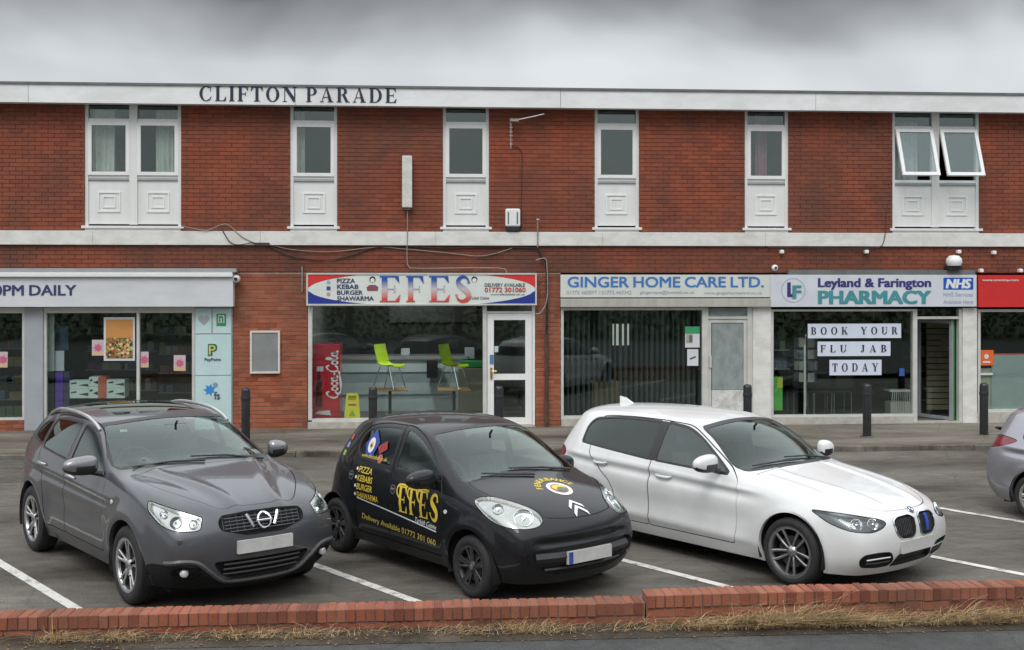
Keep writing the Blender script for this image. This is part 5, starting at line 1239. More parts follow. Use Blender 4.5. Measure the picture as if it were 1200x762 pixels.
y = -.13; MB().box(FX(903, y), y, FZ(1020, 359.5, y), FX(1145, y)-.01, -.004, FZ(1020, 322, y)).build('board', print_mat('sign_lilac', (.60, .63, .68)), s4); MB().box(FX(925, y), y+.01, FZ(1020, 321.6, y), FX(1143, y), -.004, FZ(1020, 316.5, y)).build('light_trough', lead, s4)
text_fit('Leyland & Farington', FX(958.5, y), FX(1091, y), FZ(1020, 338.5, y)-.02, FZ(1020, 326, y), y-.002, print_mat('indigo', (.045, .035, .19)), s4, bold=.035)
text_fit('PHARMACY', FX(958.5, y), FX(1091, y), FZ(1020, 356.5, y), FZ(1020, 340.5, y), y-.002, print_mat('teal_ink', (.06, .27, .30)), s4, bold=.045)
b = MB(); 
for i in range(40):
    t0, t1 = 2*pi*i/40, 2*pi*(i+1)/40; R = 14.2/62; cx, cz = FX(929.5, y), FZ(929, 340.5, y); b.add([(cx+R*cos(t0), y-.002, cz+R*sin(t0)), (cx+R*cos(t1), y-.002, cz+R*sin(t1)), (cx+(R-.018)*cos(t1), y-.002, cz+(R-.018)*sin(t1)), (cx+(R-.018)*cos(t0), y-.002, cz+(R-.018)*sin(t0))], [[0, 1, 2, 3]])
b.build('ring', gp, s4)
text_fit('L', FX(922.5, y), FX(932, y), FZ(929, 348, y), FZ(929, 331, y), y-.003, print_mat('indigo', (0, 0, 0)), s4, bold=.06); text_fit('F', FX(928.5, y), FX(939, y), FZ(929, 350, y), FZ(929, 334.5, y), y-.006, print_mat('teal_ink', (0, 0, 0)), s4, bold=.05)
nb = MB().box(FX(1105.5, y), y-.004, FZ(1120, 339.5, y), FX(1140.5, y), y-.001, FZ(1120, 325.5, y)).build('badge', print_mat('nhs_blue', (.01, .09, .45)), s4)
text_fit('NHS', FX(1108, y), FX(1138, y), FZ(1120, 338.2, y), FZ(1120, 327, y), y-.005, W_, nb, bold=.05, shear=.2)
text_fit('NHS Services', FX(1105.5, y), FX(1140, y), FZ(1120, 347.5, y), FZ(1120, 342.5, y), y-.002, gp, s4); text_fit('Available Here', FX(1105.5, y), FX(1140, y), FZ(1120, 356, y), FZ(1120, 351, y), y-.002, gp, s4)
# 5. post office shop at the right edge
po = thing('shopfront', 'shop front under the red sign with a half frosted window', 'shopfront')
xe = SH['red'][1]; zt, zb = FZ(1180, 362.5), FZ(1180, 483)
b = MB(); frame_rect(b, FX(1146)+.002, xe, zb, zt, .05, .0, .12); b.build('frame', alu_l, po); pane(FX(1146)+.05, xe-.05, zb+.05, zt-.05, po); MB().box(FX(1164), .07, zb+.05, xe-.06, .08, FZ(1180, 416)).build('frosted_film', mat('frosted_film', (.33, .38, .37), .5, var=.06), po)
MB().box(FX(1164), .068, FZ(1180, 416), xe-.06, .078, FZ(1180, 414.5)).build('red_stripe', RED, po); MB().box(FX(1144)+.002, -.03, GZ-.04, xe, .2, zb-.002).build('stone_sill', stone, po)
s5 = thing('shop_sign', 'bright red sign with small white lettering at the right end of the row', 'shop sign')
y = -.13; MB().box(FX(1146.5, y), y, FZ(1180, 360, y), xe, -.004, FZ(1180, 322.5, y)).build('board', print_mat('sign_red', (.58, .025, .025)), s5); text_fit('www.onestop.com', FX(1151, y), FX(1193.5, y), FZ(1170, 330.5, y), FZ(1170, 327.5, y), y-.002, W_, s5, bold=.01)
# ================================================================ GROUND, KERB, LOW WALL, GRASS
def ground_mat(name, c0, c1, c2, sc=1.0, wet=.0, stretch=(1, 1, 1), spk=.35):
    m = bpy.data.materials.new(name); MATS[name] = m; m.use_nodes = True; nt = m.node_tree; N = nt.nodes; L = nt.links; b = N['Principled BSDF']
    g = N.new('ShaderNodeNewGeometry'); mp = N.new('ShaderNodeMapping'); mp.inputs['Scale'].default_value = stretch; L.new(g.outputs['Position'], mp.inputs[0])
    n = N.new('ShaderNodeTexNoise'); n.inputs['Scale'].default_value = .55*sc; n.inputs['Detail'].default_value = 8; n.inputs['Roughness'].default_value = .62; n.inputs['Distortion'].default_value = .4; L.new(mp.outputs[0], n.inputs['Vector'])
    r = N.new('ShaderNodeValToRGB'); e = r.color_ramp.elements; e[0].position = .34; e[0].color = (*c0, 1); e[1].position = .68; e[1].color = (*c2, 1); q = e.new(.5); q.color = (*c1, 1); L.new(n.outputs['Fac'], r.inputs[0])
    n2 = N.new('ShaderNodeTexNoise'); n2.inputs['Scale'].default_value = 75; n2.inputs['Detail'].default_value = 4; n2.inputs['Roughness'].default_value = .8; L.new(g.outputs['Position'], n2.inputs['Vector'])
    n3 = N.new('ShaderNodeTexVoronoi'); n3.inputs['Scale'].default_value = 60; L.new(g.outputs['Position'], n3.inputs['Vector'])
    mr = N.new('ShaderNodeMapRange'); mr.inputs['From Min'].default_value = .3; mr.inputs['From Max'].default_value = .7; mr.inputs['To Min'].default_value = 1-spk; mr.inputs['To Max'].default_value = 1+spk; L.new(n2.outputs['Fac'], mr.inputs['Value'])
    n4 = N.new('ShaderNodeTexNoise'); n4.inputs['Scale'].default_value = 7; n4.inputs['Detail'].default_value = 6; n4.inputs['Roughness'].default_value = .7; L.new(mp.outputs[0], n4.inputs['Vector'])
    m4 = N.new('ShaderNodeMapRange'); m4.inputs['From Min'].default_value = .3; m4.inputs['From Max'].default_value = .7; m4.inputs['To Min'].default_value = .78; m4.inputs['To Max'].default_value = 1.22; L.new(n4.outputs['Fac'], m4.inputs['Value'])
    mm = N.new('ShaderNodeMath'); mm.operation = 'MULTIPLY'; L.new(mr.outputs[0], mm.inputs[0]); L.new(m4.outputs[0], mm.inputs[1])
    # fine cracks where the surface has worn
    dn = N.new('ShaderNodeMix'); dn.data_type = 'RGBA'; dn.inputs[0].default_value = .12; L.new(g.outputs['Position'], dn.inputs[6]); L.new(n4.outputs['Color'], dn.inputs[7])
    vc = N.new('ShaderNodeTexVoronoi'); vc.feature = 'DISTANCE_TO_EDGE'; vc.inputs['Scale'].default_value = .75; L.new(dn.outputs[2], vc.inputs['Vector'])
    cr_ = N.new('ShaderNodeMapRange'); cr_.inputs['From Max'].default_value = .011; cr_.inputs['To Min'].default_value = .76; cr_.inputs['To Max'].default_value = 1; L.new(vc.outputs['Distance'], cr_.inputs['Value'])
    mk = N.new('ShaderNodeMath'); mk.operation = 'MULTIPLY'; L.new(mm.outputs[0], mk.inputs[0]); L.new(cr_.outputs[0], mk.inputs[1])
    h = N.new('ShaderNodeHueSaturation'); L.new(mk.outputs[0], h.inputs['Value']); L.new(r.outputs[0], h.inputs['Color']); L.new(h.outputs[0], b.inputs['Base Color'])
    rr = N.new('ShaderNodeMapRange'); rr.inputs['From Min'].default_value = .35; rr.inputs['From Max'].default_value = .6; rr.inputs['To Min'].default_value = .85-wet; rr.inputs['To Max'].default_value = .9; L.new(n.outputs['Fac'], rr.inputs['Value']); L.new(rr.outputs[0], b.inputs['Roughness'])
    bp = N.new('ShaderNodeBump'); bp.inputs['Strength'].default_value = .6; bp.inputs['Distance'].default_value = .006; L.new(n3.outputs['Distance'], bp.inputs['Height']); L.new(bp.outputs[0], b.inputs['Normal']); b.inputs['Specular IOR Level'].default_value = .35
    return m
tarmac = ground_mat('car_park_tarmac', (.050, .043, .033), (.105, .096, .080), (.170, .158, .136), 1.15, .40, (.55, 1.25, 1), .55)
road_m = ground_mat('footway_tarmac', (.040, .041, .040), (.056, .057, .056), (.078, .078, .076), 1.3, .1, (1, 1, 1), .45)
pave_m = ground_mat('pavement', (.055, .046, .035), (.15, .132, .106), (.235, .215, .182), 1.3, .1, (.4, 1.7, 1), .35)
kerb_m = ground_mat('kerb_stone', (.05, .043, .034), (.115, .10, .082), (.18, .165, .14), 3, 0, (1, 1, 1), .3)
def sheet(name, pts, m, kind='structure'):
    o = MB().add(pts, [list(range(len(pts)))]).build(name, m); o['kind'] = kind; return o
KY, KZ = -2.82, .165
def cz(y): return .085*max(0, min(1, (y+7.5)/(7.5+KY)))
ys = [-11.9, -10, -7.5, -6.5, -5.0, -4.0, KY+.01]; vs = []
for y in ys: vs += [(-120, y, cz(y)-.0), (120, y, cz(y))]
o = MB().add(vs, [[2*i, 2*i+1, 2*i+3, 2*i+2] for i in range(len(ys)-1)]).build('car_park', tarmac); o['kind'] = 'structure'
sheet('ground', [(-700, -700, -.02), (700, -700, -.02), (700, 700, -.02), (-700, 700, -.02)], ground_mat('grass_land', (.03, .045, .018), (.045, .06, .025), (.06, .075, .035), .4))
sheet('footway', [(-120, -24, .075), (120, -24, .075), (120, -12.1, .085), (-120, -12.1, .085)], road_m)
b = MB().add([(-120, -12.1, .0), (120, -12.1, .0), (120, -12.1, .085), (-120, -12.1, .085)], [[3, 2, 1, 0]])
sheet('verge', [(-120, -12.42, .088), (120, -12.42, .088), (120, -12.1, .135), (-120, -12.1, .135)], ground_mat('verge_soil', (.03, .024, .016), (.055, .044, .03), (.09, .072, .05), 4))
sheet('pavement', [(-120, KY+.12, KZ), (120, KY+.12, KZ), (120, .3, GZ-.005), (-120, .3, GZ-.005)], pave_m)
kerb = thing('kerb', 'low stone kerb along the front of the shop pavement', 'kerb'); kerb['kind'] = 'structure'; del kerb['category']; proto = None
x = -14.0
while x < 20:
    if proto is None: proto = MB().box(0, 0, -.05, .905, .13, KZ+.004, .012).build('kerb_stone', kerb_m, kerb); k = proto
    else: k = proto.copy(); COL.objects.link(k); k.parent = kerb
    k.location = (x, KY-.01+rnd.uniform(-.004, .004), rnd.uniform(-.006, .004)); k.rotation_euler = (0, rnd.uniform(-.004, .004), rnd.uniform(-.004, .004)); x += .915
# painted bay lines
line_m = mat('worn_white_paint', (.62, .61, .57), .7, col2=(.22, .20, .17), vscale=7, vdet=8, vrough=.75)
line_m.node_tree.nodes['Color Ramp'].color_ramp.elements[0].position = .36; line_m.node_tree.nodes['Color Ramp'].color_ramp.elements[1].position = .50
for (ua, va), (ub, vb) in (((0, 658), (75, 708)), ((375, 665), (485, 704)), ((740, 660), (843, 685)), ((1115, 657), (1200, 674)), ((1110, 598), (1200, 612))):
    p = Vector(GP(ua, va)); q = Vector(GP(ub, vb)); mid = (p+q)/2; d = Vector((cos(radians(-54)), sin(radians(-54))))
    a = mid-d*(4.9 if mid.y < -8.5 else 2.2); c = mid+d*((mid.y+11.85)/.81); nrm = Vector((-d.y, d.x))*.05; steps = 8; vs = []
    for i in range(steps+1):
        w = a+(c-a)*i/steps
        for s_ in (-1, 1): vs.append((w.x+nrm.x*s_, w.y+nrm.y*s_, cz(w.y)+.005))
    o = MB().add(vs, [[2*i, 2*i+2, 2*i+3, 2*i+1] for i in range(steps)]).build('bay_line', line_m); o['kind'] = 'structure'
# ---------------------------------------------------------------- low brick wall, two lengths with a step
def low_wall(name, label, xa, xb, za, zb, yw, courses):
    root = thing(name, label, 'wall'); pitch = .0755; n = int((xb-xa)/pitch); protos = []
    for i in range(3):
        q = MB(); q.box(-.0318, 0, -.103, .0318, .215, 0, .006); protos.append(q.build('brick', BR_WALL, root))
    used = 0
    stuff = MB()
    for i in range(n):
        x = xa+.034+i*pitch; k = i/max(1, n-1); z = za+(zb-za)*k+rnd.uniform(-.003, .003); u_vis = -5.2 < x < 6.2
        if used < 3: ob = protos[used]; used += 1
        else: ob = protos[i % 3].copy(); COL.objects.link(ob); ob.parent = root
        ob.location = (x, yw+rnd.uniform(-.005, .005), z); ob.rotation_euler = (rnd.uniform(-.015, .015), rnd.uniform(-.02, .02), rnd.uniform(-.03, .03))
    m = MB(); m.add([(xa, yw+.008, za-.10), (xb, yw+.008, zb-.10), (xb, yw+.205, zb-.10), (xa, yw+.205, za-.10), (xa, yw+.008, za-.006), (xb, yw+.008, zb-.006), (xb, yw+.205, zb-.006), (xa, yw+.205, za-.006)],
                    [[3, 2, 1, 0], [4, 5, 6, 7], [0, 1, 5, 4], [2, 3, 7, 6], [1, 2, 6, 5], [3, 0, 4, 7]]); m.build('mortar_bed', mortar, root)
    q0 = None
    for c in range(courses):
        x = xa-(.11 if c % 2 else 0)
        while x < xb-.03:
            a, e = max(x, xa), min(x+.215, xb); x += .225
            if e-a < .06: continue
            k = (a-xa)/(xb-xa); z = za+(zb-za)*k-.115-(c+1)*.075+.01
            full = abs(e-a-.215) < .002
            if full and q0 is not None: ob = q0.copy(); COL.objects.link(ob); ob.parent = root
            else:
                ob = MB().box(0, 0, 0, e-a, .10, .065, .004).build('brick', BR_WALL, root)
                if full: q0 = ob
            ob.location = (a, yw+.012+rnd.uniform(-.004, .004), z)
    m = MB(); m.add([(xa, yw+.022, -.05), (xb, yw+.022, -.05), (xb, yw+.2, -.05), (xa, yw+.2, -.05), (xa, yw+.022, za-.102), (xb, yw+.022, zb-.102), (xb, yw+.2, zb-.102), (xa, yw+.2, za-.102)], [[0, 1, 5, 4], [1, 2, 6, 5], [2, 3, 7, 6], [3, 0, 4, 7], [4, 5, 6, 7]]); m.build('wall_core', mortar_l, root)
    return root
YW = -12.17
low_wall('low_brick_wall', 'lower left length of the knee high red brick wall along the footway', -8.2, FX(757, YW)-.006, .255, .292, YW, 2)
low_wall('low_brick_wall', 'higher right length of the knee high red brick wall, one course above the other', FX(757, YW)+.004, 9.6, .352, .395, YW-.01, 3)
# ---------------------------------------------------------------- dry grass along the wall foot
def grass(name, n, xr, density, cols, hmax, seed, label, yr=(-12.32, -12.18)):
    r = random.Random(seed); b = MB(); cnt = 0
    while cnt < n:
        x = r.uniform(*xr); dn = density(x)
        if r.random() > dn: continue
        cnt += 1; y = r.uniform(*yr); h = hmax*(.25+.75*r.random()**1.6)*(.45+.6*dn); a = .6*sin(x*9)+r.gauss(-1.2, 1.5); lean = r.uniform(.5, 2.4)*h; h *= 1.15-.28*lean/h; w = r.uniform(.0014, .0030); z0 = .088+.047*min(1, max(0, (y+12.42)/.3))
        dx, dy = cos(a), sin(a)*.55; px, py = -sin(a)*w, cos(a)*w; pts = []
        for k in (0, .35, .7, 1): pts.append((x+dx*lean*k*k, y+dy*lean*k*k, z0+h*(k-.35*k*k*min(1, lean/h))))
        vs = []
        for i, p in enumerate(pts): f = 1-.85*i/3; vs += [(p[0]-px*f, p[1]-py*f-w*.2, p[2]), (p[0]+px*f, p[1]+py*f+w*.2, p[2])]
        b.mi = r.choices(range(len(cols)), [c[1] for c in cols])[0]; b.add(vs, [[0, 1, 3, 2], [2, 3, 5, 4], [4, 5, 7, 6]])
    o = b.build(name, [c[0] for c in cols]); return tag(o, label, 'grass', kind='stuff')
gc = [(mat('straw', (.50, .34, .17), .8, var=.25, vscale=9), 6), (mat('pale_straw', (.60, .47, .29), .8, var=.2, vscale=9), 3), (mat('dead_leaf_brown', (.22, .12, .06), .85, var=.2, vscale=9), 3), (mat('dull_green_grass', (.15, .17, .055), .7, var=.25, vscale=9), 2)]
XR = lambda u: FX(u, YW)
def dens(x):
    d = .03+.10*max(0, sin(x*2.3+1))+.08*max(0, sin(x*5.1))
    for u, s_, a in ((930, .55, .9), (1120, .30, .75), (1180, .4, .7), (830, .5, .4), (70, .12, .5), (145, .12, .35), (340, .6, .22), (275, .2, .2), (620, .35, .45), (1030, .3, .4)): d += a*gauss(x-XR(u), s_)
    return min(1, d)
grass('dry_grass', 7500, (-7.5, 8.5), dens, gc, .21, 3, 'dry straw coloured grass and weeds tangled along the foot of the low wall')
def dens2(x):
    d = 0
    for u, s_, a in ((905, .35, 1), (960, .25, .8), (830, .30, .35), (1120, .12, .7), (1190, .18, .9), (68, .06, .5), (145, .06, .4), (380, .25, .12), (1040, .2, .25)): d += a*gauss(x-XR(u), s_)
    return min(1, d)
grass('long_dry_grass', 1300, (-7.5, 8.5), dens2, gc, .40, 9, 'long arching straw coloured grass stems leaning over the right hand length of low wall', (-12.30, -12.19))
lit = MB()   # dead leaves and grit on the verge
r_ = random.Random(5)
for _ in range(900):
    x = r_.uniform(-7, 8); y = r_.uniform(-12.45, -12.2); s_ = r_.uniform(.004, .016); a = r_.uniform(0, 6.3); z = .092+.047*min(1, max(0, (y+12.42)/.3))
    lit.add([(x+s_*cos(a+k*pi/2)*(1 if k % 2 else .6), y+s_*sin(a+k*pi/2), z+r_.uniform(0, .006)) for k in range(4)], [[0, 1, 2, 3]])
tag(lit.build('leaf_litter', mat('litter', (.20, .13, .075), .9, var=.4, vscale=30)), 'scattered dead leaves and grit in front of the low wall', 'leaf litter', kind='stuff')
# ---------------------------------------------------------------- bollards on the pavement
blk = mat('black_painted_metal', (.016, .017, .019), .4, coat=.2, var=.3, vscale=8)
BL = [(288, 'black bollard in front of the orange brick wall beside the grey notice box'), (437, 'black bollard in front of the takeaway window, right of the yellow floor sign'), (585, 'black bollard in front of the white takeaway door'),
      (876, 'black bollard beside the boarded grey door of the care office'), (1016, 'black bollard standing in front of the pharmacy window'), (1153, 'black bollard at the right, in front of the white pilaster and red sign shop')]
for u, lb in BL:
    t = thing('bollard', lb, 'bollard', (FX(u, -1.72), -1.72, .172), 0, 'black bollards on the shop pavement'); r = .072
    MB().lathe([(r, -.02), (r, .85), (r*.93, .885), (r*.7, .905), (0, .915)], 20).build('post', blk, t, 40)
    MB().lathe([(r+.003, .70), (r+.006, .71), (r+.006, .75), (r+.003, .76)], 20).build('collar', MATS['black_trim'], t, 40)
    MB().lathe([(r+.05, -.01), (r+.045, .006), (r+.01, .018)], 20).build('base_ring', kerb_m, t, 40)
# ---------------------------------------------------------------- fittings on the wall
nb = thing('notice_board', 'grey flat notice box with a pale frame on the orange brick wall', 'notice board', (0, 0, 0))
b = MB(); frame_rect(b, FX(293.5), FX(328.5), FZ(310, 437.5), FZ(310, 387.5), .035, -.06, -.004); b.build('frame', mat('cream_frame', (.62, .60, .54), .5, var=.05), nb); MB().box(FX(293.5)+.035, -.045, FZ(310, 437.5)+.035, FX(328.5)-.035, -.006, FZ(310, 387.5)-.035).build('panel', mat('grey_acrylic', (.24, .25, .25), .22, var=.1, vscale=3), nb)
ls = thing('wall_light', 'tall thin off white box lamp fixed upright on the upper brick wall', 'wall light')
MB().box(FX(471.5), -.16, FZ(477, 244), FX(483), -.03, FZ(477, 183.5), .012).build('box', mat('old_white', (.60, .60, .56), .5, var=.12, vscale=6), ls); MB().box(FX(474), -.12, FZ(477, 246.5), FX(481), -.05, FZ(477, 244.2)).build('base', lead, ls); MB().box(FX(475), -.04, FZ(477, 230), FX(480), .0, FZ(477, 195)).build('bracket', lead, ls)
ab = thing('alarm_box', 'white burglar alarm box with a black lower strip on the upper wall', 'alarm box')
MB().box(FX(592), -.11, FZ(600, 266), FX(609), -.003, FZ(600, 245), .02).build('cover', white, ab); MB().box(FX(593), -.10, FZ(600, 271), FX(608), -.003, FZ(600, 266.3), .01).build('strobe', blk, ab)
for a in (594.5, 605): MB().box(FX(a), -.115, FZ(600, 263), FX(a+1.6), -.111, FZ(600, 249)).build('side_rib', lead, ab)
def cctv(u, v, y, label, r=.07, m=white, ball=False):
    t = thing('security_camera', label, 'camera', (FX(u, y), y, FZ(u, v, y)))
    if ball: MB().lathe([(0, .16), (.09, .145), (.14, .09), (.15, .02), (.12, -.04), (0, -.05)], 20).build('dome', m, t, True); MB().box(-.13, -.06, -.12, .13, .16, -.045, .02).build('base', blk, t)
    else:
        b = MB(); n = 10
        for i in range(n+1): pass
        b.lathe([(0, -r), (r*.5, -r*.87), (r*.87, -r*.5), (r, 0), (r*.87, r*.5), (r*.5, r*.87), (0, r)], 18, 'z'); b.build('dome', m, t, True); MB().lathe([(r*.42, -r*1.04), (r*.3, -r*1.06), (0, -r*1.06)], 14, 'y').build('lens', blk, t, True)
        MB().tube([(0, 0, 0), (0, abs(y), .02)], r*.35, 8).build('arm', m, t, True)
cctv(277, 327, -.16, 'white dome camera at the right end of the store sign', .075, mat('cam_grey', (.55, .55, .54), .4, var=.1)); cctv(908, 314, -.14, 'small white dome camera between the care sign and the pharmacy sign', .06)
cctv(1118, 309, -.16, 'large white rounded camera housing above the blue health badge', ball=True)
ae = thing('aerial', 'old television aerial on a short rusty bracket high on the brick wall', 'aerial', (FX(600, -.15), -.15, FZ(600, 142, -.15)))
gal = mat('weathered_steel', (.30, .29, .28), .5, .6, var=.3, vscale=20)
MB().tube([(0, .15, 0), (0, 0, 0), (.02, -.02, 0)], .014, 6).build('bracket', gal, ae); MB().tube([(-.02, -.02, -.0), (.17, -.03, .035), (.40, -.06, .08), (.58, -.08, .125)], .010, 6).build('boom', mat('dull_aluminium', (.5, .5, .5), .4, .7, var=.15), ae); MB().tube([(-.02, -.0, .05), (-.02, .0, -.50)], .013, 6).build('mast', gal, ae)
for k in range(6): MB().tube([(-.045, -.0, -.42+.075*k), (.01, -.0, -.42+.075*k)], .009, 5).build('element', MATS['dull_aluminium'], ae)
MB().box(-.04, -.05, -.02, .12, .02, .04, .01).build('junction_box', gal, ae)
vp = thing('vent_pipe', 'thin dark pipe standing up from the white band beside the alarm box', 'pipe'); MB().tube([(FX(629.5), -.09, FZ(629, 290)), (FX(629.5), -.09, FZ(629, 259))], .013, 6).build('pipe', gal, vp); MB().tube([(FX(629.5)-.02, -.09, FZ(629, 258)), (FX(629.5)+.03, -.09, FZ(629, 258))], .02, 6).build('cap', gal, vp)
dp = thing('downpipe', 'dark pipe running down the brick pier right of the takeaway door', 'pipe'); MB().tube([(FX(631), -.07, FZ(631, 291)), (FX(634), -.08, FZ(634, 300)), (FX(640), -.08, FZ(640, 308)), (FX(640.5), -.08, FZ(640, 360)), (FX(640), -.08, FZ(640, 392))], .022, 8).build('upper_pipe', blk, dp, True); MB().tube([(FX(640), -.07, FZ(640, 391)), (FX(640), -.07, GZ)], .036, 8).build('lower_pipe', mat('brown_pipe', (.07, .045, .038), .6, var=.3), dp, True)
wire = mat('dark_cable', (.035, .03, .028), .7, var=.2); wire_l = mat('pale_cable', (.27, .255, .23), .7, var=.2)
def cable(pts, m, label, r=.006, y=-.02, name='cable'):
    p = crom([(FX(u, y), y-.0, FZ(u, v, y)) for u, v in pts], 6, False); tag(MB().tube(p, r, 5).build(name, m, None, True), label, 'cable')
cable([(212, 265), (228, 268), (243, 270), (258, 264), (268, 264), (283, 277), (297, 284), (304, 285.5)], wire_l, 'pale loose cable looping over the white band below the left windows', .008, -.08)
cable([(258, 264), (263, 274), (270, 284), (280, 287), (297, 284)], wire, 'dark slack cable hanging in a loop over the white band', .009, -.085)
cable([(297, 285.5), (316, 285.5)], mat('connector_black', (.02, .02, .02), .5, var=.2), 'thick black cable joint taped to the white band', .018, -.085)
cable([(312, 287), (335, 298), (355, 303), (390, 304), (412, 299), (436, 291), (470, 289), (520, 291), (560, 290), (590, 290), (629, 291)], wire, 'long dark cable sagging below the white band above the red and blue sign', .010, -.03)
cable([(316, 287), (345, 293), (390, 295), (440, 290), (475, 292), (520, 296), (565, 300), (600, 291)], wire_l, 'pale cable running under the white band between lamp and pipes', .007, -.028)
cable([(477.5, 247), (477.5, 270), (477, 300), (479, 312), (490, 314.5), (560, 314), (590, 315), (593, 321)], wire_l, 'pale cable dropping from the tall wall lamp to the takeaway sign', .008, -.075)
cable([(599, 172), (611, 178), (611, 220), (611, 280), (615, 288), (628, 289)], wire, 'dark aerial lead running straight down beside the alarm box', .007, -.02)
cable([(628, 305), (638, 303), (641, 312), (641, 350), (634, 366), (628, 368)], wire_l, 'pale cable curving round the pier beside the takeaway sign', .011, -.11)
cable([(354, 313), (354, 342)], wire_l, 'short pale cable on the pier left of the takeaway sign', .012, -.02)
cable([(1041, 238), (1038, 248), (1038, 262), (1037, 276), (1033, 288), (1020, 291), (960, 291), (900, 290)], wire, 'dark cable coming down left of the open windows and along the band', .008, -.07)
for u, v, lb in ((915, 295, 'small white light fitting under the band near the care sign'), (1014, 295, 'small white light fitting under the band above the pharmacy sign'), (1122, 295, 'small white fitting under the band above the badge'), (1163, 296, 'small round white lamp above the red sign'), (1148, 317, 'lower white fitting at the left end of the red sign'), (1194, 317, 'lower white fitting further right above the red sign')):
    tag(MB().box(FX(u)-.035, -.09, FZ(u, v)-.04, FX(u)+.035, -.004, FZ(u, v)+.03, .012).build('light_fitting', white), lb, 'light fitting')

# ================================================================ INSIDE THE SHOPS
def thing_box(name, label, cat, x0, y0, z0, x1, y1, z1, m, bev=.004, group=None): return tag(MB().box(x0, y0, z0, x1, y1, z1, bev).build(name, m), label, cat, group)
paper = print_mat('paper', (.62, .64, .66)); orange = print_mat('poster_orange', (.55, .26, .08))
# convenience: poster, offer cards, cartons, shelves
def pic_mat(name, cols, scale):
    m = mat(name, cols[0], .35); nt = m.node_tree; N = nt.nodes; L = nt.links; tc = N.new('ShaderNodeNewGeometry'); n = N.new('ShaderNodeTexVoronoi'); n.inputs['Scale'].default_value = scale; L.new(tc.outputs['Position'], n.inputs['Vector'])
    sp = N.new('ShaderNodeSeparateColor'); L.new(n.outputs['Color'], sp.inputs[0]); r = N.new('ShaderNodeValToRGB'); r.color_ramp.interpolation = 'CONSTANT'; e = r.color_ramp.elements; k = len(cols)
    e[0].color = (*cols[0], 1); e[1].position = 1/k; e[1].color = (*cols[1], 1)
    for i in range(2, k): q = e.new(i/k); q.color = (*cols[i], 1)
    L.new(sp.outputs[0], r.inputs[0]); L.new(r.outputs[0], N['Principled BSDF'].inputs['Base Color']); return m
food = pic_mat('food_picture', [(.55, .38, .12), (.30, .10, .03), (.62, .52, .30), (.12, .16, .04), (.05, .04, .04), (.40, .20, .06)], 26)
po_ = thing('poster', 'white framed food poster with an orange sky stuck inside the store window', 'poster')
MB().box(FX(121), .034, FZ(140, 423), FX(157.5), .046, FZ(140, 372)).build('border', paper, po_); MB().box(FX(123.5), .026, FZ(140, 396), FX(155), .033, FZ(140, 374.5)).build('upper_picture', orange, po_); MB().box(FX(123.5), .026, FZ(140, 420), FX(155), .033, FZ(140, 396.2)).build('lower_picture', food, po_)
pink = print_mat('offer_pink', (.58, .12, .24)); cream = print_mat('offer_cream', (.60, .45, .28)); lil = print_mat('offer_lilac', (.55, .45, .47))
for u0, u1, v0, v1, lb in ((107, 121, 398.5, 417, 'pink offer card in the store window left of the framed poster'), (164, 173.5, 412.5, 431, 'pink offer card just right of the window bar in the store'), (203, 217, 416.5, 435, 'pink offer card at the right of the store window'), (-3, 8, 412.5, 431, 'pink offer card at the left edge of the picture')):
    t = thing('offer_card', lb, 'card', group='pink offer cards in the store window'); MB().box(FX(u0), .042, FZ(u0, v1), FX(u1), .046, FZ(u0, v0)).build('card', lil, t); MB().box(FX(u0), .038, FZ(u0, v1), FX(u1), .0415, FZ(u0, v1-5)).build('price_strip', cream, t)
    flat(star, (FX(u0)+FX(u1))/2, FZ(u0, (v0+v1)/2), .085, .035, pink, t, 'burst')
shelf_m = mat('shelf_metal', (.20, .20, .20), .5, .4, var=.1); prod = [print_mat('pack_'+n, c) for n, c in (('a', (.20, .07, .05)), ('b', (.07, .10, .16)), ('c', (.30, .28, .22)), ('d', (.09, .14, .07)), ('e', (.22, .15, .05)), ('f', (.13, .05, .13)))]
def shelving(label, x0, x1, y, zs, seed, h=(.10, .22), d=.35, dens=.85):
    t = thing('shelf_unit', label, 'shelves'); r = random.Random(seed)
    for z in zs: MB().box(x0, y, z-.02, x1, y+d, z).build('shelf', shelf_m, t)
    MB().box(x0, y+d, zs[0], x1, y+d+.02, zs[-1]+.35).build('back_board', room_m, t); b = MB()
    for z in zs:
        x = x0+.02
        while x < x1-.1:
            w = r.uniform(.06, .16); n = r.randint(1, 4); m = r.randrange(6); hh = r.uniform(*h)
            for _ in range(n):
                if x+w > x1: break
                if r.random() < dens: b.mi = m; b.box(x, y+.02+r.uniform(0, .04), z, x+w-.008, y+d-.03, z+hh)
                x += w
    o = b.build('goods', prod, t); o['kind'] = 'stuff'
shelving('tall shelves of groceries behind the store window, left of the grey pillar', FX(-200), FX(27), 1.3, [.3, .62, .94, 1.26, 1.58], 1)
shelving('grocery shelves standing behind the poster window of the store', FX(70), FX(160), 1.6, [.35, .75, 1.15, 1.5, 1.85], 2); shelving('dark grocery shelves behind the right hand pane of the store', FX(164), FX(228), 1.4, [.35, .72, 1.09, 1.46, 1.83], 3)
ctn = print_mat('carton_white', (.58, .66, .62)); ctd = print_mat('carton_black', (.03, .04, .04)); ctr = print_mat('carton_red', (.50, .12, .07))
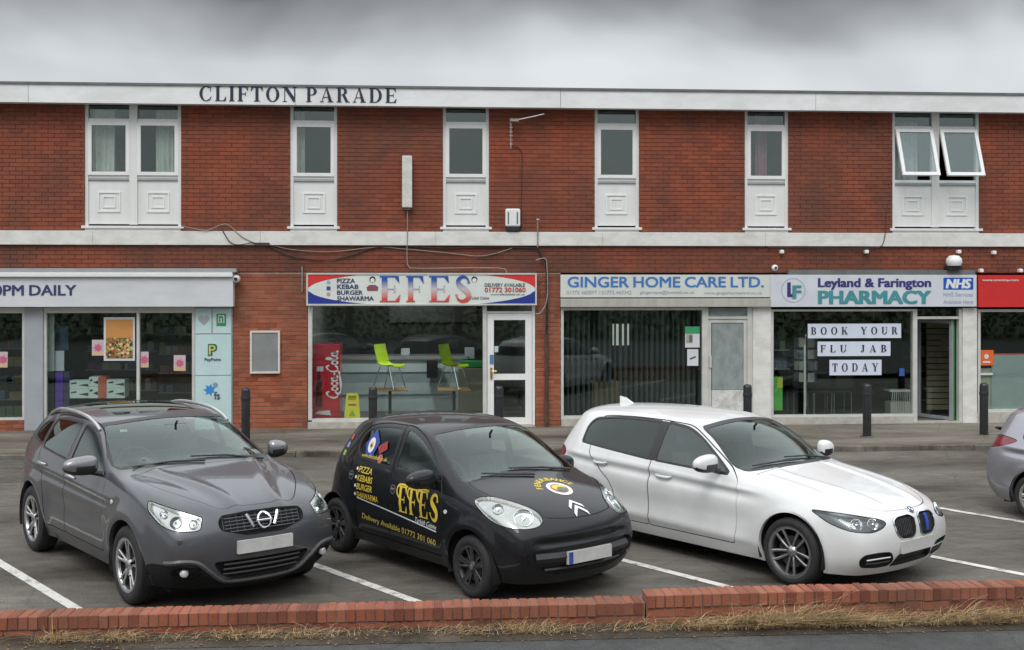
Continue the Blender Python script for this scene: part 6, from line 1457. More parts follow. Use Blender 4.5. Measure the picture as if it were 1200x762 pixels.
def carton(u0, u1, v0, v1, y, m, label, wedge=True, name='carton'):
    t = thing(name, label, 'carton', group='printed cartons stacked in the store window'); x0, x1, z0, z1 = FX(u0, y), FX(u1, y), FZ(u0, v1, y), FZ(u0, v0, y); MB().box(x0, y, z0, x1, y+.3, z1, .004).build('box', m, t)
    if wedge:
        w = x1-x0; h = z1-z0
        MB().add([(x0+.45*w, y-.003, z0+.45*h), (x0+.97*w, y-.003, z0+.25*h), (x0+.97*w, y-.003, z0+.62*h)], [[0, 1, 2]]).build('print', ctd, t); MB().add([(x0+.08*w, y-.003, z0+.55*h), (x0+.38*w, y-.003, z0+.62*h), (x0+.38*w, y-.003, z0+.80*h), (x0+.12*w, y-.003, z0+.72*h)], [[0, 1, 2, 3]]).build('print', ctd, t)
P3 = ((81, 104, 446, 456, 'top left'), (81, 104, 456.3, 467, 'second row left'), (104.3, 115, 442, 453, 'top middle'), (104.3, 115, 453.3, 467, 'lower middle'), (125, 146, 445, 455, 'top right'), (125, 146, 455.3, 467, 'lower right'))
for a, c, v0, v1, w in P3: carton(a, c, v0, v1, .22, ctn, 'white and black printed carton, '+w+' of the stack in the store window')
carton(115.3, 124.7, 442, 467, .22, ctr, 'red and white carton standing in the middle of the carton stack', False)
thing_box('display_board', 'grey white board above the purple packs in the store window', 'board', FX(64, .2), .2, FZ(64, 436), FX(75, .2), .22, FZ(64, 412), print_mat('grey_white', (.45, .48, .52)))
thing_box('display_board', 'tall pale board at the left end of the store window', 'board', FX(52.5, .15), .15, FZ(52, 436), FX(63.5, .15), .17, FZ(52, 366), print_mat('sage', (.30, .34, .31)))
thing_box('dark_blue_panel', 'dark blue panel hanging inside the store window beside the pale board', 'panel', FX(64, .3), .3, FZ(64, 412), FX(80, .3), .32, FZ(64, 383), print_mat('deep_blue', (.02, .05, .10)))
for i in range(5):
    for k, (a, c, m, w) in enumerate(((53, 63, print_mat('pack_black', (.02, .02, .025)), 'black'), (65, 74, print_mat('pack_purple', (.09, .04, .30)), 'purple'), (74.5, 81, print_mat('pack_dark', (.04, .035, .08)), 'dark'))):
        v = 437+i*11.5; o = thing_box('drinks_pack', '%s drinks pack, %s in its column at the left of the store window' % (w, ('topmost', 'second', 'third', 'fourth', 'lowest')[i]), 'pack', FX(a, .2), .2, FZ(a, v+11), FX(c, .2), .45, FZ(a, v), m, group='drinks packs stacked in the store window')
# takeaway: fridge, floor sign, counter, tables and chairs
fy = .32; fr_ = thing('drinks_fridge', 'tall red drinks fridge with white script lettering in the takeaway window', 'fridge'); redf = mat('fridge_red', (.50, .022, .035), .25, coat=.5, var=.12, vscale=4)
fx0, fx1, fz0, fz1 = FX(366, fy), FX(398.5, fy), GZ+.02, FZ(380, 403.5, fy)
MB().box(fx0, fy, fz0, fx1, fy+.6, fz1, .01).build('cabinet', redf, fr_)
W2, H2 = fx1-fx0, fz1-fz0
def cola_fn(v):      # word runs upwards: text x -> up, text z -> left
    return (fx0+W2*(.93-.36*(v[2]*1.15+.05)), fy-.004+v[1], fz0+H2*(.335+.61*v[0]/5.9))
C1_ = lambda dx: [(dx+.75, .72), (dx+.55, .95), (dx+.15, .75), (dx-.02, .35), (dx+.12, .02), (dx+.45, .02), (dx+.75, .22)]
o_l = lambda dx: [(dx+.3, .48), (dx+.1, .45), (dx+.02, .22), (dx+.15, .02), (dx+.38, .08), (dx+.42, .32), (dx+.3, .48)]
a_l = lambda dx: o_l(dx)+[(dx+.44, .5), (dx+.42, .12), (dx+.55, .0), (dx+.66, .1)]
c_l = lambda dx: [(dx+.42, .40), (dx+.25, .50), (dx+.06, .36), (dx+.04, .12), (dx+.22, .0), (dx+.46, .1)]
l_l = lambda dx: [(dx+.05, .25), (dx+.3, .75), (dx+.25, 1.0), (dx+.12, .9), (dx+.08, .3), (dx+.2, .0), (dx+.38, .1)]
sc_w = script_word([C1_(0), o_l(.85), c_l(1.42), a_l(1.98), [(2.72, .28), (2.98, .28)], C1_(3.15), o_l(4.0), l_l(4.5), a_l(4.98), [(.35, .0), (.9, -.28), (2.4, -.22), (3.2, -.1)]], print_mat('script_white', (.80, .80, .80)), 'lettering', fr_, cola_fn, .085)
MB().lathe([(.001, .60), (.028, .60), (.03, .50), (.035, .45), (.065, .36), (.062, .22), (.068, .1), (.06, .0), (.0, .0)], 14, 'z', (0, 0, 0)).build('bottle_picture', mat('cola_brown', (.09, .015, .012), .3, var=.2), fr_, True).matrix_local = Matrix.Translation((fx0+.12, fy-.002, fz0+.32)) @ Matrix.Diagonal((.9, .06, 1.1, 1))
MB().box(fx0+.08, fy-.006, fz0+.98, fx0+.20, fy-.001, fz0+1.07).build('bottle_cap_picture', paper, fr_); MB().add([(fx0+.05, fy-.004, fz0+.20), (fx0+.34, fy-.004, fz0+.17), (fx0+.32, fy-.004, fz0+.26), (fx0+.10, fy-.004, fz0+.25)], [[0, 1, 2, 3]]).build('splash_picture', paper, fr_)
ye = mat('sign_yellow', (.66, .58, .03), .45, var=.06); fs = thing('wet_floor_sign', 'yellow folding wet floor sign standing in the takeaway window', 'floor sign', (FX(413, .28), .28, GZ+.03))
b = MB(); H = FZ(413, 461, .28)-GZ-.03
b.add([(-.15, -.1, 0), (.15, -.1, 0), (.11, .0, H), (-.11, 0, H)], [[0, 1, 2, 3]]); 
b = MB(); 
def slab(x0a, x1a, z0, x0b, x1b, z1, b, f=lambda z: -.10*(1-z/H)): b.add([(x0a, f(z0), z0), (x1a, f(z0), z0), (x1b, f(z1), z1), (x0b, f(z1), z1), (x0a, f(z0)+.012, z0), (x1a, f(z0)+.012, z0), (x1b, f(z1)+.012, z1), (x0b, f(z1)+.012, z1)], [[0, 1, 2, 3], [7, 6, 5, 4], [0, 4, 5, 1], [1, 5, 6, 2], [2, 6, 7, 3], [3, 7, 4, 0]])
slab(-.155, -.10, 0, -.15, -.10, .07, b); slab(.10, .155, 0, .10, .15, .07, b); slab(-.15, .15, .07, -.12, .12, H*.78, b); slab(-.12, -.075, H*.78, -.11, -.07, H*.92, b); slab(.075, .12, H*.78, .07, .11, H*.92, b); slab(-.11, .11, H*.92, -.10, .10, H, b); b.build('front_board', ye, fs)
b = MB(); slab(-.14, .14, .0, -.10, .10, H, b, lambda z: .11-.1*z/H); b.build('rear_board', ye, fs); flat([(-1, -.8), (1, -.8), (0, 1)], 0, H*.36, .06, -.075, print_mat('lime_mark', (.30, .42, .02)), fs, 'warning_print'); MB().box(-.07, -.052, H*.62, .07, -.045, H*.66).build('warning_print', RED, fs)
ct = thing('counter', 'long pale blue serving counter across the back of the takeaway', 'counter'); cy = 2.6
cb = mat('counter_blue', (.58, .65, .65), .4, var=.08, vscale=2); ct2 = mat('counter_band', (.36, .42, .44), .4, var=.08); cdk = mat('steel_top', (.6, .6, .6), .3, .7, var=.1)
X0, X1 = FX(396, cy), FX(542, cy)
for k, (v0, v1, m, nm) in enumerate(((421.5, 436, cb, 'glass_display'), (436.3, 448, ct2, 'front_band'), (448.3, 462, cb, 'front_panel'), (462.3, 467, ct2, 'front_band'), (467.3, 490, cb, 'front_panel'))): MB().box(X0, cy+.02*(k % 2), FZ(500, v1, cy), X1, cy+.6, FZ(500, v0, cy)).build(nm, m, ct)
MB().box(X0, cy-.05, FZ(500, 421.2, cy), X1+.1, cy+.65, FZ(500, 417, cy)).build('worktop', cdk, ct)
thing_box('partition', 'beige low partition at the right end of the takeaway counter', 'partition', FX(537, 2.3), 2.3, GZ+.02, FX(566, 2.3), 2.36, FZ(550, 432, 2.3), print_mat('beige', (.22, .21, .15)))
thing_box('tray', 'bright green tray on the partition beside the right hand chair', 'tray', FX(540, 1.6), 1.6, FZ(550, 430.5, 1.6), FX(566, 1.6), 1.9, FZ(550, 423.5, 1.6), print_mat('tray_green', (.03, .36, .10)), .01)
for a, c, v0, v1, lb in ((470, 480, 409, 417, 'pale tub on the takeaway counter near the left chair'), (545, 556, 408, 421, 'pale box at the right end of the takeaway counter')): thing_box('tub', lb, 'tub', FX(a, cy), cy+.05, FZ(a, v1, cy), FX(c, cy), cy+.3, FZ(a, v0, cy), print_mat('tub', (.40, .43, .43)), .01)
thing_box('coffee_machine', 'black machine standing against the counter between the two chairs', 'machine', FX(500, 2.3), 2.25, FZ(500, 443, 2.3), FX(513, 2.3), 2.5, FZ(500, 421.8, 2.3), blk, .01); thing_box('menu_board', 'dark menu board high on the back wall of the takeaway', 'board', FX(455, 5), 5.7, 1.9, FX(560, 5), 5.8, 2.7, print_mat('menu', (.05, .03, .035)))
thing_box('tub', 'white tub under the left chair on the table', 'tub', FX(453, 1.0), 1.0, FZ(458, 455.5, 1.0), FX(464, 1.0), 1.18, FZ(458, 438, 1.0), print_mat('tub_white', (.45, .50, .55)), .02)
lime = mat('lime_plastic', (.60, .80, .03), .4, coat=.2, var=.05); wood = mat('table_wood', (.35, .22, .10), .5, var=.15, vscale=6); chr_ = MATS['chrome']; tyt = 1.0
cl = thing('ceiling_light', 'small lit round lamp on the ceiling of the takeaway', 'ceiling light', (FX(470, 1.6), 1.6, 2.955)); MB().lathe([(0, -.05), (.07, -.045), (.10, 0)], 20).build('shade', mat('lamp_glow', (1, .96, .88), .5, emit=3.0), cl, True)
ld = bpy.data.lights.new('lamp', 'POINT'); ld.energy = 55; ld.shadow_soft_size = .1; ld.color = (.92, .98, 1); lo = link(bpy.data.objects.new('lamp', ld), cl); lo.location = (0, 0, -.12)
for u0, u1, lb, lc in ((436, 478, 'small wooden table under the left lime chair in the takeaway', 'lime green plastic chair standing on the left table in the takeaway window'), (513, 551, 'small wooden table under the right lime chair in the takeaway', 'lime green plastic chair standing on the right table, beside the green tray')):
    zt_ = FZ(u0, 455.5, tyt); t = thing('table', lb, 'table', group='wooden tables in the takeaway'); xa_, xb_ = FX(u0, tyt), FX(u1, tyt); MB().box(xa_, tyt-.28, zt_-.03, xb_, tyt+.28, zt_, .005).build('table_top', wood, t); xm_ = (xa_+xb_)/2
    MB().tube([(xm_, tyt, GZ+.02), (xm_, tyt, zt_-.03)], .03, 8).build('leg', blk, t); MB().box(xm_-.2, tyt-.2, GZ+.02, xm_+.2, tyt+.2, GZ+.05, .005).build('foot', blk, t)
    c = thing('chair', lc, 'chair', ((xa_+xb_)/2-.04, tyt, zt_), radians(-32), 'lime chairs stood on the tables'); prof = crom([(-.22, .84), (-.19, .70), (-.13, .52), (-.05, .45), (.08, .435), (.22, .445), (.27, .42)], 4, False); vs = []; fs2 = []; W3 = 7
    for x, z in prof:
        for k in range(W3): q = -1+2*k/(W3-1); w_ = .20 if z < .5 else .20-.03*(z-.5); vs.append((x+.03*q*q*(1 if z > .5 else 0), q*w_, z+.02*q*q*(0 if z > .5 else 1)))
    n_ = len(prof); fs2 = [[i*W3+k, i*W3+k+1, (i+1)*W3+k+1, (i+1)*W3+k] for i in range(n_-1) for k in range(W3-1)]; vs2 = [(x+.0, y_, z-.012) for x, y_, z in vs]
    MB().add(vs, fs2).add(vs2, [f[::-1] for f in fs2]).build('seat_shell', lime, c, True)
    for sx in (-1, 1):
        for sy in (-1, 1): MB().tube([(.03+sx*.10, sy*.15, .43), (.03+sx*.24, sy*.20, 0)], .011, 6).build('leg', chr_, c)
# care office: vertical blinds, notices, furniture
vb = thing('vertical_blinds', 'dark vertical blinds hanging across the care office window', 'blinds'); bm_ = mat('blind_fabric', (.05, .066, .07), .8, var=.1); xa_, xb_ = FX(662, .2), FX(822, .2); n_ = 26; zt_ = FZ(740, 362, .2); zb_2 = FZ(740, 484, .2)
MB().box(xa_, .17, zt_, xb_, .23, zt_+.04).build('head_rail', alu, vb); proto = None
for i in range(n_):
    x = xa_+(i+.5)*(xb_-xa_)/n_
    if proto is None: proto = MB().box(-.004, -.045, zb_2, .004, .045, zt_).build('slat', bm_, vb); o = proto
    else: o = proto.copy(); COL.objects.link(o); o.parent = vb
    o.location = (x, .20, 0); o.rotation_euler = (0, 0, radians(rnd.uniform(8, 30)))
pw = thing('poster', 'green topped poster at the upper right of the care office window', 'poster'); MB().box(FX(803.5), .04, FZ(811, 407.5), FX(820.5), .052, FZ(811, 383)).build('sheet', paper, pw); MB().box(FX(803.5), .034, FZ(811, 391), FX(820.5), .039, FZ(811, 383)).build('green_band', print_mat('poster_green', (.04, .30, .12)), pw); MB().box(FX(804.5), .034, FZ(811, 402), FX(812), .039, FZ(811, 391.5)).build('picture', print_mat('poster_pic', (.40, .36, .33)), pw); MB().box(FX(808), .030, FZ(811, 401), FX(812), .0335, FZ(811, 393)).build('picture', print_mat('poster_dark', (.12, .14, .13)), pw)
pw = thing('notice', 'white paper notice taped below the green poster', 'notice'); MB().box(FX(806), .045, FZ(811, 429), FX(819), .052, FZ(811, 409.5)).build('sheet', paper, pw); MB().add([(FX(809), .0435, FZ(811, 422)), (FX(816), .0435, FZ(811, 419.5)), (FX(816), .0435, FZ(811, 417.5)), (FX(809), .0435, FZ(811, 420))], [[0, 1, 2, 3]]).build('handwriting', print_mat('pen', (.06, .06, .08)), pw)
thing_box('desk', 'light brown wooden desk behind the blinds of the care office', 'desk', FX(694, .9), .9, GZ+.02, FX(726, .9), 1.5, FZ(710, 448, .9), print_mat('desk_wood', (.30, .21, .10)), .01)
lw = thing('inner_window', 'small bright window at the back of the care office', 'window'); wm_ = mat('daylit_window', (.62, .66, .60), .5, emit=.35); MB().box(FX(719, 5.5), 5.6, FZ(728, 405, 5.5), FX(738, 5.5), 5.65, FZ(728, 380, 5.5)).build('pane', wm_, lw)
# pharmacy: paper banners, card stand, chairs, shelves
for a, c, v0, v1, txt, ta, tb, wd in ((947.5, 1057, 379.5, 396.5, 'BOOK YOUR', 951, 1053, .75), (959, 1044.5, 400.5, 417.5, 'FLU JAB', 962, 1040, .95), (973, 1034, 422, 440, 'TODAY', 976, 1030, .5)):
    bn = thing('paper_banner', 'white paper banner reading %s taped in the pharmacy window' % txt, 'banner', group='paper letter banners in the pharmacy window'); MB().box(FX(a), .040, FZ(1000, v1), FX(c), .046, FZ(1000, v0)).build('paper', print_mat('banner_paper', (.62, .68, .78), .7), bn)
    serif_fit(txt, FX(ta), FX(tb), FZ(1000, v1-4.5), FZ(1000, v0+4), .0385, ink, bn, gap=.55, word=1.25)
cd_ = thing('card_stand', 'revolving greetings card stand in the pharmacy window', 'card stand', (FX(944, .6), .6, GZ+.02)); MB().tube([(0, 0, 0), (0, 0, 1.62)], .02, 8).build('pole', chr_, cd_); MB().lathe([(.25, 0), (.25, .02), (0, .03)], 20).build('foot', blk, cd_)
cards = [print_mat('card_a', (.30, .30, .27)), print_mat('card_b', (.12, .14, .16)), print_mat('card_c', (.45, .42, .38))]
for i in range(4):
    for k in range(8):
        a = 2*pi*k/8+.2; b = MB(); cx_, cy_ = .2*cos(a), .2*sin(a); b.box(-.065, -.008, 0, .065, .008, .17); o = b.build('card', cards[(i+k) % 3], cd_); o.location = (cx_, cy_, .72+i*.22); o.rotation_euler = (0, 0, a+pi/2)
shelving('low pale shelf of products at the left end of the pharmacy window', FX(907, .5), FX(926, .5), .5, [FZ(915, 432, .5), FZ(915, 410, .5)], 8, (.12, .2), .3); shelving('dark product shelves along the back of the pharmacy', FX(950, 3), FX(1068, 3), 4.2, [.4, .8, 1.2, 1.6, 2.0], 9); shelving('pharmacy shelves seen through the open door', FX(1077, 1.5), FX(1124, 1.5), 2.0, [.4, .7, 1.0, 1.3, 1.6, 1.9], 10)
bg_ = thing('display_bag', 'bright green and yellow display panel low in the pharmacy window', 'display'); MB().box(FX(906.8, .12), .12, FZ(912, 481, .12), FX(917, .12), .14, FZ(912, 441.5, .12)).build('green_panel', print_mat('panel_green', (.10, .42, .07)), bg_); MB().box(FX(911, .12), .11, FZ(912, 455, .12), FX(917, .12), .118, FZ(912, 443, .12)).build('yellow_corner', print_mat('panel_yellow', (.48, .50, .06)), bg_); 
for i, (u, lb) in enumerate(((938, 'black waiting chair at the left inside the pharmacy'), (962, 'black waiting chair near the middle of the pharmacy'), (982, 'black waiting chair under the TODAY banner'))):
    c = thing('waiting_chair', lb, 'chair', (FX(u, 1.6), 1.6, GZ+.02), radians(180), 'waiting chairs in the pharmacy'); MB().box(-.22, -.22, .42, .22, .22, .46, .01).build('seat', blk, c); MB().box(-.22, .19, .50, .22, .23, .86, .01).build('backrest', blk, c)
    for sx in (-.2, .2):
        for sy in (-.2, .2): MB().tube([(sx, sy, 0), (sx, sy, .42)], .012, 6).build('leg', alu, c)
wr = thing('wire_basket', 'pale wire basket stand near the right of the pharmacy window', 'basket', (FX(1052, .8), .8, GZ+.02)); b = MB()
for k in range(9): b.tube([(-.2+.05*k, -.15, .05), (-.16+.04*k, -.15, .5)], .008, 4)
b.build('wires', alu_l, wr); MB().box(-.22, -.16, .5, .22, .16, .53).build('tray', alu_l, wr); MB().box(-.2, -.14, .03, .2, .14, .3).build('goods', cards[2], wr)
thing_box('notice', 'paper notice on the inner wall seen through the open pharmacy door', 'notice', FX(1103, 1.2), 1.2, FZ(1106, 410, 1.2), FX(1109, 1.2), 1.21, FZ(1106, 394, 1.2), paper, 0)
for u, v0, v1, m, lb in ((1055, 432, 441, print_mat('dot_blue', (.04, .10, .35)), 'small blue sticker low on the right of the pharmacy window'),): thing_box('sticker', lb, 'sticker', FX(u), .044, FZ(u, v1), FX(u+6), .05, FZ(u, v0), m, 0)
# post office shop
pb = thing('parcel_sign', 'orange parcel sign on a pale post inside the end shop window', 'sign'); MB().box(FX(1149), .035, FZ(1156, 428.5), FX(1165.5), .047, FZ(1156, 410.5)).build('board', print_mat('parcel_orange', (.70, .13, .03)), pb); flat(circ, FX(1157), FZ(1157, 418), .045, .031, paper, pb); MB().box(FX(1153), .033, FZ(1156, 425.5), FX(1161.5), .0345, FZ(1156, 423.5)).build('print', paper, pb)
MB().box(FX(1150), .09, GZ, FX(1164.5), .13, FZ(1156, 432)).build('post', print_mat('post_cream', (.38, .38, .28)), pb); MB().box(FX(1150), .05, FZ(1156, 440), FX(1165), .088, FZ(1156, 437.5)).build('shelf', paper, pb)

# ================================================================ ACROSS THE ROAD (behind the camera, mirrored in the glass)
leaf = [mat('leaf_dark', (.035, .055, .02), .7, var=.3, vscale=1.5), mat('leaf_mid', (.06, .09, .03), .7, var=.3, vscale=1.5), mat('leaf_light', (.09, .12, .045), .7, var=.3, vscale=1.5)]; bark = mat('bark', (.09, .07, .05), .9, var=.3, vscale=10)
def tree(x, y, h, rad, seed, label):
    r = random.Random(seed); t = thing('tree', label, 'tree', (x, y, 0), 0, 'trees across the road'); tr = MB(); tr.tube([(0, 0, 0), (.1, .05, h*.25), (.0, .1, h*.5), (.1, 0, h*.8)], [.24, .19, .13, .04], 8)
    for k in range(7): a = r.uniform(0, 6.3); z = h*r.uniform(.25, .6); tr.tube([(0, 0, z), (cos(a)*rad*.4, sin(a)*rad*.4, z+h*.12), (cos(a)*rad*.8, sin(a)*rad*.8, z+h*.25)], [.09, .05, .02], 5)
    tr.build('trunk', bark, t, True); b = MB(); cl = [(r.gauss(0, .42)*rad, r.gauss(0, .42)*rad, h*r.uniform(.28, .95), rad*r.uniform(.25, .45)) for _ in range(16)]
    for _ in range(2600):
        cx_, cy_, cz_, cr = r.choice(cl); v = Vector((r.gauss(0, 1), r.gauss(0, 1), r.gauss(0, 1))).normalized()*cr*r.random()**.4; p = Vector((cx_, cy_, cz_))+v; s_ = r.uniform(.10, .22); a = Vector((r.gauss(0, 1), r.gauss(0, 1), r.gauss(0, 1))).normalized(); c = a.orthogonal().normalized()*s_; a *= s_
        b.mi = r.choice((0, 0, 1, 1, 2)); b.add([p-a, p+c*.6, p+a, p-c*.6], [[0, 1, 2, 3]])
    o = b.build('crown', leaf, t); o['kind'] = 'stuff'
for i in range(9): tree(-24+i*6.4+rnd.uniform(-1, 1), -40+rnd.uniform(-2, 2), rnd.uniform(6.5, 8.5), rnd.uniform(2.6, 3.4), i, 'leafy green tree number %s along from the left across the road' % ('one', 'two', 'three', 'four', 'five', 'six', 'seven', 'eight', 'nine')[i])
hd = MB(); r_ = random.Random(11)
for _ in range(9000):
    p = Vector((r_.uniform(-32, 34), r_.uniform(-37.2, -36), r_.uniform(.0, 2.3))); s_ = r_.uniform(.08, .18); a = Vector((r_.gauss(0, 1), r_.gauss(0, 1), r_.gauss(0, 1))).normalized(); c = a.orthogonal().normalized()*s_*.6; a *= s_; hd.mi = r_.choice((0, 0, 1, 2)); hd.add([p-a, p+c, p+a, p-c], [[0, 1, 2, 3]])
tag(hd.build('hedge', leaf), 'long dark green hedge on the far side of the road', 'hedge', kind='stuff')
sheet('road', [(-120, -33, .0), (120, -33, .0), (120, -24.0, .0), (-120, -24.0, .0)], road_m)
# ================================================================ THE PARKED CARS
glass('roof_glass', (.05, .06, .06), .8, base=.08)
grey_p = paint('grey_paint', (.092, .096, .106), .4, .36, coat=.75); black_p = paint('black_paint', (.005, .006, .008), coat=.6, rough=.5); white_p = paint('white_paint', (.66, .67, .665), coat=.8); silver_p = paint('silver_paint', (.30, .30, .33), .6, .34)
def face(m_, x=0): return m_
def badge_ring(parent, sh, y, z, r, m, name='badge', tube=.012):
    pts = []
    for i in range(25):
        a = 2*pi*i/24; h, n = sh.hit((3, y+r*cos(a), z+r*sin(a)), (-1, 0, 0)); 
        if h is None: return
        pts.append(h+n*.012)
    return MB().tube(pts, tube, 6, False).build(name, m, parent, True)
def disc_decal(sh, parent, c, r, m, U, W, D, name, off, sx=1.0):
    return decal(flatmesh([(c[0]+r*sx*cos(2*pi*i/24), c[1]+r*sin(2*pi*i/24)) for i in range(24)]), sh, U, W, D, m, name, parent, off)
def flatmesh(poly):
    me = bpy.data.meshes.new('d'); me.from_pydata([(x, 0, z) for x, z in poly], [], [list(range(len(poly)))]); return me
def text_decal(sh, parent, txt, x0, x1, z0, z1, m, U, W, D, off=.005, bold=.02, shear=0, slope=0, name='lettering', serif=False):
    if serif:
        b, w = serif_text(txt, .12); me = bpy.data.meshes.new('t'); me.from_pydata([v for v in b.v], [], b.f)
        bm = bmesh.new(); bm.from_mesh(me); bmesh.ops.delete(bm, geom=[v for v in bm.verts if v.co.y > -.003], context='VERTS'); bm.to_mesh(me); bm.free()
    else: me = text_mesh(txt, 1.0, 't', bold*.5, shear, ext=0)
    xs = [v.co.x for v in me.vertices]; zs = [v.co.z for v in me.vertices]; a, b_, c, d = min(xs), max(xs), min(zs), max(zs)
    for v in me.vertices: k = (v.co.x-a)/(b_-a); v.co.x = x0+k*(x1-x0); v.co.z = z0+(v.co.z-c)/(d-c)*(z1-z0)+slope*k
    return decal(me, sh, U, W, D, m, name, parent, off)
RS = ((1, 0, 0), (0, 0, 1), (0, -1, 0)); TOPV = ((0, 1, 0), (-1, 0, 0), (0, 0, 1))
# grey crossover
wht0 = print_mat('sticker_white', (.8, .8, .8))
suv, sh = build_car('suv', 'parked_car', 'dark grey crossover with silver roof rails, leftmost in the row behind the low wall', 'car', cam_point(-2.72, 10.83), -.885-YAW, spec_suv(grey_p))
sat = MATS['satin_silver']
for sg in (-1, 1):
    pts = []
    for k in range(21):
        u = k/20; x = -1.20-1.55*u; h, n = sh.hit((x, sg*(.665-.03*u), 3), (0, 0, -1)); pts.append((h.x, h.y, h.z+.004+.052*min(1, 4.5*u, 4.5*(1-u))**.6))
    MB().tube(pts, [.014]+[.019]*(len(pts)-2)+[.014], 8).build('roof_rail', sat, suv, True)
badge_ring(suv, sh, 0, .775, .060, MATS['chrome'], tube=.009); h, n = sh.hit((3, 0, .775), (-1, 0, 0)); MB().box(h.x-.01, -.078, .765, h.x+.020, .072, .787, .005).build('badge_bar', MATS['chrome'], suv)
for sg in (-1, 1): surf_tube(sh, suv, [(sg*.150, .838), (sg*.125, .785), (sg*.098, .73)], (0, 1, 0), (0, 0, 1), (1, 0, 0), .015, MATS['satin_silver'], 'grille_strip', -.004)
surf_tube(sh, suv, crom([(-.80, .475), (-.70, .49), (-.58, .47), (-.47, .38), (-.34, .285), (-.15, .265), (.15, .265), (.34, .285), (.47, .38), (.58, .47), (.70, .49), (.80, .475)], 5, False), (0, 1, 0), (0, 0, 1), (1, 0, 0), .022, mat('bumper_grey', (.07, .07, .073), .4, var=.1), 'bumper_lip', -.003)
plate(suv, sh, 0, .575); h, n = sh.hit((3, -.50, 1.40), (-1, 0, 0)); MB().box(h.x-.03, -.53, 1.385, h.x-.022, -.46, 1.405).build('sticker', wht0, suv)
for sg in (-1, 1):
    h, n = sh.hit((3, sg*.66, .385), (-1, 0, 0)); MB().lathe([(0, .012), (.022, .01), (.034, .0), (.038, -.02)], 18, 'x', (h.x-.004, h.y, h.z)).build('fog_lamp', MATS['bulb'], suv, True)
    h, n = sh.hit((3, sg*.70, .66), (-1, 0, 0)); MB().box(h.x-.02, h.y-.03, h.z-.02, h.x+.004, h.y+.03, h.z+.02, .006).build('washer_cap', grey_p, suv)
# black hatchback
sm, sh = build_car('small', 'parked_car', 'small black delivery hatchback with yellow takeaway lettering on its side', 'car', cam_point(.24, 10.96), -.89-YAW, spec_small(black_p))
ylw = mat('print_yellow', (.68, .50, .06), .45, var=.06); wht = print_mat('decal_white', (.70, .72, .72))
for k, t in enumerate(('PIZZA', 'KEBABS', 'BURGER', 'SHAWARMA')):
    zt_ = .955-.085*k; x0 = -1.95+.0*k; w = (.25, .28, .29, .40)[k]
    text_decal(sh, sm, t, x0+.045, x0+.045+w, zt_-.062, zt_, ylw, *RS, bold=.02, shear=.12)
    disc_decal(sh, sm, (x0+.015, zt_-.028), .017, wht, *RS, 'bullet', .005)
text_decal(sh, sm, 'EFES', -1.14, -.47, .60, .865, ylw, *RS, serif=True, off=.005)
for xs_ in (-1.14, -.955, -.79):    # curled flourishes of the capitals
    me = bpy.data.meshes.new('d'); b = MB(); ribbon(b, crom([(xs_+.03, .74), (xs_-.025, .79), (xs_-.015, .855), (xs_+.05, .875), (xs_+.15, .868)], 5, False), .010); me.from_pydata(b.v, [], b.f); decal(me, sh, *RS, ylw, 'flourish', sm, .0055)
text_decal(sh, sm, 'Turkish Cuisine', -.86, -.50, .555, .60, wht, *RS, bold=.0, shear=.25, slope=-.02)
text_decal(sh, sm, 'Delivery Available 01772 301 060', -1.80, -.52, .425, .50, mat('print_gold', (.50, .38, .07), .45, var=.08), *RS, bold=.012, shear=.15, slope=-.06)
surf_tube(sh, sm, [(-1.9+.1*i, .635-.0085*i) for i in range(15)], (1, 0, 0), (0, 0, 1), (0, -1, 0), .007, MATS['satin_silver'], 'rubbing_strip', .002); surf_tube(sh, sm, [(-1.9+.1*i, .635-.0085*i) for i in range(15)], (1, 0, 0), (0, 0, 1), (0, 1, 0), .007, MATS['satin_silver'], 'rubbing_strip', .002)
for xh, zh in ((-2.03, .85), (-1.24, .81)):     # round dish handles
    for sg in (-1, 1):
        V = RS if sg < 0 else ((1, 0, 0), (0, 0, 1), (0, 1, 0)); disc_decal(sh, sm, (xh, zh), .048, mat('handle_grey', (.10, .10, .11), .3, coat=.5, var=.1), *V, 'handle', .006); disc_decal(sh, sm, (xh, zh), .034, MATS['seam'], *V, 'handle_recess', .0085); h, n = sh.hit((xh, sg*3, zh), (0, -sg, 0)); MB().box(xh-.033, h.y-.012, zh-.010, xh+.033, h.y+.012, zh+.012, .004).build('handle_grip', MATS['handle_grey'], sm)
# rear side window pennant, flags on the quarter
decal(flatmesh([(-1.80, 1.33), (-1.67, 1.21), (-1.74, 1.05), (-1.86, 1.06), (-1.92, 1.18)]), sh, *RS, print_mat('pennant_blue', (.03, .07, .30)), 'sticker', sm, .004)
disc_decal(sh, sm, (-1.80, 1.17), .075, wht, *RS, 'sticker', .007, .8); disc_decal(sh, sm, (-1.80, 1.17), .035, ylw, *RS, 'sticker', .0085, .8); disc_decal(sh, sm, (-1.80, 1.165), .018, print_mat('blot', (.05, .05, .12)), *RS, 'sticker', .010)
disc_decal(sh, sm, (-1.58, 1.06), .045, print_mat('rose', (.40, .12, .14)), *RS, 'sticker', .004); decal(flatmesh([(-1.68, 1.17), (-1.54, 1.24), (-1.50, 1.16), (-1.62, 1.10)]), sh, *RS, print_mat('dull_red', (.28, .04, .04)), 'sticker', sm, .0035)
text_decal(sh, sm, 'www.efeskebab.co.uk', -1.92, -1.45, 1.045, 1.085, ylw, *RS, bold=.0, off=.008)
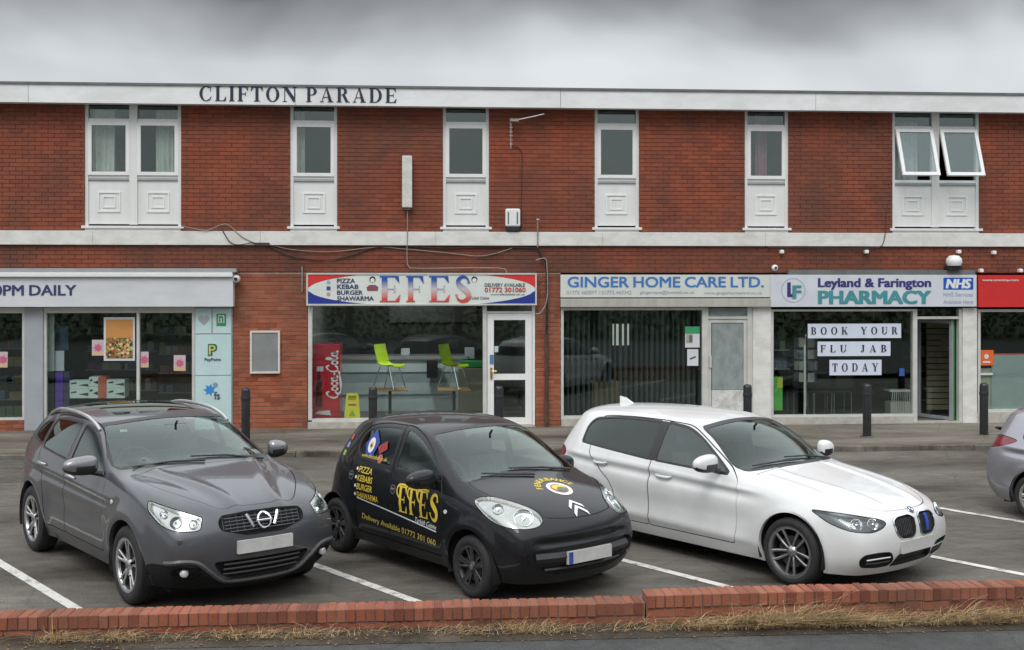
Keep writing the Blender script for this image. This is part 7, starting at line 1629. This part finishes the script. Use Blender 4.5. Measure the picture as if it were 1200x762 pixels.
for (x, z), m in (((-2.29, 1.20), print_mat('flag_red', (.50, .10, .10))), ((-2.30, 1.12), print_mat('flag_blue', (.25, .30, .55))), ((-2.31, 1.04), print_mat('flag_green', (.25, .42, .06)))):
    decal(flatmesh([(x-.03, z-.025), (x+.03, z-.025), (x+.03, z+.025), (x-.03, z+.025)]), sh, *RS, m, 'sticker', sm, .004)
# bonnet roundel, arc of yellow letters, chevrons
disc_decal(sh, sm, (.06, -.24), .125, wht, *TOPV, 'roundel', .003); disc_decal(sh, sm, (.06, -.24), .088, print_mat('crest_red', (.30, .08, .07)), *TOPV, 'roundel', .0045); disc_decal(sh, sm, (.06, -.225), .055, ylw, *TOPV, 'roundel', .006, 1.3); disc_decal(sh, sm, (.07, -.262), .042, print_mat('crest_green', (.05, .17, .10)), *TOPV, 'roundel', .0075, 1.2)
for k, ch in enumerate('FENERBAHCE'):
    a = radians(166-16.4*k); me = text_mesh(ch, .085, 't', .002, 0, ext=0); xs = [v.co.x for v in me.vertices]; mx_ = (min(xs)+max(xs))/2; ra = a-pi/2
    for v in me.vertices: x, z = v.co.x-mx_, v.co.z; v.co.x = .06+.175*cos(a)+x*cos(ra)-z*sin(ra); v.co.z = -.24+.175*sin(a)+x*sin(ra)+z*cos(ra)
    decal(me, sh, *TOPV, ylw, 'lettering', sm, .003)
for dz in (0, .075):
    me = flatmesh([(0, -.44-dz), (.08, -.525-dz), (.08, -.56-dz), (0, -.482-dz), (-.08, -.56-dz), (-.08, -.525-dz)]); decal(me, sh, *TOPV, MATS['chrome'] if False else mat('chevron_silver', (.72, .73, .75), .3, .3, var=.03), 'chevron_badge', sm, .006)
plate(sm, sh, 0, .415, band=True)
# white hatchback
wh, sh = build_car('hatch', 'parked_car', 'white five door hatchback with twin kidney grilles and five spoke alloys', 'car', cam_point(3.25, 11.45), -.88-YAW, spec_hatch(white_p))
h, n = sh.hit((-2.95, 0, 3), (0, 0, -1)); b = MB(); b.add([(-3.06, -.035, h.z-.02), (-2.86, -.02, h.z-.005), (-2.86, .02, h.z-.005), (-3.06, .035, h.z-.02), (-3.09, -.006, h.z+.075), (-3.0, -.006, h.z+.065), (-3.0, .006, h.z+.065), (-3.09, .006, h.z+.075)], [[0, 1, 5, 4], [1, 2, 6, 5], [2, 3, 7, 6], [3, 0, 4, 7], [4, 5, 6, 7]]); b.build('aerial_fin', white_p, wh)
h, n = sh.hit((3, 0, .715), (-1, 0, 0)); 
dmat = [print_mat('badge_black', (.02, .02, .02)), print_mat('badge_blue', (.03, .14, .45)), wht]
q = Vector(n).to_track_quat('Z', 'Y').to_matrix().to_4x4(); M = Matrix.Translation(h+n*.004) @ q
o = MB().lathe([(0, .004), (.040, .004), (.043, 0)], 24).build('badge', MATS['chrome'], wh, True); o.matrix_local = M; o = MB().lathe([(0, .006), (.036, .006)], 24).build('badge_ring', dmat[0], wh); o.matrix_local = M
for k in range(4): o = MB().add([(0, 0, .0075)]+[(.024*cos(pi/2*k+pi/2*i/6), .024*sin(pi/2*k+pi/2*i/6), .0075) for i in range(7)], [[0, i+1, i+2] for i in range(6)]).build('badge_quarter', dmat[1+k % 2], wh); o.matrix_local = M
plate(wh, sh, 0, .41)
surf_tube(sh, wh, [(.16, z) for z in (.52, .56, .60, .64, .67)], (0, 1, 0), (0, 0, 1), (1, 0, 0), .016, print_mat('stripe_blue', (.02, .08, .40)), 'grille_stripe', .004)
# silver hatchback leaving the picture on the right
spc = spec_hatch(silver_p); spc['wheel'] = 'other'; spc['rim_m'] = MATS['silver_alloy']; spc['cuts'] = [c for c in spc['cuts'] if c['name'] != 'tail_lamp']+[cutspec('tail_lamp', 'solid', fr(100, 0), [(-3.02, -.82, 1.0), (-3.20, -.78, 1.04), (-3.36, -.70, 1.03), (-3.43, -.66, .95), (-3.42, -.68, .88), (-3.25, -.80, .91)], smooth=4, back=MATS['red_lamp'], rim=.006, flt=lambda c: c.x < -2.9)]
sv, sh = build_car('silver', 'parked_car', 'silver grey hatchback cut off by the right edge, red tail lamp and wheel showing', 'car', (0, 0, 0), 0, spc)
sv.scale = (1, 1, .92); p = GP(1217, 613); rz = -.90-YAW; sv.rotation_euler = (0, 0, rz); R_ = Matrix.Rotation(rz, 3, 'Z'); q = Vector((p[0], p[1], 0))-R_ @ Vector((-2.69, -.87, 0)); sv.location = (q.x, q.y, 0.0)
o = MB().tube([(-3.44, -.12, 1.03), (-3.50, -.30, 1.08), (-3.47, -.42, 1.10)], [.03, .022, .014], 8).build('rear_wiper', MATS['black_trim'], sv, True)
h, n = sh.hit((-3.0, -3, .55), (0, 1, 0))
print('cars', len(bpy.data.objects))
